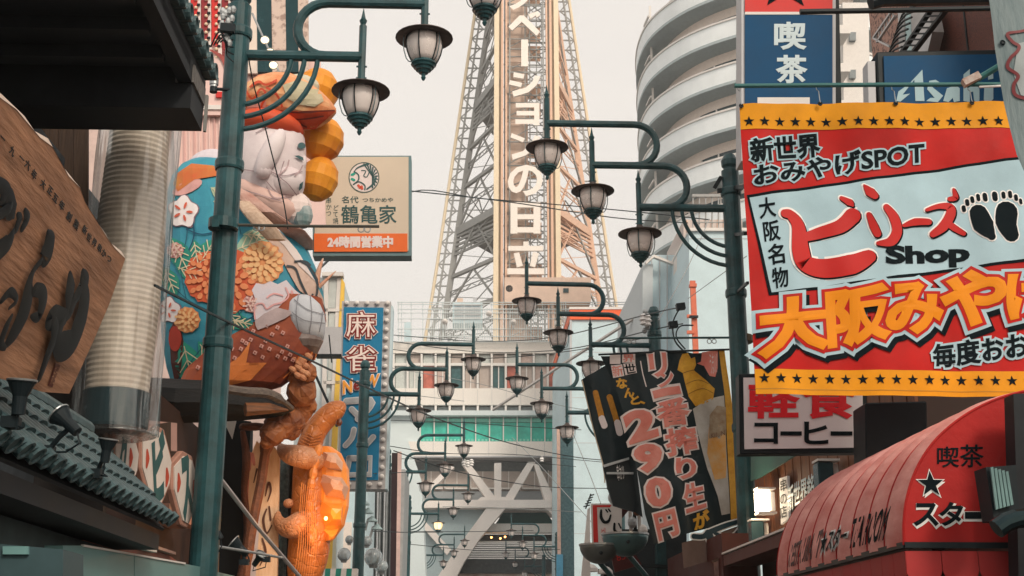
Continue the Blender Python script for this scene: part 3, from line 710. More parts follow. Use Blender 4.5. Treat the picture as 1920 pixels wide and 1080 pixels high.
# brown timber shop front
BRN = wood('brown_timber_cladding', (.20,.075,.035), (.10,.04,.022), 3, 2)
sh = root('timber_shop', 'brown timber shop front with lettering left of the red awning', 'shop', st(3.4, 12, 0))
for i in range(34):
    s0 = 9.4+i*.16; b = MB(); b.sbox(3.4-(.006 if i % 2 else 0), 3.7, s0+.003, s0+.157, 2.9, 4.5); b.build('plank', BRN, sh)
b = MB(); b.sbox(3.43, 4.88, 9.4, 14.84, 0, 4.45); b.build('wall', mat('dark_brown_wall', (.035,.02,.016), .7), sh)
b = MB(); b.sbox(3.0, 3.39, 9.4, 14.9, 2.62, 2.74); b.build('ledge', mat('dark_red_timber', (.10,.03,.022), .6), sh)
b = MB(); b.sbox(2.98, 3.42, 9.4, 14.9, 2.75, 2.77); b.build('ledge_flashing', OFFW, sh)
fs = Fr(st(3.36, 12, 3.4), -S, UP)
bd = fs.thing('vertical_name_board', 'narrow white board of black brush characters on the timber wall', 'sign')
fs.poly([(1466,897),(1481,892),(1484,972),(1469,984)], .03, WHITE, 'board', th=.03, bevel=.004)
for i, ch in enumerate('串の店'): fs.text(ch, [(1467,900+i*25),(1482,895+i*25),(1483,919+i*25),(1469,925+i*25)], .036, INK, cell=True)
bd = fs.thing('raised_lettering', 'pale blue raised characters running along the brown timber wall', 'lettering')
BLU = mat('pale_blue_letter', (.42,.55,.60), .4, var=.05)
for z, m_ in ((.02, INK), (.06, BLU)): fs.text('新世界銘酒', [(1487,912),(1552,880),(1552,918),(1488,962)], z, m_, fat=.02)
def sconce(u, v, lab, lit):
    p = fs.p+fs.M.to_3x3() @ fs.uv(u, v); o = root('wall_sconce', lab, 'wall lamp', p, 'box lamps on the timber wall')
    b = MB(); n = -RT; b.prism([p+n*.06-S*.09-UP*.11, p+n*.06+S*.09-UP*.11, p+n*.06+S*.09+UP*.11, p+n*.06-S*.09+UP*.11], n*.14)
    b.build('lamp_glass', mat('lit_box_lamp', (.9,.85,.75), .4, var=0, emit=(1,.86,.66), es=3.2) if lit else GLASSD, o, bevel=.01)
    b = MB(); b.prism([p-S*.1-UP*.14, p+S*.1-UP*.14, p+S*.1-UP*.12, p-S*.1-UP*.12], n*.2); b.prism([p-S*.1+UP*.12, p+S*.1+UP*.12, p+S*.1+UP*.14, p-S*.1+UP*.14], n*.2); b.prism([p-S*.03-UP*.1, p+S*.03-UP*.1, p+S*.03+UP*.1, p-S*.03+UP*.1], n*.05); b.build('lamp_frame', OFFW, o)
    if lit:
        ld = bpy.data.lights.new('lamp_light', 'POINT'); ld.energy = 14; ld.color = (1, .78, .5); ld.shadow_soft_size = .08; lo = bpy.data.objects.new('lamp_light', ld); COL.objects.link(lo); lo.parent = o; lo.location = n*.3
sconce(1452, 940, 'lit square wall lamp on the brown timber wall', True)
sconce(1571, 892, 'unlit box lamp above the far end of the red awning', False)
sconce(1440, 998, 'dark box lamp below the lit one, on the brown timber wall', False)
# green shade above
fs.thing('dark_green_canopy', 'dark green sloping canopy edge under the light meal sign', 'canopy'); fs.poly([(1424,855),(1508,855),(1440,896),(1424,902)], .1, mat('dark_green_sheet', (.03,.10,.09), .5), 'sheet', th=.02)

# -------- red awning --------
AW = mat('red_awning_vinyl', (.42,.024,.022), .6, spec=.12, col2=(.33,.018,.018), scale=4, bump=.15, bscale=30); AWB = mat('sun_faded_awning_top', (.82,.40,.36), .7, col2=(.56,.16,.14), scale=6, stretch=(1,.4,1), bump=.1)
pN = atX(1695, 1022, 2.3); sN = pN.dot(S)
fa = front(1695, 1022, sN)
arc_px = [(1695,1022),(1694,985),(1698,945),(1708,905),(1724,868),(1748,832),(1778,802),(1815,775),(1860,752),(1915,735),(1990,722),(2090,716)]
arc = smoothpts([fa.uv(*p) for p in arc_px], 3)
pF = atX(1458, 1085, 2.3); sF = min(max(pF.dot(S), sN+2), sN+3.6)
aw = root('shop_awning', 'red barrel awning over the coffee shop at lower right', 'awning', st(3.4, (sN+sF)/2, 0))
o3 = fa.M.to_3x3(); P0 = fa.p
NR = 9
for k in range(NR):
    b = MB(); sA, sB = (sF-sN)*k/NR, (sF-sN)*(k+1)/NR; cols = []
    for j in range(5):
        t = j/4; bulge = -.022*math.sin(math.pi*t); row = []
        for i, a in enumerate(arc):
            d = (arc[min(i+1, len(arc)-1)]-arc[max(i-1, 0)]).normalized(); nn = Vector((-d.y, d.x, 0)); row.append(P0+o3 @ (a-nn*bulge)+S*(sA+(sB-sA)*t))
        cols.append(row)
    n = len(arc); b.v = [p for r in cols for p in r]
    for j in range(4):
        for i in range(n-1): b.f.append([j*n+i, j*n+i+1, (j+1)*n+i+1, (j+1)*n+i])
    b.build('fabric_panel', AWB, aw, smooth=True)
for k in range(NR+1):
    b = MB(); b.tube([P0+o3 @ a+S*(sF-sN)*k/NR for a in arc], .008, 5); b.build('piping', AW, aw)
base = [a for a in arc]+[Vector((arc[-1].x, arc[0].y, 0))]
fa.root = aw; b = MB(); b.add([P0+o3 @ (a+Vector((0,0,.002))) for a in base], [tuple(range(len(base)))]); b.build('end_panel', AW, aw)
b = MB(); b.bar(P0, P0+S*(sF-sN), .03); b.bar(P0, P0+RT*1.1, .03); b.build('awning_frame', BLACK, aw)
DRED = mat('dark_red_valance', (.40,.035,.035), .6, var=.1)
x = .0; k = 0
while x < 1.1:     # scalloped valance, end side
    w_ = .19; b = MB(); pts = [P0+RT*x-UP*.03, P0+RT*(x+w_)-UP*.03]+[P0+RT*(x+w_/2+w_/2*math.cos(math.pi*j/8))-UP*(.13+.06*math.sin(math.pi*j/8)) for j in range(9)]
    b.prism(pts, S*.006); b.build('scallop', DRED, aw); x += w_+.004
x = 0
while x < sF-sN:
    b = MB(); pts = [P0+S*x-UP*.03, P0+S*(x+w_)-UP*.03]+[P0+S*(x+w_/2+w_/2*math.cos(math.pi*j/8))-UP*(.13+.06*math.sin(math.pi*j/8)) for j in range(9)]
    b.prism(pts, RT*.006); b.build('scallop', DRED, aw); x += w_+.004
for q, t in ((rquad(1757,838,1797,876), '喫'), (rquad(1800,834,1843,876), '茶')): fa.text(t, q, .006, INK, fat=.012)
def stars(fr, c, r, z, m, parent=None, r2=.4, shift=(0,0)):
    p = star(fr, (c[0]+shift[0], c[1]+shift[1]), r, z, m, r2); return fr.poly(p, z, m, 'star', parent, px=False)
stars(fa, (1744,908), 27, .005, WHITE, shift=(3,4)); stars(fa, (1744,908), 29, .007, WHITE); stars(fa, (1744,908), 25, .010, INK)
ql = [((1714,945,1757,985),'ス'), ((1762,943,1803,985),'タ'), ((1808,960,1853,973),'ー')]
for (a,b_,c,d), t in ql:
    fa.text(t, rquad(a,b_,c,d), .005, WHITE, fat=.07, shift=(2,2.5)) if t != 'ー' else fa.rect(a-2, b_-1, c+4, d+5, .005, WHITE, 'lettering')
    fa.text(t, rquad(a,b_,c,d), .009, INK, fat=.03) if t != 'ー' else fa.rect(a, b_, c, d, .009, INK, 'lettering')
# lettering along the barrel
fb = Fr(pN, -S, UP); fb.root = aw; MWr = fb.M
def inset(x, y):
    for i in range(len(arc)-1):
        if arc[i].y <= y <= arc[i+1].y+1e-9: t = (y-arc[i].y)/max(arc[i+1].y-arc[i].y, 1e-6); return -(arc[i].x*(1-t)+arc[i+1].x*t)+.0
    return 0
def btext(t, q, m, z, fat=0.):
    vs = []; geo = text_geo(t, fat); Q = [fb.uv(*p) for p in q]; b = MB()
    for x, y, zz in geo[0]:
        top = Q[0]*(1-x)+Q[1]*x; bot = Q[3]*(1-x)+Q[2]*x; p = bot*(1-y)+top*y; vs.append(fb.p+fb.M.to_3x3() @ Vector((p.x, p.y, z+zz+inset(p.x, p.y))))
    b.add(vs, geo[1]); b.build('lettering', m, aw)
FADE = mat('faded_black_print', (.07,.03,.03), .6, var=.3)
btext('RESTAURANT', [(1484,1022),(1541,992),(1538,1044),(1481,1064)], FADE, .02, .02)
for z, m_, f in ((.018, WHITE, .09), (.026, INK, .02)): btext('★スター', [(1544,998),(1593,982),(1590,1022),(1542,1038)], m_, z, f)
btext('TEA ROOM', [(1598,974),(1668,949),(1662,1012),(1596,1028)], INK, .02, .02)

# -------- light meal and coffee sign --------
f9 = front(1500, 780, 9.6); r9 = f9.thing('hanging_sign', 'white sign with red and black characters reading light meals and coffee', 'sign')
f9.poly([(1386,700),(1626,700),(1627,848),(1388,851)], -.01, BLACK, 'frame', th=.14, bevel=.006)
f9.poly([(1394,708),(1617,708),(1619,839),(1396,842)], 0, mat('milky_sign_face', (.72,.70,.71), .4, var=.06, scale=2), 'face', th=.01)
RS = mat('red_sign_letter', (.70,.02,.03), .5, var=0)
f9.text('軽', rquad(1405,716,1495,783), .006, RS, fat=.03); f9.text('食', rquad(1507,716,1603,783), .006, RS, fat=.03)
for q, t in (((1415,794,1457,831),'コ'), ((1463,809,1503,817),'-'), ((1509,792,1551,832),'ヒ'), ((1557,809,1598,817),'-')):
    f9.rect(*q, .006, INK, 'lettering') if t == '-' else f9.text(t, rquad(*q), .006, INK, fat=.025)
# dark shuttered box and far right clutter
fx = front(1680, 800, 8.9); fx.thing('black_box_sign', 'unlit black box sign between the white sign and the awning', 'sign'); fx.poly([(1622,755),(1738,752),(1740,862),(1624,866)], 0, BLACK, 'housing', th=.3, bevel=.01)
fx.root = None
fx = front(1860, 900, 6.3); fx.thing('louvre_vent', 'teal slatted vent hanging beside the red end of the awning', 'vent')
for i in range(5): fx.poly([(1853+i*7,878+i*2),(1858+i*7,877+i*2),(1868+i*7,955-i*2),(1863+i*7,957-i*2)], .03, mat('teal_slat', (.14,.24,.24), .5, var=.2), 'slat', th=.012)
fx.poly([(1848,876),(1905,872),(1912,975),(1864,975)], 0, BLACK, 'housing', th=.15)
p = [atS(u, v, 5.9) for u, v in ((1868,992),(1885,980),(1905,973),(1960,968))]; b = MB(); b.tube(p, .045, 12); o = b.build('exhaust_pipe', mat('glossy_black_pipe', (.015,.03,.035), .15, .6, var=0)); tag(o, 'glossy dark pipe end at the far right below the slatted vent', 'pipe')
fx2 = front(1910, 900, 6.45); fx2.thing('dark_post', 'black post at the far right ending the red awning panel', 'post'); fx2.poly([(1893,742),(1990,738),(1990,1200),(1905,1200),(1898,900)], .05, DARKW, 'post_face', th=.12)
# -------- vertical coffee sign --------
fz = front(1480, 90, 11.2); rz = fz.thing('vertical_sign', 'tall blue vertical sign with white characters and red star top', 'sign')
NAVY = mat('sign_blue', (.004,.062,.155), .5, var=.12, scale=2, spec=.1); 
fz.rect(1391, -120, 1568, 300, -.02, GREYP, 'frame', th=.25); fz.rect(1397, 28, 1561, 300, 0, NAVY, 'blue_face', th=.015); fz.rect(1397, -120, 1561, 22, 0, RED, 'red_face', th=.015); fz.rect(1397, 22.5, 1561, 27.5, .004, OFFW, 'stripe', th=.015)
fz.poly(star(fz, (1470,-32), 58, 0, INK, .42), .006, INK, 'star', px=False)
for t, q in (('喫', rquad(1453,43,1509,92)), ('茶', rquad(1457,105,1511,155))): fz.text(t, q, .006, mat('sign_pale_letter', (.55,.66,.70), .5, var=.04), fat=.03)
fz.rect(1420, 183, 1518, 210, .006, OFFW, 'lettering')
b = MB(); b.bar(fz.p+fz.M.to_3x3() @ (fz.uv(1565,-100)+Vector((.03,0,-.1))), fz.p+fz.M.to_3x3() @ (fz.uv(1574,300)+Vector((.03,0,-.1))), .05); b.build('mounting_pole', BLACK, rz)
# -------- wide blue sign --------
fy = front(1760, 140, 10.2); ry = fy.thing('wide_blue_sign', 'wide blue sign with pale blackletter script behind the red banner rod', 'sign')
fy.poly([(1645,95),(1915,90),(1918,330),(1655,330)], -.02, BLACK, 'frame', th=.22, bevel=.01); fy.poly([(1657,105),(1908,101),(1910,330),(1664,330)], 0, NAVY, 'face', th=.015)
fy.poly([(1630,110),(1644,110),(1650,330),(1636,330)], -.05, GREYP, 'side_post', th=.15)
AS = mat('pale_script', (.34,.50,.55), .5, var=.04)
for p in ([(1729,131),(1733,190),(1716,190),(1714,150),(1692,178),(1706,176),(1688,191),(1680,190),(1684,172),(1704,158)], [(1742,152),(1754,150),(1766,158),(1758,164),(1752,158),(1748,164),(1768,180),(1758,192),(1736,190),(1744,184),(1752,184),(1738,168)],
          [(1775,166),(1792,160),(1799,166),(1799,190),(1788,192),(1786,184),(1778,192),(1768,190),(1772,176)], [(1806,140),(1818,130),(1818,162),(1832,160),(1836,168),(1836,192),(1826,190),(1824,172),(1818,174),(1818,192),(1806,190)], [(1845,164),(1862,158),(1862,186),(1852,196),(1844,188)], [(1853,134),(1861,130),(1862,148),(1852,150)]):
    fy.poly(p, .006, AS, 'lettering')
# -------- rods over the banners --------
def rod(pts, r, m, name, label, cat, seg=8):
    b = MB(); b.tube(pts, r, seg); o = b.build(name, m); tag(o, label, cat); return o
RUST = mat('chipped_teal_rod', (.03,.13,.13), .5, col2=(.22,.14,.10), scale=14, thr=(.28,.34), stretch=(1,3,3))
rod([atS(1500,22,7.4), atS(1700,19,7.4), atS(1890,15,7.4)], .018, BLACK, 'banner_rod', 'dark upper rod crossing in front of the blue signs', 'rod')
rod([atS(1632,4,7.2), atS(1655,-2,7.2), atS(1870,-6,7.2)], .05, BLACK, 'rolled_shade', 'rolled black shade above the upper rod, cut by the picture top', 'shade')
sb = 8.0
rod([atS(1377,161,sb), atS(1640,159,sb), atS(1895,158,sb)], .0155, RUST, 'banner_rod', 'chipped teal rod from which the large red banner hangs', 'rod')
rod([atS(1812,160,sb-.05), atS(1850,138,sb-.1), atS(1900,108,sb-.2)], .022, RUST, 'bracket_arm', 'slanting teal arm clamped to the red banner rod', 'bracket')
b = MB(); b.bar(atS(1806,157,sb-.08), atS(1836,142,sb-.1), .06, .05); o = b.build('rod_clamp', mat('rusty_clamp', (.35,.2,.15), .6, col2=(.5,.48,.46), scale=25)); tag(o, 'rusty clamp joining slanting arm and banner rod', 'clamp')
rod([atS(1836,163,sb-.04), atS(1860,162,sb-.04), atS(1900,160,sb-.04)], .008, WHITE, 'cable_tie', 'white cable wrapped along the right of the banner rod', 'cable')
# -------- big red banner --------
fb2 = front(1386, 196, sb); rb = fb2.thing('shop_banner', 'large red and yellow souvenir shop banner with stars hung from a rod', 'banner')
fb2.wave = (lambda x, y: .012*math.sin(x*8+.5)+.007*math.sin(x*19+y*4)+.004*math.sin(y*11+x*3), .09)
YEL = mat('yellow_vinyl', (.68,.28,.010), .55, spec=.12, var=.16, scale=3, bump=.25, bscale=6); RV = mat('red_banner_vinyl', (.42,.010,.008), .5, var=.2, scale=2.2, bump=.3, spec=.12, bscale=5); PB = mat('pale_blue_print', (.36,.52,.59), .5, spec=.12, var=.12, scale=2, bump=.15, bscale=6)
fb2.poly([(1386,196),(1960,190),(1990,745),(1417,738)], 0, RV, 'cloth')
fb2.poly([(1386,196),(1960,190),(1963,240),(1388.5,243)], .004, YEL, 'yellow_band'); fb2.poly([(1415,692),(1990,698),(1990,746),(1417,739)], .004, YEL, 'yellow_band')
fb2.strokes([([(1416,729),(1990,737)], [1.2])], .006, mat('stitching', (.4,.2,.03), .6, var=0), 'hem', n=1)
fb2.poly([(1400,366),(1960,288),(1980,483),(1441,555)], .004, INK, 'border'); fb2.poly([(1405,371),(1960,293.5),(1978,478),(1446,549)], .007, PB, 'white_panel')
for i in range(20): stars(fb2, (1403.5+i*29.2, 229.2-.05*i), 10.5, .008, INK)
for i in range(19): stars(fb2, (1432.5+i*30.9, 709.5+.38*i), 10.5, .008, INK)
for q, t in (([(1405,264),(1535,250),(1537,293),(1409,307)], '新世界'), ([(1412,314),(1732,264),(1733,306),(1415,350)], 'おみやげSPOT')):
    fb2.text(t, q, .008, PB, fat=.10); fb2.text(t, q, .012, INK, fat=.035 if t[0] == '新' else .028)
for i, ch in enumerate('大阪名物'): u, v = 1421+i*8.2, 374+i*43.5; fb2.text(ch, [(u,v),(u+29,v-3),(u+33,v+33),(u+4,v+37)], .011, INK, fat=.02)
RP = mat('bright_red_print', (.46,.010,.008), .55, var=.05)
BI = [([(1470,402),(1482,405),(1496,425),(1500,470),(1510,495),(1545,503),(1595,497),(1628,482)], [16,20,26,34,34,36,38,26]), ([(1500,448),(1535,437),(1575,425),(1598,405)], [14,22,26,30])]
OTH = [([(1577,372),(1592,380),(1598,386)], [8,14,5]), ([(1618,350),(1628,362),(1637,370)], [4,18,14]), ([(1627,404),(1636,425),(1643,440)], [9,15,14]), ([(1660,392),(1674,410),(1680,435),(1668,455),(1645,458)], [14,20,20,18,8]), ([(1693,424),(1715,417),(1740,417)], [6,14,12]), ([(1736,395),(1760,387),(1780,388),(1782,402),(1768,425),(1748,440)], [6,10,16,18,18,12]), ([(1776,418),(1790,428),(1806,438)], [14,13,9]), ([(1781,373),(1791,370),(1788,355)], [9,11,5])]
fb2.strokes([(p, [x+9 for x in w_]) for p, w_ in BI]+[(p, [x+6 for x in w_]) for p, w_ in OTH], .009, WHITE, 'letter_edge')
fb2.strokes([([(a+1.5, c+1.8) for a, c in p], [x+2.5 for x in w_]) for p, w_ in BI+OTH], .0115, INK, 'letter_shadow'); fb2.strokes(BI+OTH, .014, RP, 'lettering')
fb2.text('Shop', [(1662,465),(1814,457),(1815,498),(1663,505)], .011, INK, fat=.05)
FT = [([(1833,402),(1842,425),(1856,445)], [34,40,16]), ([(1886,398),(1884,420),(1893,440)], [40,40,30])]
TO = [((1806,392),7,11),((1812,381),7,12),((1821,376),7,12),((1832,372),7,14),((1845,371),9,15),((1864,369),10,16),((1880,367),7,12),((1892,366),7,13),((1903,372),7,11),((1912,379),6,10)]
for z, m_, e in ((.009, WHITE, 5), (.012, INK, 0)):
    fb2.strokes([(p, [x+e for x in w_]) for p, w_ in FT]+[([(c[0]-.5, c[1]-h_*.25), (c[0]+.5, c[1]+h_*.3)], [w_+e]) for c, w_, h_ in TO], z, m_, 'footprint', n=3)
OQ = [('大',(1424,568),(1546,556),(1548,650),(1428,670)), ('阪',(1552,548),(1660,536),(1662,632),(1556,650)), ('み',(1662,540),(1762,530),(1764,618),(1664,628)), ('や',(1768,518),(1878,505),(1880,600),(1770,614)), ('げ',(1886,515),(1985,500),(1985,590),(1888,604))]
ORG = mat('orange_print', (.70,.24,.008), .55, spec=.12, var=.05)
for ch, *q in OQ:
    fb2.text(ch, q, .0085, INK, fat=.15, shift=(7,9)); fb2.text(ch, q, .012, PB, fat=.15); fb2.text(ch, q, .0155, RV, fat=.095); fb2.text(ch, q, .019, ORG, fat=.045)
q = [(1748,647),(2006,614),(2010,660),(1752,690)]; fb2.text('毎度おおきに', q, .009, PB, fat=.12); fb2.text('毎度おおきに', q, .0125, INK, fat=.032)
for i, (u, v) in enumerate(((1388.5,201),(1536,197),(1677.5,196.5),(1820,195.5))):
    p = fb2.p+fb2.M.to_3x3() @ (fb2.uv(u, v)+Vector((0,0,.02))); b = MB(); b.lathe([(.012,0),(.017,.004),(.012,.008),(.006,.006),(.006,0)], p, axis=-S, seg=12); b.build('eyelet', BLACK, rb)
    t_ = atS(u-2, 166, sb); o = root('banner_hook', ['wire hook at the left corner of the red banner', 'wire hook over the third and fourth star of the banner', 'wire hook at the middle of the red banner top', 'wire hook near the clamp on the banner rod'][i], 'hook', t_, 'wire hooks holding the red banner')
    b = MB(); b.tube([t_+RT*.012+UP*.02, t_+UP*.035, t_-RT*.014+UP*.02, t_-RT*.012-UP*.008, t_+RT*.002-UP*.02, p+UP*.03, p+UP*.004-S*.012], .0035, 5); b.build('wire', STEEL, o)
# -------- grey banner at the far right edge --------
fg2 = front(1890, 150, 5.4); fg2.thing('grey_banner', 'weathered grey banner with red outline at the far right edge', 'banner'); fg2.wave = (lambda x, y: .012*math.sin(x*20)+.006*math.sin(y*9+x*12), .06)
GB = mat('weathered_grey_vinyl', (.20,.25,.26), .55, col2=(.10,.15,.165), scale=4, stretch=(5,.8,1), bump=.4, bscale=8)
fg2.poly([(1852,-40),(2000,-40),(2000,360),(1930,352),(1906,290),(1884,190),(1866,90)], 0, GB, 'cloth')
fg2.poly([(1905,85),(1990,60),(1990,210),(1912,180),(1898,140)], .003, mat('grey_print', (.28,.32,.33), .55, var=.15), 'print')
fg2.strokes([([(1945,52),(1910,62),(1887,66),(1896,82),(1907,90),(1904,100),(1892,112),(1888,128),(1906,145),(1899,162),(1906,182),(1950,195)], [5,5,6,6,6,6,6,6,6,6,6,6])], .006, mat('maroon_print', (.16,.025,.03), .5, var=.1), 'outline')
p = fg2.p+fg2.M.to_3x3() @ (fg2.uv(1878,82)+Vector((0,0,.01))); b = MB(); b.lathe([(.008,0),(.014,.003),(.010,.008),(.004,.004)], p, axis=-S, seg=12); b.build('eyelet', BLACK, fg2.root)

# -------- black price banner --------
KS = 16.6
fk2 = front(1240, 800, KS); rk2 = fk2.thing('price_banner', 'black beer price banner with large pink characters below the second right lamp', 'banner')
fk2.wave = (lambda x, y: .045*math.sin(x*6+.3+y*.8)+.022*math.sin(x*15+y*2)+.02*math.sin(y*5), .09)
BV = mat('black_vinyl', (.008,.020,.025), .4, var=.25, scale=3, bump=.5, bscale=5); PKP = mat('salmon_print', (.74,.20,.16), .42, col2=(.82,.34,.28), scale=5); PKE = mat('pink_white_print', (.82,.72,.70), .45, var=.05); GLD = mat('gold_print', (.82,.46,.05), .4, col2=(.58,.27,.02), scale=9)
fk2.poly([(1126,668),(1160,664),(1240,656),(1300,661),(1356,655),(1368,760),(1380,870),(1394,978),(1330,990),(1280,1003),(1228,1020),(1210,965),(1195,880),(1172,780),(1150,715)], 0, BV, 'cloth')
fk2.poly([(1348,657),(1358,655),(1374,780),(1388,970),(1372,974),(1366,850),(1358,740)], .01, GLD, 'gold_edge')
fk2.poly([(1298,768),(1322,752),(1337,745),(1357,742),(1364,850),(1370,962),(1353,966),(1345,930),(1326,880),(1318,850),(1305,800)], .012, mat('foam_print', (.62,.62,.60), .5, col2=(.40,.36,.30), scale=3), 'beer_glass')
fk2.poly([(1330,800),(1360,792),(1364,870),(1362,895),(1340,900),(1326,850)], .016, mat('amber_print', (.74,.33,.04), .4, col2=(.70,.50,.28), scale=6), 'beer')
fk2.poly([(1331,778),(1345,760),(1360,764),(1362,812),(1330,822)], .020, mat('label_print', (.45,.38,.28), .5, col2=(.3,.2,.12), scale=14), 'label'); fk2.text('KIRIN', [(1334,812),(1360,806),(1360,815),(1334,821)], .024, mat('brown_ink', (.2,.1,.06), .6))
fk2.poly([(1270,694),(1274,676),(1279,664),(1290,662),(1296,672),(1304,668),(1306,683),(1301,694),(1310,700),(1326,712),(1341,728),(1338,748),(1322,756),(1303,763),(1290,745),(1283,716),(1280,700)], .012, GLD, 'bottle')
fk2.strokes([([(1284,722),(1310,712),(1330,718)], [1]), ([(1290,740),(1318,728),(1338,736)], [1]), ([(1281,700),(1292,696),(1302,694)], [1.2])], .016, mat('gold_dark_line', (.28,.12,.01), .5), 'fold_line')
fk2.poly([(1318,658),(1346,656),(1346,690),(1342,706),(1332,703),(1322,684),(1308,680),(1316,676)], .012, PKP, 'speech_bubble'); fk2.text('うまい！', [(1331,662),(1344,661),(1345,700),(1334,700)], .016, PKE)
for q in (rquad(1144,664,1164,681), rquad(1167,662,1192,679), [(1146,684),(1167,682),(1171,704),(1150,708)], [(1169,681),(1192,679),(1195,698),(1173,703)]): fk2.poly(q, .012, PKE, 'print_block')
fk2.text('新', [(1147,685),(1166,684),(1170,702),(1151,706)], .016, PKP, fat=.02); fk2.text('世', [(1170,682),(1191,681),(1193,697),(1174,701)], .016, INK, fat=.02); fk2.text('界', [(1168,664),(1190,663),(1191,677),(1169,678)], .016, PKP, fat=.02)
for ch, q in (('な',(1156,709,1174,727)), ('ん',(1170,728,1187,744)), ('と',(1182,742,1197,758)), ('、',(1200,752,1207,757))): fk2.text(ch, [(q[0],q[1]+1),(q[2],q[1]-1),(q[2]+2,q[3]-1),(q[0]+2,q[3]+1)], .012, GLD, fat=.05)
def pk(ch, q, f1=.10, f2=.045): fk2.text(ch, q, .010, PKE, fat=f1); fk2.text(ch, q, .018, PKP, fat=f2)
pk('2', [(1172,778),(1220,767),(1230,815),(1186,828)], .10, .055); pk('9', [(1192,838),(1234,832),(1240,878),(1200,884)], .10, .055); pk('0', [(1211,902),(1249,896),(1256,942),(1220,950)], .10, .055); pk('円', [(1227,966),(1262,956),(1272,1000),(1238,1012)])
for ch, q in (('リ', [(1217,666),(1246,664),(1250,704),(1222,708)]), ('ン', [(1232,700),(1258,696),(1264,722),(1236,728)]), ('一', [(1225,737),(1272,728),(1274,736),(1227,745)]), ('番', [(1231,756),(1284,746),(1292,794),(1238,802)]), ('搾', [(1246,808),(1300,800),(1308,846),(1254,856)]), ('り', [(1266,862),(1300,858),(1306,894),(1270,900)]), ('生', [(1278,912),(1316,904),(1322,950),(1286,962)])): pk(ch, q, .085, .035)
fk2.text('が', [(1298,966),(1326,956),(1330,984),(1302,994)], .012, GLD, fat=.05)
fk2.strokes([([(1202,676),(1206,700),(1212,724)], [2])], .012, PKE, 'tear_line', n=2)
# its rod with the rings, the lower rod of the lamp
rod([atS(1122,665,KS-.02), atS(1250,659,KS-.02), atS(1376,655,KS-.02)], .014, BLACK, 'banner_rod', 'thin rod along the top of the black price banner', 'rod')
rod([atS(1161,634,15.4), atS(1376,633,15.4)], .014, PAINT, 'banner_rod', 'empty teal rod with rings above the black price banner', 'rod')
b = MB(); b.lathe([(.125,-.05),(.14,-.04),(.14,.04),(.125,.05)], atS(1391,636,15.4), seg=16); o = b.build('pole_band', mat('rusty_band', (.12,.09,.05), .6)); tag(o, 'rusty band clamping the empty rod to the lamp post', 'clamp')
def rings(lst, s, lab, grp):
    for k_, (u, v) in enumerate(lst):
        p = atS(u, v, s); b = MB(); n_ = 10; b.tube([p+(RT*math.cos(2*math.pi*i/n_)+UP*math.sin(2*math.pi*i/n_))*.028 for i in range(n_+1)], .006, 5, caps=False); o = b.build('ring', STEEL); tag(o, ('left' if k_ == 0 else 'right')+' '+lab, 'ring', grp)
rings([(1179,640),(1188,640)], 15.4, 'small steel ring of the pair at the street end of the empty rod', 'rings at the street end of the rod'); rings([(1330,640),(1339,640)], 15.4, 'small steel ring of the pair nearer the lamp post on the empty rod', 'rings near the lamp post')
# -------- skewer banner --------
fk3 = front(1130, 780, 17.6); fk3.thing('skewer_banner', 'narrow black banner of fried skewers behind the price banner', 'banner'); fk3.wave = (lambda x, y: .05*math.sin(x*8)+.02*math.sin(x*21+y), .1)
fk3.poly([(1090,712),(1104,702),(1135,686),(1150,700),(1172,770),(1192,860),(1206,970),(1190,960),(1158,930),(1138,918),(1132,872),(1112,800)], 0, BV, 'cloth')
SK = mat('fried_print', (.66,.30,.03), .5, col2=(.45,.18,.02), scale=18); 
for (a, c, w_) in (((1117,735),(1128,782),10), ((1142,746),(1156,792),11)): fk3.strokes([([a, c], [w_])], .012, SK, 'skewer', n=1)
for (a, c, w_) in (((1128,784),(1133,799),11), ((1157,794),(1161,812),13)): fk3.strokes([([a, c], [w_])], .014, PKE, 'skewer_handle', n=1)
fk3.strokes([([(1092,714),(1112,800),(1130,868),(1134,905)], [2])], .016, mat('cream_edge', (.6,.5,.36), .6), 'edge_tape', n=2)
fk4 = front(1160, 900, 17.0); fk4.thing('black_hanging_sign', 'black curved hanging sign with white characters under the skewer banner', 'sign')
fk4.poly([(1131,874),(1180,860),(1192,925),(1190,960),(1150,948),(1140,916)], 0, BLACK, 'board', th=.06); fk4.poly([(1131,872),(1179,858),(1179,862),(1132,877)], .03, STEEL, 'rim', th=.03)
fk4.text('串カツ', [(1155,872),(1168,870),(1172,900),(1158,902)], .02, WHITE); fk4.rect(1136, 887, 1186, 891, .1, STEEL, 'rail', th=.02)
# -------- small red and white sign and dishes --------
fj = front(1130, 980, 19); fj.thing('small_sign', 'small white sign with red border and looping black characters', 'sign')
fj.poly([(1108,944),(1166,944),(1166,1030),(1111,1030)], 0, OFFW, 'board', th=.06); fj.poly([(1111,947),(1119,947),(1122,1024),(1113,1024)], .006, RED, 'border'); fj.poly([(1119,947),(1146,947),(1144,951),(1119,951)], .006, RED, 'border')
fj.strokes([([(1127,957),(1127,970),(1133,979),(1141,977),(1145,966)], [4,6,6,5,3]), ([(1136,956),(1139,960)], [3]), ([(1141,955),(1144,959)], [3]), ([(1152,982),(1152,994),(1158,998)], [4,5,3]), ([(1160,982),(1164,990)], [3])], .01, INK, 'lettering'); fj.text('味自慢', [(1127,989),(1135,989),(1136,1018),(1129,1018)], .01, RED)
fj.thing('white_panel_wall', 'pale slanting wall edge left of the small red bordered sign', 'wall'); fj.poly([(1106,950),(1110,946),(1111,1100),(1092,1100)], -.3, OFFW, 'panel', th=.1)
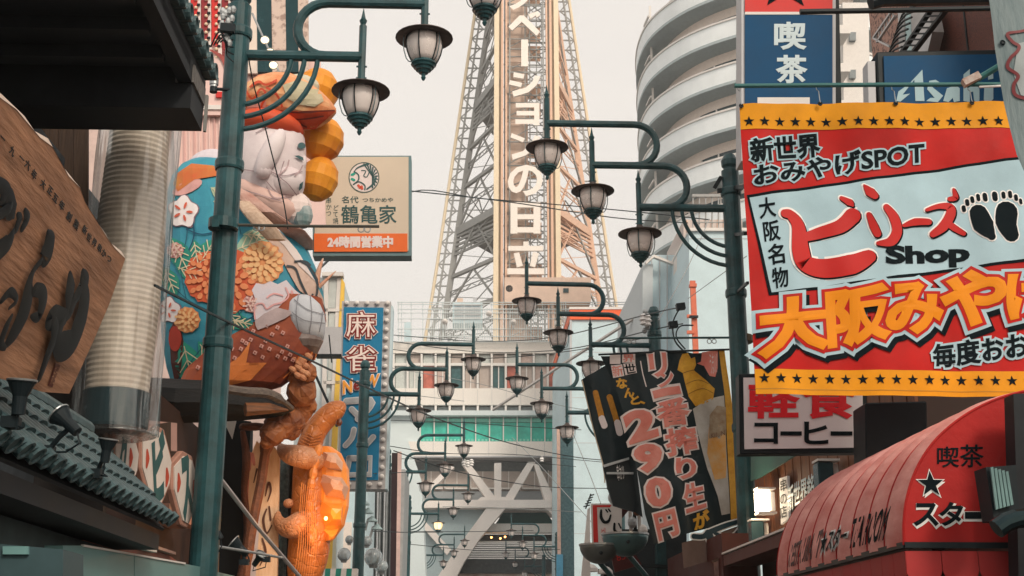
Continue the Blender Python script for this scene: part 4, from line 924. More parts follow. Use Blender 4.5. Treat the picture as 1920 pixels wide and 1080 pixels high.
for k, (u, v, r_, lab) in enumerate(((1123,1022,.26,'grey half round lamp shade below the small red bordered sign'), (1172,1002,.31,'larger teal half round lamp shade under the black banners'))):
    p = atS(u, v, 17.2); o = root('dish_lamp', lab, 'lamp', p, 'half round dish lamps over the shop')
    b = MB(); b.lathe([(r_*math.cos(R(a)), -r_*math.sin(R(a))*.95) for a in range(0, 91, 10)], p, seg=20); b.build('shade', mat('dish_metal', (.13,.15,.15), .35, .5, var=.2) if k == 0 else mat('dish_teal', (.07,.14,.15), .35, .4, var=.2), o, smooth=True)
    b = MB(); b.lathe([(r_+.008,-.012),(r_+.008,.012),(r_-.02,.012)], p, seg=24); b.build('rim', STEEL, o); b = MB(); b.ball(p-S*(r_*.93)-UP*.12, .025, seg=8, rings=5); b.build('knob', BLACK, o)
    b = MB(); b.tube([p+S*.1-UP*.2, p+S*.3+RT*.5-UP*.75], .035, 8); b.build('bracket', PAINT, o)
# -------- food stall clutter and dark shop under the price banner --------
fd = front(1250, 1020, 19.5); fd.thing('dark_shop', 'dark recessed shop front below the price banner', 'shop')
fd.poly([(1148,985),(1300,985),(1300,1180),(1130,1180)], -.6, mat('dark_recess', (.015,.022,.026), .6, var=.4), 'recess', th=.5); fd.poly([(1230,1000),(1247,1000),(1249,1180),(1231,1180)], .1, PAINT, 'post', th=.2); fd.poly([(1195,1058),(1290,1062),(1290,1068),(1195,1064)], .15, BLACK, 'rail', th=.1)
fd.poly([(1140,1030),(1175,1020),(1200,1060),(1150,1075)], .2, mat('dark_red_menu', (.09,.015,.015), .5, var=.3), 'menu_board', th=.05); fd.text('830', [(1152,1042),(1178,1036),(1180,1048),(1154,1054)], .21, RED)
fd.poly([(1150,930),(1168,915),(1175,960),(1160,978),(1150,965)], .3, mat('dark_red_food_sign', (.10,.02,.02), .4, col2=(.03,.012,.012), scale=12), 'menu_board', th=.2); fd.poly([(1166,928),(1174,920),(1176,948),(1169,955)], .36, mat('amber_food', (.5,.16,.03), .4, var=.4), 'food_model', th=.12)
for k, (u, v) in enumerate(((1148,932),(1156,928),(1163,922),(1142,940),(1180,940),(1187,962),(1178,985),(1198,1000))):
    b = MB(); b.ball(fd.p+fd.M.to_3x3() @ (fd.uv(u, v)+Vector((0,0,.45))), .07, .06, .09, 9, 6); b.build('lantern_bead', [STEEL, OFFW, BRN][k % 3], fd.root)
for k, u in enumerate((1172,1180,1188)): fd.poly([(u,960),(u+6,958),(u+8,1000),(u+2,1002)], .4, [OFFW, BLACK, OFFW][k], 'hanging_tag', th=.02)
# -------- brown curtain with the outlined character --------
ft = front(1340, 1010, 15.9); ft.thing('shop_curtain', 'brown cloth curtain with a white outlined dark character', 'curtain'); ft.wave = (lambda x, y: .015*math.sin(x*14)+.01*math.sin(y*8), .12)
ft.poly([(1278,1018),(1345,1000),(1400,980),(1400,1040),(1340,1048),(1282,1066)], 0, mat('brown_cloth', (.15,.10,.085), .8, var=.2, bump=.3), 'cloth')
CH = [([(1300,1006),(1318,1006),(1330,998),(1362,985),(1394,975)], [9,9,10,9,6]), ([(1328,1000),(1340,1030),(1348,1048)], [14,15,15]), ([(1340,1000),(1362,1010),(1378,1006),(1390,990),(1392,975)], [6,9,12,10,7])]
ft.strokes([(p, [x+5 for x in w_]) for p, w_ in CH], .008, WHITE, 'letter_edge'); ft.strokes(CH, .014, mat('navy_print', (.012,.04,.055), .5), 'lettering')
fu = front(1360, 1060, 15.2); fu.thing('draped_cover', 'creased pale pink cloth hung from a rail by the lamp post foot', 'cloth'); fu.wave = (lambda x, y: .03*math.sin(x*25)+.01*math.sin(y*7), .05)
fu.poly([(1336,1052),(1378,1032),(1384,1110),(1345,1120)], .02, mat('dusty_pink_cloth', (.36,.22,.20), .7, var=.3, scale=6), 'cloth'); fu.poly([(1332,1052),(1382,1030),(1382,1035),(1333,1057)], .05, mat('brown_rail', (.10,.06,.05), .6), 'rail')
b = MB(); b.sbox(3.0, 3.4, 14.95, 19, 0, 3.0); o = b.build('dark_red_fascia', mat('maroon_timber', (.07,.018,.014), .6, var=.2)); tag(o, 'maroon timber shop corner behind the brown curtain', 'wall')
# ================= left side of the street =================
def M3(fr, p, z=0): return fr.p+fr.M.to_3x3() @ (fr.uv(*p)+Vector((0,0,z)))
TILE = mat('roof_tile_glaze', (.030,.060,.068), .38, .1, col2=(.065,.115,.125), scale=14, bump=.1)
# -------- near tiled eave, top left --------
ev = root('tiled_eave', 'dark tiled eave overhanging at the top left corner', 'roof', st(-3, 8, 4))
EZ = 4.08+EYE; XE = -2.03
e_end = atX(379, 248, XE); sE = e_end.dot(S); EZ = e_end.z
eh = atX(345, 170, XE-.05)
b = MB(); b.sbox(-6, XE, 2.5, sE-.55, EZ+.28, EZ+.36); b.build('underside', DARKW, ev)
b = MB(); b.sbox(XE-.1, XE, 2.5, sE, EZ+.2, EZ+.42); b.build('fascia', DARKW, ev)
b = MB(); b.sbox(-6, XE-.0, sE-.45, sE-.02, EZ, EZ+.34); b.build('end_beam', DARKW, ev)
for i in range(16): b = MB(); b.sbox(-6, XE-.12, sE-.9-i*.42, sE-.82-i*.42, EZ+.18, EZ+.275); b.build('rafter', DARKW, ev)
b = MB(); b.sbox(XE-.12, XE+.015, sE-.47, sE-.05, EZ+.20, EZ+.34); b.build('beam_end_cap', mat('grey_beam_cap', (.20,.19,.18), .7, col2=(.08,.08,.08), scale=20), ev)
b = MB(); b.prism([st(XE+.01, sE-.03, EZ), st(XE+.012, sE, EZ), st(XE+.012, sE, EZ+.3), st(XE+.01, sE-.03, EZ+.3)], RT*.02); b.build('edge_strip', mat('grey_edge', (.22,.22,.21), .6), ev)
capm = MB(); capm.lathe([(.001,0),(.05,0),(.055,.012),(.066,.014),(.07,.0),(.07,-.3),(.06,-.3)], (0,0,0), axis=RT, seg=14)
rcap = None
for i in range(28):
    s_ = sE-.02-i*.19
    if rcap is None: rcap = capm.build('round_tile', TILE, None); rcap.parent = ev; MW[rcap.name] = MW[ev.name]; o = rcap
    else: o = rcap.copy(); COL.objects.link(o)
    o.matrix_basis = Matrix.Translation(st(XE+.07, s_, EZ+.50)-MW[ev.name].translation)
    b = MB(); b.sbox(XE-.5, XE+.05, s_-.16, s_-.03, EZ+.43, EZ+.455); b.build('flat_tile', TILE, ev)
b = MB(); b.prism([st(XE, 2.5, EZ+.43), st(-6, 2.5, EZ+.43), st(-6, 2.5, EZ+2.4)], S*(sE-2.5)); b.build('roof_slope', TILE, ev)
b = MB(); c = st(-2.75, sE-1.6, EZ+.27); b.lathe([(.05,-.02),(.05,0)], c, seg=12); b.build('downlight', mat('dim_downlight', (.35,.36,.36), .3), ev)
# wall behind under the eave
wl = root('dark_shop', 'dark timber shop behind the wooden signboard at left', 'shop', st(-4, 8, 0))
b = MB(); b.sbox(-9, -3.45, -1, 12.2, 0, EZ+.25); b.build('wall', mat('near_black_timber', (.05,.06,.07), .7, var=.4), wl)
PAN = wood('dark_brown_panel', (.065,.038,.024), (.035,.022,.016), 3, 2)
fw1 = front(140, 240, 10.4); fw1.root = wl
for i in range(4): fw1.rect(54+i*28, 216, 81+i*28, 520, 0, PAN, 'plank', th=.03)
fw1.rect(48, 212, 58, 520, .03, PAN, 'post', th=.08); fw1.rect(40, 500, 190, 1200, -.05, mat('near_black_timber2', (.02,.018,.018), .7), 'wall', th=.1)
# -------- wooden signboard --------
pT = atX(235, 485, -1.80); sT = pT.dot(S)
dd = ray(130, 738); pB = onplane(130, 738, C0+S*sT, S)
fz1 = Fr(pT, S, pT-pB)
SB = mat('sign_timber', (.50,.26,.15), .6, col2=(.20,.10,.058), scale=1.6, stretch=(.9,7,4), bump=.35, bscale=5)
sb1 = fz1.thing('wooden_signboard', 'carved timber signboard with glossy black brush characters at left', 'signboard')
edge = [(-120,40),(0,183),(30,205),(55,235),(75,258),(98,275),(112,300),(128,330),(150,352),(160,380),(185,420),(205,452),(216,466),(235,485)]
pl = edge+[(205,570),(175,640),(152,690),(130,738),(80,735),(40,720),(-20,705),(-140,690)]
fz1.poly(pl, 0, SB, 'board', th=.07)
bk = wood('pale_bark_edge', (.62,.50,.42), (.45,.36,.30), 6, 0); b = MB()
q = [fz1.uv(*p) for p in edge]; b.v = [Vector((a.x, a.y, .002)) for a in q]+[Vector((a.x+.004*(i % 3), a.y+.022+.010*(i % 2), -.035)) for i, a in enumerate(q)]
for i in range(len(q)-1): b.f.append([i, i+1, len(q)+i+1, len(q)+i])
b.build('bark_edge', bk, sb1, local=True)
LQ = mat('glossy_black_lacquer', (.004,.007,.010), .35, var=0, spec=.12)
br = [([(-30,330),(2,350),(8,375),(2,400)], [8,12,16,8]), ([(0,372),(10,365),(16,395),(20,405)], [10,12,16,4]), ([(24,428),(30,408),(27,400)], [7,8,4]), ([(36,425),(44,408),(40,392)], [7,9,4]), ([(-12,470),(8,452),(18,430)], [18,16,4]), ([(-10,400),(8,390),(14,380)], [10,10,4]),
      ([(82,432),(84,450),(78,478),(70,488)], [4,16,20,6]), ([(70,486),(55,505),(46,530),(42,560),(34,590),(16,625),(0,648)], [5,6,10,16,18,14,4]), ([(58,540),(70,545),(72,565),(64,590),(50,590)], [10,10,12,10,3]), ([(-6,560),(10,545),(22,560),(8,575)], [6,8,5,3]), ([(0,650),(-8,640),(2,610),(12,590)],[4,8,8,4]),
      ([(112,600),(120,570),(122,540),(121,510)], [6,8,12,4]), ([(88,612),(84,600),(90,588),(118,588),(130,560),(147,530),(145,505)], [4,12,14,8,10,16,4]), ([(145,515),(148,560),(140,600),(126,638),(108,645),(98,628),(112,590)], [4,14,20,20,20,12,5]), ([(90,600),(92,625),(78,665),(64,704)], [8,10,10,7])]
for k_, st_k in enumerate(br): fz1.strokes([(st_k[0], [x_*1.25 for x_ in st_k[1]])], .012+.0012*k_, LQ, 'brush_stroke', dome=.003)
SBK = mat('carved_ink', (.025,.028,.03), .45, var=0)
cs = '一九一六年 大正五年 創業 新世界串かつ'
fn_ = [(4,258),(22,282),(40,296),(51,308),(63,326),(0,0),(80,344),(93,356),(103,370),(115,384),(0,0),(129,405),(142,420),(0,0),(158,430),(166,444),(176,454),(186,464),(194,474),(204,484)]
for ch, (u, v) in zip(cs, fn_):
    if ch != ' ': r_ = 8 if u < 150 else 7; fz1.text(ch, [(u-r_*.2,v-r_*1.6),(u+r_*.9,v-r_*.3),(u+r_*.2,v+r_*1.7),(u-r_*.9,v+r_*.4)], .003, SBK, fat=.03, cell=True)
fz1.poly([(102,680),(112,684),(97,726),(88,722)], .004, mat('seal_brown', (.10,.022,.014), .5), 'seal'); fz1.text('新世', [(103,684),(110,687),(98,722),(91,719)], .007, SB)
# -------- lower tiled roof --------
lr = root('tiled_roof', 'lower roof of blue grey tiles below the timber signboard', 'roof', st(-2.4, 7, 2.5))
a0 = atX(25, 841, -2.0); a1 = atX(316, 983, -2.0); sA, sB_ = a0.dot(S), a1.dot(S); zE = (a0.z+a1.z)/2
print('roof', sA, sB_, a0.z, a1.z)
RX, RZ = -.62, .60; dr = Vector((RX, 0, RZ)); dN = (RT*RX+UP*RZ).normalized(); L_ = math.hypot(RX, RZ)
nT = 34; pitch = (sB_-sA)/19.5
seg_m = MB(); n_ = 8
sl = L_/4
for e, (h0, r0) in enumerate(((0, .068), (sl+.03, .066))):
    for j in range(n_+1):
        a = math.pi*j/n_; seg_m.v.append(dN*h0+S*(r0*math.cos(a))+(S.cross(dN)*-1 if S.cross(dN).z < 0 else S.cross(dN))*(r0*.42*math.sin(a)+(.022 if e == 0 else 0)))
seg_m.f = [[j, j+1, n_+2+j, n_+1+j] for j in range(n_)]+[[j for j in range(n_+1)]]
tp = None; NRM = (S.cross(dN)*-1 if S.cross(dN).z < 0 else S.cross(dN))
for i in range(nT):
    s_ = sB_-i*pitch
    for k in range(4):
        loc = st(-2.0, s_, zE)+dN*(k*sl)+NRM*.02
        if tp is None: tp = seg_m.build('roof_tile', TILE, None, smooth=False); tp.parent = lr; MW[tp.name] = MW[lr.name]; o = tp
        else: o = tp.copy(); COL.objects.link(o)
        o.matrix_basis = Matrix.Translation(loc-MW[lr.name].translation)
    b = MB(); c = st(-2.0, s_, zE)+NRM*.03-dN*.002; b.lathe([(.001,.005),(.036,.005),(.04,.014),(.052,.014),(.052,-.03)], c, axis=-dN, seg=12); b.build('tile_cap', TILE, lr)
    for k in range(4):
        b = MB(); c = st(-2.0, s_-pitch/2, zE)+dN*(k*sl); b.prism([c-S*pitch*.4-NRM*.004, c+S*pitch*.4-NRM*.004, c+S*pitch*.4+dN*(sl+.02)-NRM*.02, c-S*pitch*.4+dN*(sl+.02)-NRM*.02], NRM*.018); b.build('pan_tile', TILE, lr)
b = MB(); q0 = st(-2.0, sB_+.05, zE)-NRM*.05; q1 = q0+dN*L_; b.prism([q0, q1, q1-NRM*.02, q0-NRM*.02], -S*(nT*pitch+.1)); b.build('roof_board', DARKW, lr)
b = MB(); q1 = st(-2.0, sB_+.03, zE)+dN*(L_+.03); b.tube([q1+NRM*.03, q1+NRM*.03-S*(nT*pitch)], .06, 10); b.build('ridge', TILE, lr)
b = MB(); b.sbox(-2.9, -2.06, sB_-nT*pitch, sB_+.02, zE-.18, zE-.08); b.build('eave_board', DARKW, lr)
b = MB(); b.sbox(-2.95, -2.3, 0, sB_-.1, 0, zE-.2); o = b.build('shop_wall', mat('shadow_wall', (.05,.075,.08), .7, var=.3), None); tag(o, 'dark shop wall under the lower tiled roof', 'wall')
# -------- spotlights on the roof --------
def spotlight(base, head, aim, r_, lab, pale=.0):
    base, head, aim = Vector(base), Vector(head), Vector(aim).normalized()
    o = root('spotlight', lab, 'spotlight', base, 'black spotlights over the shop fronts')
    b = MB(); b.lathe([(.0,-r_*2.3),(r_*.45,-r_*2.25),(r_*.5,-r_*1.0),(r_*.62,-r_*.75),(r_*.9,-r_*.1),(r_*1.0,0),(r_*1.0,r_*.12)], head, axis=aim, seg=16); b.build('lamp_body', BLACK, o)
    b = MB(); b.lathe([(r_*1.03,r_*.06),(r_*1.05,r_*.16),(r_*.95,r_*.2),(r_*.9,r_*.12)], head, axis=aim, seg=18); b.build('rim', STEEL, o)
    b = MB(); b.lathe([(r_*.9,r_*.10),(r_*.6,r_*.15),(0,r_*.17)], head, axis=aim, seg=14); b.build('lens', mat('lamp_lens', (.35,.38,.38), .12, var=0), o)
    back = head-aim*r_*1.5
    b = MB(); b.tube([back, (back+base)/2+UP*.01, base], r_*.22, 7); b.bar(base-UP*.02, base+UP*.03, r_*1.1); b.build('bracket', BLACK, o)
    b = MB(); b.tube([head-aim*r_*2.2, head-aim*r_*2.6+UP*-.04, back+(base-back)*.5+RT*.04-UP*.06, base], r_*.09, 5); b.build('cable', BLACK, o); return o
fr_ = front(100, 800, sA+1.1)
def PF(u, v, s): return atS(u, v, s)
spotlight(PF(20,795,5.5), PF(41,716,5.45), UP+RT*.05-S*.12, .062, 'upright black spotlight at the foot of the timber signboard')
spotlight(PF(88,848,6.2), PF(112,778,6.15), Vector((-.75,.1,.66)), .058, 'black spotlight tilted left in front of the plastic wrapped lantern')
spotlight(PF(180,890,6.9), PF(203,826,6.85), UP+RT*.12-S*.1, .052, 'black spotlight standing below the bottom of the wrapped lantern')
# -------- big paper lantern in plastic --------
sL = 10.0; cL = atS(238, 500, sL)
ln = root('paper_lantern', 'tall ribbed cream paper lantern wrapped in clear plastic', 'lantern', cL)
zt_, zb_, zc_ = atS(238,205,sL).z, atS(238,808,sL).z, atS(238,738,sL).z
rl_ = 63/pxm(cL)
cx = atS(240, 500, sL); ax_c = lambda z: Vector((cx.x, cx.y, z))
PAPER = mat('lantern_paper', (.76,.66,.56), .7, col2=(.60,.49,.40), scale=3, thr=(.35,.65)); 
nR = 54; prof = []
for i in range(nR+1):
    z = zc_+(zt_-zc_)*i/nR; t = i/nR; r_ = rl_*(.90+.12*math.sin(math.pi*min(1, t*1.15)))
    prof.append((r_*.975, z)); prof.append((r_*1.0, z+(zt_-zc_)/nR*.5))
b = MB(); b.lathe(prof[:-1], (cx.x, cx.y, 0), seg=36); b.build('paper_body', PAPER, ln)
b = MB(); b.lathe([(rl_*.3,zb_+.005),(rl_*.92,zb_+.01),(rl_*.95,zb_+.03),(rl_*.95,zc_),(rl_*.90,zc_+.01)], (cx.x, cx.y, 0), seg=36); b.build('base_ring', mat('dark_teal_lacquer', (.012,.04,.05), .25, coat=.5), ln)
b = MB(); b.lathe([(rl_*.9,zt_-.05),(rl_*.95,zt_),(rl_*.8,zt_+.12)], (cx.x, cx.y, 0), seg=36); b.build('top_ring', BLACK, ln)
pm = bpy.data.materials.new('clear_plastic'); pm.use_nodes = True; n = pm.node_tree; n.nodes.clear()
tr = n.nodes.new('ShaderNodeBsdfTransparent'); tr.inputs[0].default_value = (.90,.92,.92,1); gl = n.nodes.new('ShaderNodeBsdfGlossy'); gl.inputs['Roughness'].default_value = .2; df = n.nodes.new('ShaderNodeBsdfDiffuse'); df.inputs[0].default_value = (.6,.62,.62,1)
lw = n.nodes.new('ShaderNodeLayerWeight'); lw.inputs[0].default_value = .45; m1 = n.nodes.new('ShaderNodeMixShader'); m2 = n.nodes.new('ShaderNodeMixShader'); m2.inputs[0].default_value = .12; ou = n.nodes.new('ShaderNodeOutputMaterial')
tc = n.nodes.new('ShaderNodeTexCoord'); mp = n.nodes.new('ShaderNodeMapping'); mp.inputs['Scale'].default_value = (9,9,.8); nz = n.nodes.new('ShaderNodeTexNoise'); nz.inputs['Scale'].default_value = 1.; bp = n.nodes.new('ShaderNodeBump'); bp.inputs['Strength'].default_value = .6; bp.inputs['Distance'].default_value = .03
n.links.new(tc.outputs['Object'], mp.inputs[0]); n.links.new(mp.outputs[0], nz.inputs[0]); n.links.new(nz.outputs[0], bp.inputs['Height']); n.links.new(bp.outputs[0], gl.inputs['Normal'])
n.links.new(gl.outputs[0], m2.inputs[1]); n.links.new(df.outputs[0], m2.inputs[2]); mm = n.nodes.new('ShaderNodeMath'); mm.operation = 'MULTIPLY_ADD'; mm.inputs[1].default_value = .55; mm.inputs[2].default_value = .07
n.links.new(lw.outputs['Facing'], mm.inputs[0]); n.links.new(mm.outputs[0], m1.inputs[0]); n.links.new(tr.outputs[0], m1.inputs[1]); n.links.new(m2.outputs[0], m1.inputs[2]); n.links.new(m1.outputs[0], ou.inputs[0])
b = MB(); NP, NZ = 60, 26
for i in range(NZ+1):
    z = (zb_-.035)+(zt_+.05-zb_)*i/NZ
    for j in range(NP):
        a = 2*math.pi*j/NP; rr = rl_*(1.20+.03*math.sin(5*a+z*2)+.02*math.sin(11*a+z*5)+.02*math.sin(17*a-z*3)); b.v.append(Vector((cx.x+rr*math.cos(a), cx.y+rr*math.sin(a), z)))
for i in range(NZ):
    for j in range(NP): a = i*NP+j; c = i*NP+(j+1) % NP; b.f.append([a, c, c+NP, a+NP])
b.build('plastic_wrap', pm, ln, smooth=True)
b = MB(); b.lathe([(rl_*1.19,zb_-.035),(rl_*1.21,zb_-.02),(rl_*.9,zb_-.06),(rl_*.5,zb_-.05)], (cx.x, cx.y, 0), seg=40); k = len(b.v); b.tube([ax_c(zb_-.03)+RT*rl_*1.0-S*.05, ax_c(zb_+.0)+RT*rl_*1.15-S*.06, ax_c(zb_+.03)+RT*rl_*1.2-S*.05], [.012,.02,.008], 6); b.build('gathered_plastic', pm, ln, smooth=True)
b = MB(); b.tube([ax_c(zt_+.1), ax_c(EZ+.2)], .03, 8); b.build('hanger', BLACK, ln)
# -------- hexagonal plaques --------
HX = mat('plaque_face', (.62,.55,.50), .5, var=.08); HXR = mat('plaque_rim', (.38,.20,.15), .4, var=.2); HT = mat('plaque_letter', (.04,.10,.10), .4)
fh = Fr(st(-2.55, 11, 3), (S*.92+RT*.4).normalized(), UP)
def plaque(u, v, w_, h_, ch, q, lab, extra=None):
    fh2 = Fr(onplane(u, v, st(-2.5, 11, 3), fh.N), fh.X, UP); fh2.thing('plaque', lab, 'sign', 'elongated hexagonal plaques on the shop front')
    hexp = lambda k: [(u-w_*.55*k, v-h_*.40*k), (u-w_*.1*k, v-h_*.58*k), (u+w_*.3*k, v-h_*.50*k), (u+w_*.58*k, v-h_*.1*k), (u+w_*.50*k, v+h_*.2*k), (u+w_*.1*k, v+h_*.55*k), (u-w_*.15*k, v+h_*.5*k), (u-w_*.55*k, v-h_*.02*k)]
    fh2.poly(hexp(1.0), 0, HXR, 'rim', th=.06, bevel=.01); fh2.poly(hexp(.86), .012, HX, 'face', th=.02); fh2.text(ch, q, .016, HT, fat=.06)
    for (a, c) in (extra or []): fh2.strokes([([(a, c-16), (a+1, c), (a-1, c+16)], [3,7,3])], .016, mat('red_brown_print', (.42,.07,.04), .5), 'small_lettering')
plaque(292, 880, 55, 150, 'ビ', [(283,828),(304,812),(306,925),(288,938)], 'large oval plaque with a dark character left of the post', [(273,860),(310,895)])
plaque(347, 920, 46, 130, 'ス', [(337,868),(352,858),(358,955),(343,972)], 'narrow plaque with a dark character beside the lamp post', [(332,905),(361,918)])
plaque(236, 862, 44, 120, 'ク', [(222,830),(234,818),(236,880),(222,900)], 'partly hidden plaque behind the spotlight, left of the others', [(242,858)])
pw = root('plaque_wall', 'dark wall with timber posts behind the hexagonal plaques', 'wall', st(-3, 12, 0))
b = MB(); b.sbox(-6, -3.05, 12.2, 17.2, 0, 4.15); b.build('wall', mat('brown_black_wall', (.05,.03,.025), .7, var=.3), pw)
b = MB(); b.sbox(-3.05, -2.75, 12.2, 13.6, 2.9, 3.0); b.build('ledge', HXR, pw)
fh.root = pw; fh.poly([(262,783),(350,792),(350,845),(322,842),(262,815)], -.1, mat('pink_post', (.42,.25,.21), .7, var=.1), 'panel', th=.05); fh.poly([(304,795),(335,790),(335,846),(315,845)], -.08, PAN, 'panel', th=.05)
# little roofed tablets, red timber rail and teal box sign at the foot
fl2 = Fr(st(-2.35, 9, 2), S, UP); tb = fl2.thing('red_timber_rail', 'red brown timber rail with small gabled tablets beneath the tiled roof', 'rail')
RB = mat('red_brown_timber', (.30,.09,.06), .6, var=.25, stretch=(1,8,1))
fl2.poly([(160,988),(315,1040),(335,1054),(335,1062),(155,1022)], 0, RB, 'rail', th=.2); fl2.poly([(162,985),(318,1035),(318,1040),(162,992)], .05, HXR, 'moulding', th=.1)
for k, (u, v) in enumerate(((186,985),(225,1000),(268,1018))): fl2.poly([(u-12,v+12),(u-14,v-2),(u,v-14),(u+12,v+2),(u+14,v+18)], .05, [OFFW, HXR, HX][k], 'tablet', th=.04)
TLS = mat('teal_grey_sheet', (.14,.28,.28), .5, var=.08)
ftl = Fr(st(-2.2, 8.6, 1.8), S, UP); tt = ftl.thing('teal_box_sign', 'plain teal grey box sign along the bottom left of the picture', 'sign')
ftl.poly([(118,1023),(155,1023),(251,1041),(251,1200),(118,1200)], 0, TLS, 'panel', th=.2); ftl.poly([(252.5,1041),(346,1057),(398,1067),(398,1200),(252.5,1200)], 0, TLS, 'panel', th=.2); ftl.poly([(155,1021),(346,1055),(346,1058),(155,1025)], .01, OFFW, 'edge', th=.02)
ftl2 = Fr(st(-2.25, 9.9, 1.8), S, UP); ftl2.thing('teal_box_sign', 'second teal box edge just right of the lamp post foot', 'sign'); ftl2.poly([(385,1067),(440,1080),(440,1150),(385,1150)], 0, TLS, 'panel', th=.2)
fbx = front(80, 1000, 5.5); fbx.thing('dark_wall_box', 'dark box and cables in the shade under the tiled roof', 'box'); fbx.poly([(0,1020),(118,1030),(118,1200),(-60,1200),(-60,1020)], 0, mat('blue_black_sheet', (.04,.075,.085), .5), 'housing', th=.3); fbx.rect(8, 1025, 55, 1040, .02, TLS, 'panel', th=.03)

# -------- striped amusement building --------
fp = front(440, 100, 18.6); pr = fp.thing('striped_building', 'red and white striped facade with rows of bulbs behind the lamp post', 'building')
b = MB(); p_ = [st(-10,18.8,0), st(-2.72,18.8,0), st(-3.6,23.5,0), st(-10,23.5,0)]; b.prism(p_, UP*14); b.build('block', mat('pinkish_wall', (.60,.46,.42), .7), pr)
SR = mat('stripe_red', (.62,.035,.03), .45, var=.06); SDR = mat('stripe_maroon', (.28,.03,.035), .45, var=.06); SWH = mat('stripe_white', (.80,.74,.70), .5, var=.04); BLB = mat('bulb_cream', (.85,.68,.50), .3, var=.05)
u = 300; i = 0
while u < 440:
    w_ = 12; fp.poly([(u,-160),(u+w_,-160),(u+w_+1.5,122),(u+1.5,122)], .02, [SDR, SR][i % 2], 'stripe', th=.05); fp.poly([(u+w_,-160),(u+w_+6,-160),(u+w_+7.5,122),(u+w_+1.5,122)], .0, SWH, 'stripe', th=.05)
    b = MB(); v = -30
    while v < 118: b.ball(M3(fp, (u+w_-1.5, v), .04), .028, seg=7, rings=4); v += 15.5
    b.build('bulb_row', BLB, pr, kind='stuff'); b = MB(); v = -36
    while v < 118: b.bar(M3(fp, (u+w_+.5, v), .03), M3(fp, (u+w_+6, v), .03), .03); v += 15.5
    b.build('socket_row', BLACK, pr, kind='stuff'); u += 19.2; i += 1
PKC = mat('pale_pink_corrugated', (.78,.56,.52), .6, var=.05); PKD = mat('deeper_pink', (.66,.40,.37), .6, var=.05)
fp.poly([(320,108),(600,108),(610,420),(330,420)], -.06, PKC, 'pink_panel', th=.05)
for k in range(26): fp.poly([(332+k*9.5,112),(335+k*9.5,112),(338+k*9.5,420),(335+k*9.5,420)], -.03, [PKC, PKD][k % 2], 'corrugation', th=.03)
def archp(cx_, top, w_, h_): return [(cx_-w_, top+h_)]+[(cx_-w_*math.cos(R(a)), top+h_*.55*(1-math.sin(R(a)))) for a in range(0, 181, 12)]+[(cx_+w_, top+h_)]
fp.poly(archp(398, 84, 42, 130), .02, mat('arch_cream', (.78,.68,.64), .6, var=.04), 'arch', th=.1); fp.poly(archp(400, 100, 31, 118), .05, PKC, 'arch_panel', th=.06); fp.strokes([([(396,98),(418,112),(430,138)], [3,8,10])], .08, mat('arch_shadow_maroon', (.35,.08,.07), .5), 'arch_shadow')  # maroon stroke paints the shadow inside the arch's upper right
fp.poly([(322,200),(440,201),(440,209),(322,208)], .08, OFFW, 'ledge', th=.1); fp.rect(407, 177, 432, 187, .1, SR, 'red_sign', th=.08)
for (a, c) in ((480,508),(534,558)): fp.poly([(a,-160),(c,-160),(c+3,138),(a+4,138)], .06, mat('dark_teal_glass', (.012,.05,.06), .25), 'window_strip', th=.06)
MRB = mat('veined_cladding', (.66,.52,.45), .6, col2=(.36,.25,.21), scale=9, thr=(.38,.5)); fp.poly([(508,-160),(534,-160),(538,138),(512,138)], .07, MRB, 'cladding', th=.05); fp.poly([(558,-160),(577,-160),(580,138),(561,138)], .07, MRB, 'cladding', th=.05)
fp.poly([(455,-160),(480,-160),(484,140),(458,140)], .05, mat('pale_cladding', (.80,.68,.60), .6, var=.05), 'cladding', th=.05)
for k, (u, v) in enumerate(((497,75),(507,98),(513,122),(521,141))):
    p = atS(u, v, 17.9); o = root('round_spot', ['glowing round spotlight above the lamp arm, uppermost of four', 'glowing round spotlight just above the lamp arm', 'glowing round spotlight just below the lamp arm', 'lowest glowing round spotlight over the painted cap'][k], 'spotlight', p, 'four glowing spotlights over the painted figure')
    b = MB(); b.lathe([(.0,-.09),(.05,-.08),(.068,-.02),(.07,.02)], p, axis=-UP*.5-S, seg=14); b.build('shell', STEEL, o); b = MB(); b.ball(p-S*.02-UP*.012, .062, .062, .05, 12, 8); b.build('lens', mat('glowing_lens', (.9,.8,.65), .3, var=0, emit=(1,.78,.5), es=1.7), o); b = MB(); b.tube([p+S*.03, p+S*.1+UP*.06-RT*.02, p+S*.3+UP*.12-RT*.06], .014, 6); b.build('bracket', BLACK, o)
rod([atS(473,25,17.9), atS(497,78,17.9), atS(528,145,17.9)], .018, STEEL, 'conduit', 'steel conduit carrying the four glowing spotlights', 'conduit')
# camera and clutter on the nearest lamp post
o = root('post_camera', 'small grey cylinder camera on an arm left of the nearest post', 'camera', atS(402,160,11.1)); b = MB(); b.lathe([(.035,-.07),(.035,.0),(.042,.005),(.042,.075),(.03,.08)], atS(401,160,11.1), seg=14); b.build('housing', STEEL, o); b = MB(); b.tube([atS(404,167,11.1), atS(432,168,11.1)], .016, 7); b.build('arm', BLACK, o); b = MB(); b.lathe([(.036,-.07),(.036,-.02),(.03,-.015)], atS(401,160,11.1)-UP*.001, seg=14); b.build('base_cap', BLACK, o)
b = MB()
for k in range(14): b.ball(atS(424+random.uniform(-8,14), 40+random.uniform(-25,45), 11.0), .03, .03, .045, 7, 4)
o = b.build('cable_clutter', STEEL); tag(o, 'tangle of small insulators and fittings beside the nearest post', 'fittings', kind='stuff')
b = MB(); b.bar(atS(414,52,10.95), atS(440,54,10.95), .06, .08)
o = b.build('junction_box', BLACK); tag(o, 'black junction box left of the nearest lamp post', 'box')
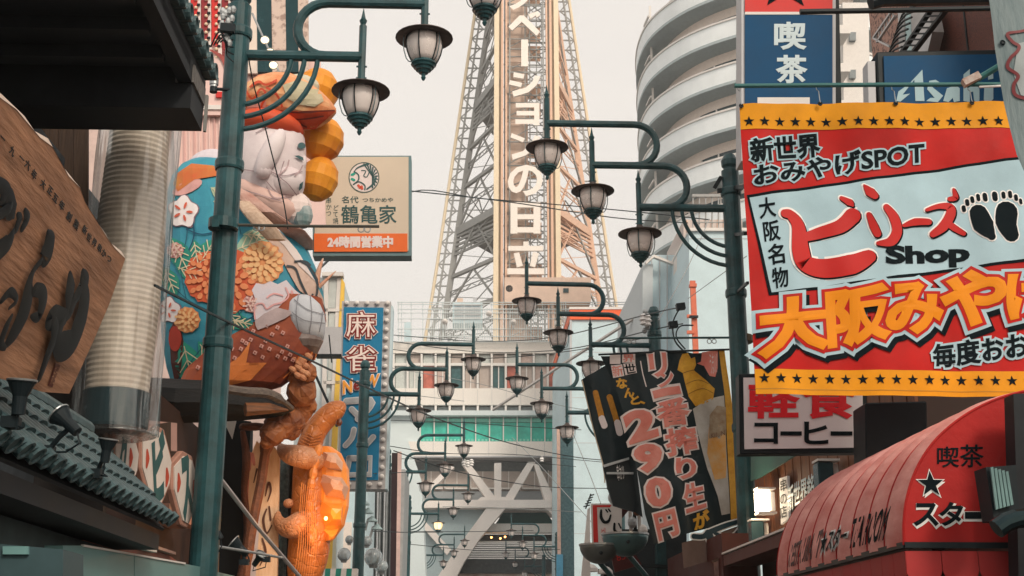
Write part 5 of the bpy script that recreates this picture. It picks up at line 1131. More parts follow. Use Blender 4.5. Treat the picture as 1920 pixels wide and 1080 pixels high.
b = MB()
for k in range(5): b.tube(smoothpts([atS(395+k*6, 88-k*3, 11), atS(410+k*4, 60+k*5, 10.9), atS(425, 70+k*8, 11), atS(438, 60+k*14, 11.0)], 5), .008, 5)
o = b.build('loose_cables', BLACK); tag(o, 'loose black cables looping against the striped facade', 'cables', kind='stuff')
# lower rod with rings on the nearest post
rod([atS(404,421,11.1), atS(560,424,11.1), atS(711,424.5,11.1)], .014, mat('dark_bronze_rod', (.06,.06,.05), .5, var=.3), 'banner_rod', 'thin empty rod on the nearest post across the cream sign', 'rod')
b = MB(); b.lathe([(.115,-.05),(.135,-.045),(.135,.045),(.115,.05)], atS(419,421,11.1), seg=18); b.bar(atS(399,421,11.0), atS(412,421,11.0), .09, .07); o = b.build('pole_band', PAINT); tag(o, 'clamp band holding the empty rod to the nearest post', 'clamp')
rings([(481,427),(490,427)], 11.1, 'small ring of the pair beside the nearest post on its empty rod', 'rings beside the nearest post'); rings([(677,430),(689,430)], 11.1, 'small ring of the pair in front of the cream sign', 'rings before the cream sign')
# small post lamps and arms low at the post
for k, (b0, h0, am, lab) in enumerate((((395,1040),(400,985),(-.5,0,.8),'small angled spotlight just right of the nearest post'), ((458,1055),(438,1018),(-.75,-.1,.6),'white rimmed spotlight below the bark wreath'), ((500,1050),(490,1040),(.4,-.3,.5),'little black spotlight before the cream wood board'))):
    spotlight(PF(*b0, 11.2+k*.8), PF(*h0, 11.2+k*.8), am, [.06,.075,.06][k], lab)
rod([PF(398,878,11.3), PF(480,985,12.4), PF(565,1085,13.6)], .022, mat('pale_steel_stay', (.45,.42,.42), .35, .4), 'stay_rod', 'pale steel stay slanting from the nearest post down to the turtle', 'rod')
rod([PF(392,1022,11.6), PF(470,1035,12), PF(530,1046,12.6)], .012, STEEL, 'spotlight_rail', 'thin rail carrying the low spotlights', 'rail')
# -------- cream sign with crane emblem --------
fc1 = front(680, 385, 20); cs1 = fc1.thing('crane_sign', 'square cream sign with round crane emblem and orange strip', 'sign')
FRB = mat('blue_grey_frame', (.16,.26,.28), .5, var=.1)
fc1.rect(586, 291, 771, 479, -.02, FRB, 'frame', th=.3); fc1.rect(590, 294, 766, 470, 0, mat('cream_sign_face', (.68,.58,.46), .5, var=.05, scale=1.5), 'face', th=.012); fc1.rect(589, 438, 764, 472, .006, mat('orange_strip', (.86,.17,.035), .45, var=.03), 'orange_strip', th=.012)
fc1.text('24時間営業中', rquad(615,444,736,464), .012, PKE, fat=.055); fc1.text('鶴亀家', rquad(640,385,743,419), .006, HT, fat=.012)
for t, q in (('名代', rquad(641,368,672,381)), ('つちかめや', rquad(680,371,737,379)), ('串かつ', None), ('どて焼', None)):
    if q: fc1.text(t, q, .006, HT, fat=.01)
for i, ch in enumerate('串かつ'): fc1.text(ch, rquad(611,370+i*12,622,382+i*12), .006, HT, cell=True)
for i, ch in enumerate('どて焼'): fc1.text(ch, rquad(624,384+i*12,635,396+i*12), .006, HT, cell=True)
def ringst(fr, c, r_, w_, z, m, a0=0, a1=360, nm='emblem'): fr.strokes([([(c[0]+r_*math.cos(R(a)), c[1]-r_*math.sin(R(a))) for a in range(a0, a1+1, 12)], [w_])], z, m, nm, n=2)
ringst(fc1, (682.5,333), 28, 1.6, .006, HT); fc1.poly(ring_pts((682.5,333), 26.5, 26.5, 28), .003, PKE, 'emblem_field')
for a in range(-50, 91, 14): fc1.strokes([([(698,331), (682.5+25*math.cos(R(a)), 333-25*math.sin(R(a)))], [1.2,3])], .008, HT, 'emblem', n=1)
fc1.strokes([([(690,308),(672,314),(664,322)], [5,3,1]), ([(688,355),(700,345),(706,330)], [3,4,2]), ([(678,320),(686,321),(682,330),(688,332),(692,324)], [2]), ([(664,322),(672,328),(672,338),(663,346)], [2.6]), ([(663,346),(673,341),(684,348),(684,356)], [2.6])], .009, HT, 'emblem', n=3)
fc1.strokes([([(660,328),(664,326)], [5]), ([(660,336),(664,338)], [5])], .009, mat('emblem_green', (.03,.35,.26), .5), 'emblem'); fc1.strokes([([(672,348),(675,352)], [5]), ([(678,350),(679,354)], [5])], .009, mat('emblem_red', (.65,.10,.05), .5), 'emblem')
b = MB(); b.bar(M3(fc1, (588,320), -.15), M3(fc1, (588,320), -.15)-RT*.9, .06); b.bar(M3(fc1, (588,450), -.15), M3(fc1, (588,450), -.15)-RT*.9, .06); b.build('bracket', BLACK, cs1)
# -------- blue mahjong sign --------
fm = front(685, 740, 28.4); ms = fm.thing('neon_sign', 'tall blue sign with neon edged characters framed by bulbs', 'sign')
SFR = mat('sign_frame_grey', (.46,.45,.45), .5, var=.08); NB = mat('neon_blue_face', (.012,.20,.38), .4, var=.06, scale=1)
fm.poly([(641,564),(733,565),(722,917),(632,916)], -.02, SFR, 'frame', th=.5); fm.poly([(645,576),(719,577),(709,900),(637,901)], .01, NB, 'face', th=.03); fm.poly([(733,572),(737,574),(726,916),(722,917)], -.03, PALEB, 'side', th=.5)
def bl(u, v): b = MB(); c = M3(fm, (u, v), .0); b.lathe([(.055,0),(.055,.03),(.035,.06),(0,.07)], c, axis=fm.N, seg=10); b.build('bulb', OFFW, ms)
for i in range(5): bl(650+i*19.2, 568.5)
for i in range(19): bl(725.5-i*.52, 584+i*17.2)
for i in range(4): bl(655+i*19.2, 908)
NR_ = mat('neon_dark_red', (.22,.02,.018), .35, var=.1); NW = mat('neon_tube_cream', (.80,.68,.62), .3, var=0, emit=(1,.75,.6), es=.05); NO = mat('neon_orange', (.85,.35,.05), .35, var=.05)
for t, q in (('麻', rquad(650,586,704,633)), ('雀', rquad(650,650,704,697))):
    fm.text(t, q, .05, NW, fat=.075); fm.text(t, q, .062, NR_, fat=.05); fm.text(t, q, .072, NW, fat=.0)
fm.text('N', [(644,716),(660,713),(660,735),(644,739)], .05, PKE, fat=.08); fm.text('N', [(644,716),(660,713),(660,735),(644,739)], .07, NO, fat=.03)
fm.text('e', [(664,718),(676,716),(676,730),(664,733)], .05, PKE, fat=.07); fm.text('e', [(664,718),(676,716),(676,730),(664,733)], .07, NR_, fat=.03)
fm.text('W', [(686,706),(711,703),(708,724),(686,728)], .05, PKE, fat=.08); fm.text('W', [(686,706),(711,703),(708,724),(686,728)], .07, NO, fat=.03)
WT = mat('white_tube', (.62,.62,.62), .5, var=.05)
MAR = [([(650,753),(696,751),(690,768),(672,786)], [13]), ([(660,768),(678,786),(688,793)], [12,12,8])]; RU = [([(664,806),(660,822),(648,836)], [11]), ([(680,800),(680,838),(700,820)], [11])]; RO = [([(655,860),(695,859),(694,890),(652,891),(655,860)], [12])]
for L3 in (MAR, RU, RO):
    fm.strokes(L3, .05, WT, 'lettering', n=3 if L3 is not RO else 1); fm.strokes([(p, [max(2, x-4) for x in w_]) for p, w_ in L3], .06, mat('tube_bed', (.40,.42,.44), .5), 'letter_bed', n=3 if L3 is not RO else 1)
# -------- buildings farther down the left --------
f30 = front(620, 700, 31); yb = f30.thing('yellow_edged_building', 'pale building with tall windows and a yellow corner strip', 'building')
f30.poly([(560,518),(642,518),(628,1120),(540,1120)], -.1, WB, 'wall', th=3); YS = mat('yellow_strip', (.86,.56,.10), .5, var=.04)
f30.poly([(640,520),(646,530),(620,1090),(606,1090)], 0, YS, 'yellow_strip', th=.15)
f30.poly([(608,520),(616,520),(604,1090),(596,1090)], .0, OFFW, 'mullion', th=.1); f30.poly([(632,520),(641,520),(612,1090),(604,1090)], -.02, OFFW, 'mullion', th=.1)
for v in (524, 586, 660, 735, 800): f30.poly([(617,v),(633,v),(630-(v-520)*.02,v+52),(614,v+52)], -.05, WIN[1], 'window', th=.05); f30.rect(606, v+54, 642, v+60, 0, OFFW, 'transom', th=.1)
f30.rect(604, 512, 644, 519, .1, OFFW, 'coping', th=.3)
f29 = front(630, 640, 27.5); f29.thing('blank_sign', 'blank pale grey sign panel between painted figure and neon sign', 'sign'); f29.poly([(590,613),(641,613),(639,667),(588,664)], 0, GREYP, 'panel', th=.25); f29.rect(592, 664, 640, 668, .02, BLACK, 'edge', th=.27)
rod([atS(590,700,27), atS(622,770,27), atS(632,800,27)], .03, BLACK, 'stay_rod', 'thin dark stay below the blank grey panel', 'rod'); rod([atS(617,628,27.2), atS(622,680,27.2)], .015, BLACK, 'stay_rod', 'thin line hanging across the blank grey panel', 'rod')
f34 = front(700, 980, 36); sb_ = f34.thing('ribbed_building', 'narrow building of vertical metal ribs under the neon sign', 'building')
f34.poly([(680,880),(760,880),(752,1130),(660,1130)], 0, mat('ribbed_grey', (.36,.38,.39), .6), 'wall', th=3)
for i in range(16): f34.poly([(683+i*4.3,882),(685+i*4.3,882),(681+i*4.2,1125),(679+i*4.2,1125)], .06, [GREYP, STEEL, BLACK][i % 3], 'rib', th=.1)
f34.poly([(735,850),(748,850),(744,1130),(731,1130)], .1, mat('dark_maroon_strip', (.035,.018,.022), .6), 'dark_strip', th=.2); f34.poly([(746,848),(753,848),(749,1130),(742,1130)], .12, mat('pink_strip', (.66,.46,.42), .6), 'pink_strip', th=.2)
f36 = front(650, 900, 33); pb = f36.thing('pale_building', 'pale blue building behind the turtle, left of the neon sign post', 'building')
f36.poly([(640,880),(690,880),(684,1130),(600,1130)], 0, PALEB, 'wall', th=3); f36.poly([(622,980),(660,980),(655,1130),(612,1130)], .1, PKW, 'wall', th=.3)
for v in (1008, 940): f36.rect(624, v, 640, v+8, .15, GLASSD, 'window', th=.1)
fa3 = front(740, 930, 60); fa3.thing('far_building', 'far pale wall strip left of the passage', 'building'); fa3.poly([(728,820),(760,812),(790,900),(800,1120),(728,1120)], 0, WB, 'wall', th=3)
fa4 = front(600, 1068, 24); fa4.thing('striped_awning', 'green and white striped awning low beside the turtle tail', 'awning')
GA = mat('green_stripe', (.02,.25,.20), .6)
for i in range(8): fa4.poly([(590+i*10,1066),(600+i*10,1066),(597+i*10,1100),(587+i*10,1100)], .0, [GA, OFFW][i % 2], 'stripe', th=.3)
for k, (u, v, r_) in enumerate(((645,1040,.14),(700,1045,.2),(688,1015,.12),(655,1012,.10),(715,1062,.16))):
    p = atS(u, v, 27+k); o = root('globe_lamp', ['clear globe lamp above the striped awning', 'large clear globe lamp right of the neon sign post', 'upper clear globe lamp beside the neon sign post', 'small clear globe lamp against the pale wall', 'lowest clear globe lamp at the picture bottom'][k], 'lamp', p, 'clear globe lamps over the shops')
    b = MB(); b.ball(p, r_, seg=16, rings=10); b.build('globe', mat('clear_globe', (.55,.62,.64), .08, var=.3, trans=.6, coat=1), o, smooth=True); b = MB(); b.lathe([(r_*.4,0),(r_*.5,.05),(r_*.3,.12)], p-UP*(r_+.02), seg=10); b.build('holder', STEEL, o)
for k, (u, v) in enumerate(((683,947),(690,963),(698,978),(707,993))):
    p = atS(u, v, 30); o = root('hooded_lamp', ['uppermost of four small hooded wall lamps', 'second of the four small hooded wall lamps', 'third of the four small hooded wall lamps', 'lowest of the four small hooded wall lamps'][k], 'lamp', p, 'small hooded wall lamps stepping down')
    b = MB(); b.lathe([(.13,0),(.12,.03),(.05,.09),(.03,.13)], p, seg=12); b.build('hood', mat('pale_teal_metal', (.35,.47,.48), .4), o); b = MB(); b.tube([p+UP*.1, p-RT*.1+UP*.05, p-RT*.16-UP*.2], .03, 7); b.build('arm', STEEL, o)
# ================= the painted festival figure and the turtle =================
FS = 14.3
fgp = front(450, 500, FS)
def PX(u, v, s=FS): return atS(u, v, s)
def ell(b, u, v, ru, rv, s=FS, depth=.85, rot=0, seg=16, rings=10, rib=0):
    c = PX(u, v, s); k = pxm(c); b.ball(c, ru/k, ru*depth/k, rv/k, seg, rings, rib, rot=Matrix.Rotation(rot, 3, 'Y')); return b
def loftpx(b, lv, s=FS, depth=.62, n=22, ph=0):
    rings = []
    for L in lv:
        v, a, c = L[:3]; ss = s+(L[3] if len(L) > 3 else 0); p, q = PX(a, v, ss), PX(c, v, ss); m_ = (p+q)/2; hw = (q-p).length/2
        rings.append([m_+RT*hw*math.cos(2*math.pi*j/n+ph)+S*hw*depth*math.sin(2*math.pi*j/n+ph) for j in range(n)])
    return b.loft(rings)
KB = mat('painted_blue_cloth', (.06,.34,.43), .6, col2=(.03,.20,.31), scale=2.5, bump=.8, bscale=3.2)
fig = root('festival_figure', 'big painted cloth festival figure in flowered blue robe behind the nearest post', 'statue', PX(450, 740))
b = MB(); loftpx(b, [(300,362,420),(312,340,462),(335,322,492),(368,312,520),(410,307,548),(455,304,572),(500,302,592),(545,301,606),(590,301,611),(625,302,606),(655,306,588),(690,312,548),(722,322,480),(742,335,410)], depth=.60)
robe = b.build('robe', KB, fig); MW[robe.name] = MW[fig.name]
# dark red trousers
MRN = mat('maroon_patterned_cloth', (.16,.030,.022), .6, col2=(.36,.085,.035), scale=2.2, thr=(.42,.72), bump=.3, bscale=7)
b = MB(); loftpx(b, [(560,470,604),(600,440,612),(640,400,606),(670,370,592),(700,345,560),(722,335,530),(740,332,470)], s=FS-.25, depth=.55); tro = b.build('trousers', MRN, fig)
D1 = Drape([robe]); D2 = Drape([tro]); D3 = Drape([robe, tro])
PKL = mat('pattern_pink', (.62,.33,.28), .6, var=.05)
for k, (u, v) in enumerate(((372,690),(383,700),(395,675),(405,688),(413,668),(421,692),(440,672),(435,655),(452,655),(462,645),(470,638),(478,662),(490,650),(492,670),(505,655),(498,640),(510,628),(520,615),(530,625),(520,668),(528,660),(534,672),(543,665),(548,675),(455,640),(475,622),(500,612),(386,684),(400,702),(538,650))):
    D2.poly([(u-4,v+1),(u-1,v-5),(u+5,v-2),(u+2,v+4)], PKL, fig, 'kanoko_mark', off=.012, step=6); D2.poly([(u-1.5,v+.5),(u-.3,v-2),(u+2,v-1),(u+.8,v+1.5)], MRN, fig, 'kanoko_mark', off=.018, step=6)
FL = mat('flame_orange', (.66,.20,.05), .6, var=.15)
D2.poly([(395,718),(420,690),(450,668),(470,640),(462,680),(440,705),(500,680),(470,712),(430,722)], FL, fig, 'flame_pattern', off=.010)
for k in range(5): D2.line([[(560+k*8,668-k*3),(548+k*10,690-k*4),(530+k*12,708-k*6)]], 2.5, mat('amber_line', (.62,.20,.05), .6), fig, 'painted_fold', off=.013)
# robe pattern
LG = mat('leaf_green', (.04,.36,.25), .6, col2=(.02,.22,.18), scale=3); LVN = mat('leaf_vein_cream', (.66,.58,.40), .6); NVY = mat('deep_blue_shade', (.012,.07,.13), .6)
def leaf(c, a, L, w_, m=LG):
    p = []
    for i in range(9): t = i/8; p.append((c[0]+L*t*math.cos(a)-w_*math.sin(math.pi*t)*math.sin(a), c[1]+L*t*math.sin(a)+w_*math.sin(math.pi*t)*math.cos(a)))
    for i in range(7, 0, -1): t = i/8; p.append((c[0]+L*t*math.cos(a)+w_*math.sin(math.pi*t)*math.sin(a), c[1]+L*t*math.sin(a)-w_*math.sin(math.pi*t)*math.cos(a)))
    D1.poly(p, m, fig, 'leaf_pattern', off=.010)
    D1.line([[(c[0]+L*.1*math.cos(a), c[1]+L*.1*math.sin(a)), (c[0]+L*.9*math.cos(a), c[1]+L*.9*math.sin(a))]]+[[(c[0]+L*t*math.cos(a), c[1]+L*t*math.sin(a)), (c[0]+L*(t+.22)*math.cos(a)-q*w_*.7*math.sin(a), c[1]+L*(t+.22)*math.sin(a)+q*w_*.7*math.cos(a))] for t in (.2,.4,.6) for q in (-1,1)], 1.8, LVN, fig, 'leaf_vein', off=.018, n=2)
leaf((322,445), 1.1, 75, 20); leaf((372,500), -1.0, 62, 18); leaf((345,640), 1.35, 90, 26); leaf((372,640), .9, 62, 16); leaf((440,470), -.35, 70, 22, mat('leaf_pale', (.30,.48,.36), .6, var=.1)); leaf((330,500), .35, 60, 16); leaf((420,575), .9, 55, 18); leaf((395,352), .6, 46, 12, mat('leaf_olive', (.36,.46,.32), .6)); leaf((400,378), .2, 42, 11, mat('leaf_olive', (.3,.4,.3)))
def mum(c, r_, c1, c2, nm='chrysanthemum', n1=13, D=D1, off=.014, sq=1.):
    D.poly(ring_pts(c, r_, r_*sq, 32, petals=n1, amp=.05), mat(nm+'_edge', c2, .6, var=.1), fig, 'flower', off=off)
    M1 = mat(nm+'_petal', c1, .6, col2=tuple(a*.55+b_*.45 for a, b_ in zip(c1, c2)), scale=6)
    for ring_, (rr, nn) in enumerate(((.80, n1), (.55, n1-3), (.30, 7))):
        for i in range(nn):
            a = 2*math.pi*(i+.5*ring_)/nn; x, y = c[0]+r_*rr*math.cos(a), c[1]+r_*rr*math.sin(a)*sq; D.poly(ring_pts((x, y), r_*.16, r_*.115, 8, rot=a), M1, fig, 'petal', off=off+.008+.004*ring_, step=30)
mum((432,528), 50, (.80,.30,.13), (.60,.11,.045), 'orange_mum', sq=1.2); mum((388,520), 40, (.80,.32,.14), (.62,.13,.05), 'orange_mum', sq=1.2)
mum((492,493), 40, (.82,.52,.25), (.72,.30,.12), 'peach_mum', 15); 
mum((352,600), 24, (.78,.55,.30), (.66,.30,.14), 'peach_mum', 11); mum((330,470), 15, (.80,.62,.55), (.62,.30,.28), 'rose_mum', 9); mum((470,570), 16, (.80,.62,.55), (.62,.30,.28), 'rose_mum', 9)
leaf((365,450), 1.4, 50, 14); leaf((430,600), .2, 48, 12); leaf((310,500), 1.2, 60, 16); leaf((455,440), .1, 46, 12, mat('leaf_pale', (.3,.48,.36)))
def plum(c, r_):
    M_ = mat('white_blossom', (.80,.74,.74), .6, var=.04)
    D1.poly(ring_pts(c, r_*1.08, r_*1.2, 30, petals=5, amp=.13, ph=1.2), mat('blossom_edge', (.25,.16,.20), .6), fig, 'flower', off=.010); D1.poly(ring_pts(c, r_, r_*1.12, 30, petals=5, amp=.13, ph=1.2), M_, fig, 'flower', off=.016)
    for i in range(5): a = -1.2+2*math.pi*i/5; D1.poly(ring_pts((c[0]+r_*.5*math.cos(a), c[1]+r_*.5*math.sin(a)), r_*.26, r_*.10, 8, rot=a), mat('blossom_red', (.60,.12,.07), .6), fig, 'petal', off=.024)
plum((345,398), 25); plum((318,582), 20); D1.poly(ring_pts((352,352), 30, 11, 14, rot=-.4), mat('pale_rose', (.62,.33,.31), .6), fig, 'flower', off=.012)
RDC = mat('robe_collar_red', (.60,.10,.04), .6, col2=(.48,.22,.05), scale=3)
D1.poly([(326,345),(335,325),(360,308),(400,312),(425,328),(400,332),(365,338),(335,360)], RDC, fig, 'collar', off=.014)
D1.poly([(322,680),(318,620),(335,590),(345,640),(340,700),(330,720)], mat('shade_maroon', (.10,.035,.03), .6), fig, 'flower', off=.010); D1.poly(ring_pts((330,635), 12, 24, 14), mat('berry_red', (.45,.05,.03), .6), fig, 'flower', off=.016)
# dark lines painting shade into the robe's folds, then its seams
D1.line([[(440,560),(460,600),(520,560)], [(350,430),(380,440),(420,430)], [(360,400),(365,440),(355,470)]], 2.2, NVY, fig, 'painted_fold', off=.012, kind='stuff')
D1.line([[(330,370),(352,430),(340,500),(350,560)], [(420,330),(440,390),(452,440)], [(470,560),(440,600),(390,640),(350,690)], [(312,520),(350,560),(400,585),(450,592)], [(500,440),(540,500),(560,560)], [(460,370),(500,400),(550,430)]], 1.6, mat('robe_seam', (.02,.10,.15), .6), fig, 'seam', off=.011, kind='stuff')
# white and pink bloom, sleeve and hand
WPK = mat('lavender_white_cloth', (.62,.62,.70), .6, col2=(.72,.60,.62), scale=4, bump=.3, bscale=8); PNL = mat('pink_outline', (.72,.38,.38), .6)
D1.poly([(472,545),(480,532),(495,534),(506,528),(520,534),(536,526),(552,545),(572,560),(560,586),(530,578),(512,590),(490,600),(478,602),(474,580),(480,565)], WPK, fig, 'bloom', off=.02); D1.line([[(478,600),(478,575),(492,570),(500,580),(512,572),(528,568),(540,556),(534,540)], [(500,560),(512,552),(530,556)], [(545,546),(552,562),(566,566)]], 3, PNL, fig, 'bloom_outline', off=.028)
D3.poly([(480,612),(478,596),(500,588),(520,578),(552,586),(535,598),(510,610),(484,620)], mat('grey_pink_cloth', (.42,.33,.33), .6, var=.15), fig, 'cuff', off=.018)
b = MB(); loftpx(b, [(556,545,585,-.35),(570,538,600,-.4),(588,536,608,-.42),(606,540,611,-.42),(624,548,609,-.4),(640,560,606,-.35)], depth=.8, n=14); cf_ = b.build('sleeve_cuff', mat('white_blue_cloth', (.66,.69,.74), .6, col2=(.52,.54,.58), scale=2, bump=.7, bscale=4), fig, smooth=True); DC = Drape([cf_]); DC.line([[(552,562),(575,580),(606,590)], [(548,585),(570,600),(608,606)], [(560,552),(556,590),(562,625)], [(580,542),(584,590),(580,625)], [(596,545),(604,585),(598,622)]], 1.5, mat('seam_grey', (.28,.28,.31), .6), fig, 'seam', off=.01, kind='stuff')
b = MB(); loftpx(b, [(628,545,604,-.36),(640,543,606,-.38),(652,550,600,-.36),(664,562,594,-.3)], depth=.8, n=14); b.build('cuff_lining', mat('brown_grey_lining', (.14,.10,.09), .7, col2=(.34,.29,.27), scale=6), fig)
# fish held at the side: peach flank with dark brushed lines
PCH = mat('peach_fish_flank', (.66,.50,.42), .6, col2=(.55,.38,.31), scale=3, bump=.3, bscale=8); FN = mat('brushed_black_line', (.05,.06,.07), .6, var=.1)
D1.poly([(497,430),(530,455),(560,490),(585,520),(604,560),(609,590),(600,580),(580,560),(560,545),(545,520),(535,500),(520,470),(500,450)], PCH, fig, 'fish_flank', off=.014); D1.poly([(480,420),(515,425),(555,470),(590,530),(560,500),(530,460),(495,432)], mat('pale_drape', (.70,.62,.60), .6, var=.06), fig, 'drape', off=.02)
D1.line([[(536,500),(552,505),(562,530),(578,560),(590,556),(592,530),(580,505),(560,490)], [(590,556),(600,570),(606,585)], [(550,492),(570,492),(580,500)], [(580,560),(584,552)]], 4, FN, fig, 'brushed_line', off=.024)
b = MB()
for pts, w_ in ((((592,535),(598,505),(606,484)), (14,12,1)), (((596,540),(612,525),(630,508)), (9,7,1))):
    c = smoothpts([PX(u, v, FS-.1) for u, v in pts], 5); k_ = pxm(c[0]); n__ = len(c); b.tube(c, [max(.004, (w_[0]*(1-i/(n__-1))**.6)/2/k_) for i in range(n__)], 7)
b.build('fish_tail', mat('orange_fish_fin', (.62,.22,.09), .55, col2=(.78,.55,.45), scale=12), fig, smooth=True)
# ---- head ----
SKN = mat('white_face_cloth', (.76,.69,.70), .55, col2=(.62,.53,.55), scale=2.5, bump=.7, bscale=3.5); SKP = mat('pink_shaded_cloth', (.66,.47,.42), .6, col2=(.56,.36,.31), scale=2.5, bump=.3, bscale=7)
hd = []
b = MB(); loftpx(b, [(228,452,548),(240,440,563),(258,434,571),(280,430,574),(305,428,574),(330,432,573),(350,438,571),(368,450,566),(384,470,556),(396,490,545)], depth=.80, n=18, s=FS-.1); face = b.build('face', SKN, fig, smooth=True)
b = MB(); ell(b, 532, 342, 39, 34, FS-.22, .9, seg=14, rings=9); ck = b.build('cheek', SKN, fig, smooth=True)
b = MB(); loftpx(b, [(345,432,500),(365,440,530),(385,455,556),(400,478,560),(415,498,540),(424,510,530)], depth=.75, n=14, s=FS-.2); jw = b.build('jaw', SKP, fig, smooth=True)
D4 = Drape([face]); D5 = Drape([face, ck, jw])
b = MB(); ell(b, 558, 392, 27, 32, FS-.15, .9, seg=10, rings=7); b.build('chin', mat('pale_pink_cloth', (.74,.63,.60), .6, var=.08, bump=.2), fig)
b = MB(); ell(b, 568, 405, 19, 26, FS-.2, .8, seg=9, rings=6); b.build('chin_shade', mat('teal_chin_shade', (.07,.17,.18), .6, col2=(.36,.40,.40), scale=8), fig)  # teal lump put in for the dark shading at the chin
b = MB(); ell(b, 567, 303, 8, 15, FS-.15, .9); b.build('nose', SKN, fig, smooth=True)
b = MB(); c = [PX(*p) for p in ((520,236,FS-.75),(502,262,FS-.85),(489,300,FS-.9),(486,326,FS-.9),(498,333,FS-.88),(508,318,FS-.82),(512,290,FS-.8),(524,262,FS-.75),(527,245,FS-.72))]; ell(b, 507, 286, 20, 52, FS-.49, .8, rot=.42, seg=12, rings=9); ell(b, 493, 318, 17, 18, FS-.46, .9, seg=12); b.build('ear', SKN, fig, smooth=True)
D5.line([[(541,300),(536,318),(520,330)], [(566,310),(560,322),(552,330)]], 2.5, mat('cheek_shade_line', (.45,.33,.34), .6), fig, 'seam', off=.014, kind='stuff')  # cheek shade drawn on as mauve lines
INKT = mat('teal_face_ink', (.06,.13,.14), .55, var=.1)
D5.poly(ring_pts((563,274), 7, 6, 12), INKT, fig, 'eyebrow', off=.02, step=5); D5.poly([(550,293),(558,292),(566,296),(567,302),(560,299)], INKT, fig, 'eye', off=.02, step=5); D5.poly([(560,345),(566,340),(564,352),(558,356)], INKT, fig, 'mouth', off=.02, step=5)
D5.line([[(500,350),(515,372),(550,368)], [(532,302),(525,335),(530,370)], [(500,318),(530,330),(566,322)], [(440,315),(470,320),(482,322)], [(444,352),(470,360),(500,370),(530,378)], [(500,340),(520,360),(550,365)], [(515,325),(540,345),(555,365)], [(480,250),(500,240),(520,235)]], 1.6, mat('seam_mauve', (.34,.25,.27), .6), fig, 'seam', off=.012, kind='stuff')
b = MB(); ell(b, 398, 328, 52, 50, FS+.1, .8, seg=18, rings=12); b.build('shoulder', mat('lavender_cloth', (.60,.55,.60), .6, var=.05, bump=.15, bscale=6), fig)
b = MB(); loftpx(b, [(350,425,448,-.45),(365,440,475,-.55),(385,458,500,-.6),(400,480,520,-.6),(418,505,545,-.5),(432,525,572,-.4),(452,545,588,-.2),(468,562,588,-.1)], depth=.4, n=12); b.build('neck_band', mat('banded_pink_brown', (.58,.40,.34), .6, col2=(.40,.20,.16), scale=5, bump=.3), fig)
b = MB(); loftpx(b, [(378,440,470,-.62),(400,455,492,-.7),(425,475,518,-.72),(450,500,536,-.66)], depth=.35, n=12); b.build('scaled_collar', mat('cream_scaled_cloth', (.62,.48,.36), .6, col2=(.45,.30,.22), scale=22), fig)
# ---- cap ----
CRD = mat('cap_red', (.62,.095,.03), .5, col2=(.50,.055,.03), scale=3, bump=.25, bscale=6); CPT = mat('cap_pattern', (.72,.42,.22), .55, col2=(.66,.24,.10), scale=3.5, thr=(.4,.6), bump=.2)
b = MB(); ell(b, 504, 240, 66, 30, FS-.15, .95, rot=.10, seg=20); rim = b.build('cap_rim', CRD, fig, smooth=True)
b = MB(); rings_ = []
for (u, v, ru, rv) in ((448,195,4,16),(460,192,14,34),(485,188,20,46),(515,186,22,50),(545,190,24,52),(575,198,22,46),(600,204,18,34),(618,207,10,20),(630,208,3,5)):
    c = PX(u, v, FS-.1); k_ = pxm(c); rings_.append([c+UP*rv/k_*math.cos(2*math.pi*j/14)+S*rv*1.1/k_*math.sin(2*math.pi*j/14) for j in range(14)])
b.loft(rings_); cap = b.build('cap', CPT, fig)
D6 = Drape([cap]); OLV = mat('cap_olive', (.42,.38,.24), .6, col2=(.52,.47,.34), scale=6)
D6.poly([(530,160),(560,150),(598,165),(606,190),(590,200),(560,196),(540,185)], OLV, fig, 'cap_patch', off=.01); D6.poly([(520,205),(560,208),(628,208),(600,232),(575,255),(545,240),(515,225)], CRD, fig, 'cap_patch', off=.012); D6.poly([(455,215),(475,182),(500,190),(495,215),(470,232)], mat('cap_pink', (.68,.42,.36), .6), fig, 'cap_patch', off=.010)
D6.line([[(462,170),(475,185),(490,168),(500,180),(490,200),(500,215)], [(470,165),(485,155),(500,160),(520,152)], [(500,165),(520,178),(530,200)], [(470,205),(500,215),(540,222)], [(480,228),(510,225),(550,232)]], 4, CRD, fig, 'cap_flame', off=.02); D6.line([[(515,206),(560,209),(625,207)], [(520,216),(560,222),(605,216)], [(525,228),(555,226),(575,236)]], 3, mat('dark_maroon_line', (.16,.03,.02), .6), fig, 'cap_line', off=.026)
# ---- gold gourds behind ----
GD = mat('gold_orange_cloth', (.82,.36,.03), .5, col2=(.60,.19,.02), scale=2, bump=.15); 
def gourd(u, v, ru, rv, s, nm):
    b = MB(); c = PX(u, v, s); k_ = pxm(c); ax = (UP*.97+RT*.22).normalized(); pr = []
    for i in range(13): t = math.pi*i/12; pr.append((max(.01, ru/k_*math.sin(t)*(1-.05*(i % 2))), -rv/k_*math.cos(t)))
    b.lathe(pr, c, axis=ax, seg=16); b.build(nm, GD, fig)
gourd(604,262,42,44,FS+.35,'gourd'); gourd(598,336,37,44,FS+.35,'gourd'); gourd(594,172,42,46,FS+.4,'gourd'); b = MB(); ell(b, 560, 165, 42, 24, FS+.2, .8); b.build('gourd_cover', mat('pale_olive_cloth', (.55,.52,.40), .6, var=.12), fig)
for (u, v) in ((560,300),(566,225)): pass
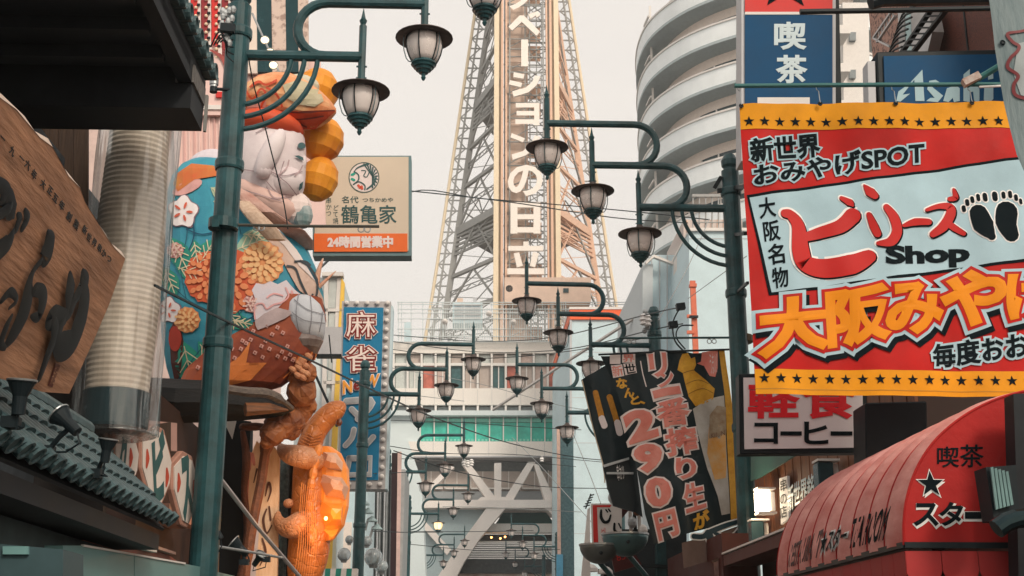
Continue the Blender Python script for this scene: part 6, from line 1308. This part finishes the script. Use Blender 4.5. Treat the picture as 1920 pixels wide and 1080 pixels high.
# ---- dark carved prow below, root and paw ----
WDK = wood('dark_carved_wood', (.022,.02,.02), (.008,.011,.013), 4, 0); CPR = mat('copper_wood_highlight', (.30,.12,.05), .5, col2=(.10,.05,.03), scale=5, stretch=(1,1,8))
pw2 = root('carved_prow', 'dark pointed carved timber under the painted figure', 'carving', PX(420, 760))
b = MB(); rings_ = []
for (u, v, r_) in ((285,745,38),(340,752,42),(400,752,40),(455,757,32),(500,763,22),(530,768,12),(549,768,2)):
    c = PX(u, v, FS-.35); k_ = pxm(c); rings_.append([c+UP*r_/k_*math.cos(2*math.pi*j/10)+S*r_*1.4/k_*math.sin(2*math.pi*j/10) for j in range(10)])
b.loft(rings_); b.build('timber', WDK, pw2)
b = MB(); b.tube(smoothpts([PX(*p) for p in ((410,727,FS-.9),(460,735,FS-.85),(500,738,FS-.75),(530,752,FS-.6),(550,768,FS-.4))], 4), [.05]*4+[.055]*8+[.03]*4+[.01], 7); b.build('edge_roll', mat('grey_brown_wood', (.20,.16,.13), .6, col2=(.06,.05,.05), scale=8, stretch=(1,8,8)), pw2)
b = MB(); b.tube([PX(*p) for p in ((460,768,FS-.8),(505,766,FS-.7),(540,769,FS-.5))], [.075,.06,.01], 7); b.build('copper_highlight', CPR, pw2)  # copper highlight along the timber, put on as a coloured roll
RK = mat('orange_brown_rock', (.42,.15,.05), .5, col2=(.15,.05,.03), scale=5, bump=.8, bscale=10, vor=7)
rt_ = root('orange_root', 'orange brown rough clump with root hanging under the figure', 'carving', PX(540, 780))
b = MB(); rr = random.Random(4)
for (u, v, r_) in ((560,705,24),(565,735,30),(575,700,20),(562,765,30),(545,785,30),(525,795,30),(512,812,24),(502,828,14),(548,810,16),(580,760,16)): ell(b, u, v, r_, r_*1.0, FS-.2+rr.uniform(-.15,.15), .9, seg=9, rings=6, rot=rr.uniform(-1,1))
for v in b.v: v += Vector((rr.uniform(-.012,.012), rr.uniform(-.012,.012), rr.uniform(-.012,.012)))
b.build('rock_clump', RK, rt_); b = MB(); b.tube(smoothpts([PX(*p) for p in ((505,815,FS-.2),(497,850,FS-.1),(490,900,FS),(478,960,FS),(468,1020,FS),(462,1080,FS))], 4), [.10,.09,.08,.075]+[.055]*14+[.04]*3, 7); b.build('root', mat('bark_orange', (.24,.09,.045), .6, col2=(.10,.045,.03), scale=8, bump=.5), rt_)
b = MB()
for i in range(12): ell(b, 556+rr.uniform(-10,24), 668+i*3.6, 9, 6, FS-.45, .8, seg=7, rings=5, rot=.6)
b.build('scale_cluster', mat('peach_scale', (.62,.30,.16), .5, col2=(.45,.17,.08), scale=9), rt_, kind='stuff')
# ---- wood slabs beside ----
slb = front(495, 950, FS+.5); sl_ = slb.thing('cream_wood_board', 'cream carved wood board with dark brush lettering between bark edges', 'signboard')
CRW = mat('cream_carved_wood', (.78,.56,.38), .5, col2=(.62,.38,.22), scale=4, stretch=(5,.8,1), bump=.3); BRK = mat('bark_edge_brown', (.16,.06,.035), .7, col2=(.07,.03,.02), scale=8, bump=.6)
slb.poly([(512,835),(524,850),(519,1100),(478,1100),(488,960),(497,880)], 0, CRW, 'board', th=.08); slb.poly([(470,850),(480,825),(490,835),(492,870),(482,960),(470,1040),(456,1010),(462,930)], -.05, CRW, 'board', th=.08)
slb.strokes([([(455,810),(462,860),(458,920),(464,990),(458,1040),(450,1090)], [10,16,12,14,12,16]), ([(455,800),(480,800),(500,800)], [14,16,10])], .0, BRK, 'bark_edge', dome=.06)
slb.strokes([([(466,880),(470,850),(476,870)], [7,9,5]), ([(465,900),(462,930),(466,960)], [3,6,3])], -.03, mat('pink_seal', (.55,.20,.16), .6), 'seal')
slb.strokes([([(498,930),(504,905),(508,920),(502,940)], [2,5,4,2]), ([(500,955),(494,975),(500,1000),(510,985)], [3,5,4,2]), ([(505,950),(508,975)], [3,4]), ([(476,905),(482,880)], [2,4]), ([(474,940),(480,965),(472,990)], [2,4,2]), ([(492,1010),(498,1035),(488,1060)], [3,5,2])], .012, mat('dark_brown_brush', (.10,.04,.025), .5), 'lettering')
dk = front(430, 950, FS+1.0); dk.thing('dark_shop_gap', 'dark shop opening between nearest post and cream wood board', 'shop'); dk.poly([(385,780),(470,790),(462,1120),(385,1120)], 0, mat('deep_shadow_sheet', (.012,.016,.02), .8), 'wall', th=.2); dk.poly([(418,800),(421,800),(411,1100),(408,1100)], .1, mat('brass_post', (.40,.24,.15), .4), 'post', th=.04); dk.poly([(421,790),(446,790),(438,826)], .1, OFFW, 'pennant', th=.01)  # near black sheet stands for the shade inside the opening
dk2 = front(535, 950, FS+.9); dk2.thing('weathered_post', 'weathered teal grey timber post behind the turtle flippers', 'post'); WTP = mat('weathered_post', (.12,.17,.18), .8, col2=(.03,.05,.055), scale=3, stretch=(8,8,.5), bump=.5)
dk2.poly([(520,850),(541,850),(532,1120),(514,1120)], 0, WTP, 'shaft', th=.2, bevel=.02); dk2.poly([(541,840),(562,840),(556,1120),(532,1120)], -.15, mat('deep_shadow_sheet', (.012,.016,.02), .8), 'shadow_gap', th=.1)
# ---- turtle ----
TS_ = 15.0
tt_ = root('turtle_lantern', 'glowing orange turtle sculpture climbing with its head stretched up', 'statue', PX(600, 1000, TS_))
def tmat(nm, c1, c2, es, sc=5, bump=.5, bs=9, vor=0): return mat(nm, c1, .36, col2=c2, scale=sc, bump=bump, bscale=bs, emit=(1,.26,.03), es=es*.9, vor=vor, spec=.45)
TSK = tmat('turtle_skin', (.58,.19,.05), (.30,.085,.025), .05, 4, .7, 14, 9); TSH = tmat('turtle_shell', (.84,.29,.035), (.52,.14,.02), .2, 2, .25, 5); TPL = mat('turtle_shell_pale', (.74,.46,.33), .45, col2=(.60,.30,.18), scale=3, bump=.25); TRM = tmat('turtle_rim', (.74,.28,.07), (.55,.17,.05), .08)
b = MB(); n_ = 10; rings_ = []
for (u, v, r_) in ((562,1110,22),(572,1075,36),(580,1030,42),(582,980,38),(580,930,34),(578,885,30),(578,850,26),(582,828,24),(592,806,22),(606,788,22),(620,776,22),(633,766,19),(643,760,12),(648,757,4)):
    c = PX(u, v, TS_); k_ = pxm(c); rings_.append((c, r_/k_))
b.tube([r[0] for r in rings_], [r[1] for r in rings_], 14); b.build('body', TSK, tt_, smooth=True, sub=1)
b = MB()
for k in range(8): u, v = 570+k*2.4, 848-k*4.6; b.tube([PX(u-20+k*1.2, v-3, TS_-.11), PX(u, v+4, TS_-.19), PX(u+22-k*.5, v+9-k*2, TS_-.10)], .014, 5)
b.build('neck_fold', TSK, tt_, kind='stuff')
b = MB(); ell(b, 636, 792, 6, 7, TS_-.16, .6); b.build('eye', mat('dark_amber_eye', (.12,.03,.01), .2, coat=1), tt_)
# shell: humped plates
b = MB(); loftpx(b, [(838,600,622,.1),(850,596,640,.1),(880,590,654,.1),(915,585,656,.08),(950,582,654,.05),(985,580,646,.05),(1010,582,628,.05),(1024,588,610,.05)], s=TS_, depth=1.0, n=14); sh_ = b.build('shell', TSH, tt_); D7 = Drape([sh_])
for k, P_ in enumerate(([(607,848),(630,850),(642,868),(640,884),(618,880),(602,872)], [(606,890),(640,896),(652,915),(646,938),(612,930),(602,905)], [(604,940),(642,944),(653,962),(640,985),(610,985),(600,962)], [(606,992),(634,990),(624,1010),(606,1014)])):
    c = (sum(p[0] for p in P_)/len(P_), sum(p[1] for p in P_)/len(P_)); cen = D7.hit(*c, .10); pts = [D7.hit(p[0], p[1], .012) for p in P_]
    if cen is None or any(p is None for p in pts): pts = [p for p in pts if p is not None]
    if cen is None or len(pts) < 3: continue
    mid = [p.lerp(cen, .55) for p in pts]; mid = [m_+(cen-pts[i]).normalized()*0 + (cen-(sum(pts, Vector())/len(pts)))*.35 for i, m_ in enumerate(mid)]
    b = MB(); n__ = len(pts); b.v = pts+mid+[cen]; b.f = [[i, (i+1) % n__, n__+(i+1) % n__, n__+i] for i in range(n__)]+[[n__+i, n__+(i+1) % n__, 2*n__] for i in range(n__)]; b.build('shell_plate', TPL if k < 2 else TSH, tt_)
for k in range(9):
    t = k/8; u, v = 596-14*math.sin(t*2.4)-4*t, 846+t*165; b = MB(); c = PX(u, v, TS_-.30); b.ball(c, .05, .05, .085, 8, 6, rot=Matrix.Rotation(.25-.5*t, 3, 'Y')); b.build('rim_plate', TRM, tt_)
def flipper(pts, rad, s, nm='flipper'):
    b = MB(); c = [PX(u, v, s+ds) for u, v, ds in pts]; k_ = pxm(c[0]); b.tube(c, [r_/k_ for r_ in rad], 10); b.build(nm, TSKF, tt_, smooth=True, sub=1)
TSKF = mat('turtle_flipper', (.66,.34,.20), .4, col2=(.42,.15,.05), scale=5, bump=.5, bscale=22, vor=16, spec=.4)
flipper(((602,870,0),(590,862,-.25),(565,856,-.38),(540,852,-.36),(528,844,-.3),(525,832,-.25)), (12,22,23,20,13,4), TS_)
flipper(((590,975,0),(577,972,-.25),(560,985,-.35),(540,992,-.33),(525,985,-.3),(519,970,-.26),(523,958,-.22)), (8,20,26,23,16,9,4), TS_)
b = MB(); ell(b, 541, 944, 10, 9, TS_-.1, .9); ell(b, 560, 800, 24, 13, TS_+.15, .9, rot=-.5); b.build('far_flipper', TSKF, tt_, smooth=True)
b = MB()
for k in range(9): u = 566+k*3.6; b.tube(smoothpts([PX(u, 905+k*2, TS_-.36-.01*k+.012*k), PX(u-4, 960, TS_-.40), PX(u-6+k*.6, 1020, TS_-.42), PX(u-14+k*.8, 1080, TS_-.36)], 3), .0045, 4)
b.build('groove_line', TRM, tt_, kind='stuff')
for (u, v) in ((611,972),):
    b = MB(); ell(b, u, v, 3.5, 4, TS_-.50, .8, seg=8, rings=5); b.build('bulb', WARM, tt_)
ld = bpy.data.lights.new('glow_light', 'POINT'); ld.energy = 16; ld.color = (1,.45,.12); ld.shadow_soft_size = .05; lo = bpy.data.objects.new('glow_light', ld); COL.objects.link(lo); lo.parent = tt_; lo.location = PX(632, 985, TS_-.75)-MW[tt_.name].translation
ld2 = bpy.data.lights.new('board_light', 'POINT'); ld2.energy = 9; ld2.color = (1,.55,.25); ld2.shadow_soft_size = .05; lo = bpy.data.objects.new('board_light', ld2); COL.objects.link(lo); lo.location = PX(478, 1030, FS-1.0)
# ================= wires and bits =================
WIRE = mat('black_cable', (.015,.025,.03), .5, var=0); WG = mat('grey_cable', (.25,.27,.28), .5, var=0)
def wire(pts, r_, lab, m=WIRE, name='overhead_wire', grp='overhead wires across the street', sag=0):
    p = [atS(u, v, s) for u, v, s in pts]; p = smoothpts(p, 6)
    b = MB(); b.tube(p, r_, 4); o = b.build(name, m); tag(o, lab, 'wire', grp)
wire([(290,535,9.5),(420,600,11),(560,665,13),(700,732,16),(820,785,20),(960,832,26),(1100,860,30),(1270,868,26),(1450,873,18),(1640,860,12),(1700,852,10)], .012, 'thick black cable sagging right across the street from left to the awning')
wire([(590,512,24),(770,360,40),(900,372,45),(1060,385,45),(1200,398,42),(1330,412,40)], .025, 'upper thin wire crossing the tower below the looped character')
wire([(770,358,38),(950,378,42),(1150,408,44),(1290,418,44)], .022, 'second wire crossing the tower just under the upper wire')
wire([(735,628,32),(900,640,34),(1040,632,30),(1220,588,22),(1280,576,20)], .012, 'wire rising right from the railing to the insulators by the flats')
wire([(735,640,32),(900,660,34),(1060,655,30),(1225,618,23),(1280,607,21)], .012, 'wire below the rising one, ending at the second right lamp post')
wire([(735,655,34),(880,672,36),(1040,662,32),(1240,628,24)], .012, 'wire across the upper window band of the white building')
wire([(735,690,34),(900,720,38),(1050,760,36),(1130,772,34)], .010, 'slack wire over the curtained windows', WG)
wire([(728,788,34),(860,792,36),(980,800,38),(1090,806,38)], .012, 'wire across the green glass gallery')
wire([(728,836,33),(830,850,36),(960,852,40),(1080,862,42),(1170,870,40)], .013, 'wire under the green gallery')
wire([(738,845,35),(840,880,38),(960,905,42),(1045,914,44),(1170,916,42)], .016, 'double wire passing the pale braces')
wire([(740,860,38),(880,862,44),(1000,868,46),(1080,875,46)], .012, 'thin wire under the overhang')
wire([(830,950,50),(930,952,50),(1090,960,50)], .014, 'wire in front of the pale beam', WG); wire([(765,1020,52),(900,1032,55),(1050,1030,55)], .016, 'low wire by the stair treads')
wire([(765,996,41),(870,997,45),(1000,995,48)], .014, 'wire left of the lit lantern')
wire([(1065,790,34),(1110,900,30),(1150,1010,26),(1180,1090,24)], .010, 'thin line dropping down the pale wall beside the red bordered sign', WG)
wire([(1235,600,22),(1290,500,26),(1330,410,30)], .010, 'stay line climbing from the second right post to the railing', WG); wire([(1290,560,24),(1400,480,18)], .006, 'fine line over the pale wall', WG)
wire([(1128,1000,30),(1010,870,44),(960,820,50)], .010, 'fine line crossing the passage pillar', WG)
wire([(1275,577,20),(1262,605,20),(1266,640,20),(1290,665,20)], .016, 'drooping service cable beside the orange riser', grp='service cables'); wire([(1300,610,20),(1275,612,20),(1268,632,20),(1285,655,20)], .014, 'second drooping service cable beside the orange riser', grp='service cables')
wire([(460,-20,11.3),(468,120,11.8),(500,250,12.6),(530,370,12.9),(540,430,13)], .008, 'thin line hanging in front of the painted face'); wire([(1175,1080,20),(1140,1075,20),(1120,1068,20)], .02, 'black lead along the dark stall roof')
wire([(735,735,30),(800,744,32),(870,752,34)], .010, 'short wire behind the left lanterns', WG); wire([(700,888,28),(760,886,32),(800,888,34)], .013, 'short lower wire joining two left posts'); wire([(700,996,27),(760,998,33),(830,998,38)], .013, 'wire from left post to the lit lantern')
# steel boom crossing from the white building to the flats
b = MB(); b.tube([atS(925,768,60), atS(1060,680,54), atS(1200,590,48), atS(1262,498,46)], .075, 6); o = b.build('steel_boom', mat('boom_grey', (.62,.58,.55), .4, .3)); tag(o, 'long grey steel boom slanting up before the white building to the flats', 'boom')
# insulators and fittings
def insul(u, v, s, lab, n=3):
    o = root('insulator', lab, 'insulator', atS(u, v, s), 'insulators on wires and posts'); 
    for k in range(n): p = atS(u+k*7, v+(k % 2)*2, s); b = MB(); b.lathe([(.02,-.10),(.07,-.08),(.05,-.03),(.09,.0),(.05,.05),(.08,.08),(.02,.12)], p, seg=8); b.build('cup', WHITE, o)
insul(870, 868, 40, 'three white insulators under the green gallery'); insul(1207, 600, 22.5, 'white insulators at the second right post', 2); insul(1016, 861, 46, 'white insulator on the wire by the pillar', 1)
b = MB()
for k in range(6): b.ball(atS(1213+random.uniform(-5,6), 585+k*7, 22.6), .05, .05, .06, 6, 4)
o = b.build('wire_fittings', STEEL); tag(o, 'cluster of wire fittings on the second right post', 'fittings', kind='stuff')
for k, (u, v) in enumerate(((1276,576),(1262,610))): b = MB(); b.bar(atS(u-8, v, 20), atS(u+8, v-2, 20), .12, .1); o = b.build('splice_box', BLACK); tag(o, ['black splice box above the drooping cables', 'black splice box lower on the drooping cables'][k], 'splice box', 'splice boxes')
b = MB()
for k in range(4): b.tube([atS(1398-k*2, 345+k*3, 14.6), atS(1384, 352+k*3, 15.2), atS(1376, 350+k*2, 15.4)], .012, 4)
b.bar(atS(1340,352,15.3), atS(1352,332,15.3), .05); b.bar(atS(1345,358,15.3), atS(1362,356,15.3), .05)
o = b.build('post_fittings', BLACK); tag(o, 'dark bracket and fittings near the top of the first right post', 'fittings', kind='stuff')
b = MB(); b.bar(atS(1376,352,15.4), atS(1398,350,14.2), .05); b.bar(atS(1376,440,15.4), atS(1398,438,14.2), .04); b.bar(atS(1380,550,15.4), atS(1402,530,14.0), .03); o = b.build('tie_bracket', BLACK); tag(o, 'short dark arms tying the first right post to the building', 'bracket')
# antenna and camera beside the wall
o = root('antenna', 'small black antenna on the pale wall above the red bordered sign', 'antenna', atS(1100,940,28)); b = MB()
for k in range(5): b.bar(atS(1094+k*3, 950-k*5, 28), atS(1106+k*2, 947-k*5, 28), .025)
b.bar(atS(1098,954,28), atS(1108,926,28), .03); b.build('element', BLACK, o, kind='stuff')
for k, (u, v, lab) in enumerate(((1108,1072,'white dome lamp at the bottom near the stall'), (1135,1076,'second white dome lamp at the stall edge'))): b = MB(); b.lathe([(.12,0),(.11,.05),(.06,.1),(0,.12)], atS(u, v, 20), seg=12); o = b.build('dome_lamp', OFFW); tag(o, lab, 'lamp')
# ================= haze over the whole place =================
b = MB(); b.box(-420, 420, -40, 560, -1, 118)
hm = bpy.data.materials.new('haze_air'); hm.use_nodes = True; n = hm.node_tree; n.nodes.clear()
pv = n.nodes.new('ShaderNodeVolumePrincipled'); pv.inputs['Density'].default_value = .0010; pv.inputs['Color'].default_value = (.96,.95,.93,1); pv.inputs['Anisotropy'].default_value = .2
ho = n.nodes.new('ShaderNodeOutputMaterial'); n.links.new(pv.outputs[0], ho.inputs['Volume'])
hz = b.build('haze', hm); hz['kind'] = 'stuff'
SC.cycles.volume_bounces = 0
bpy.context.view_layer.update()
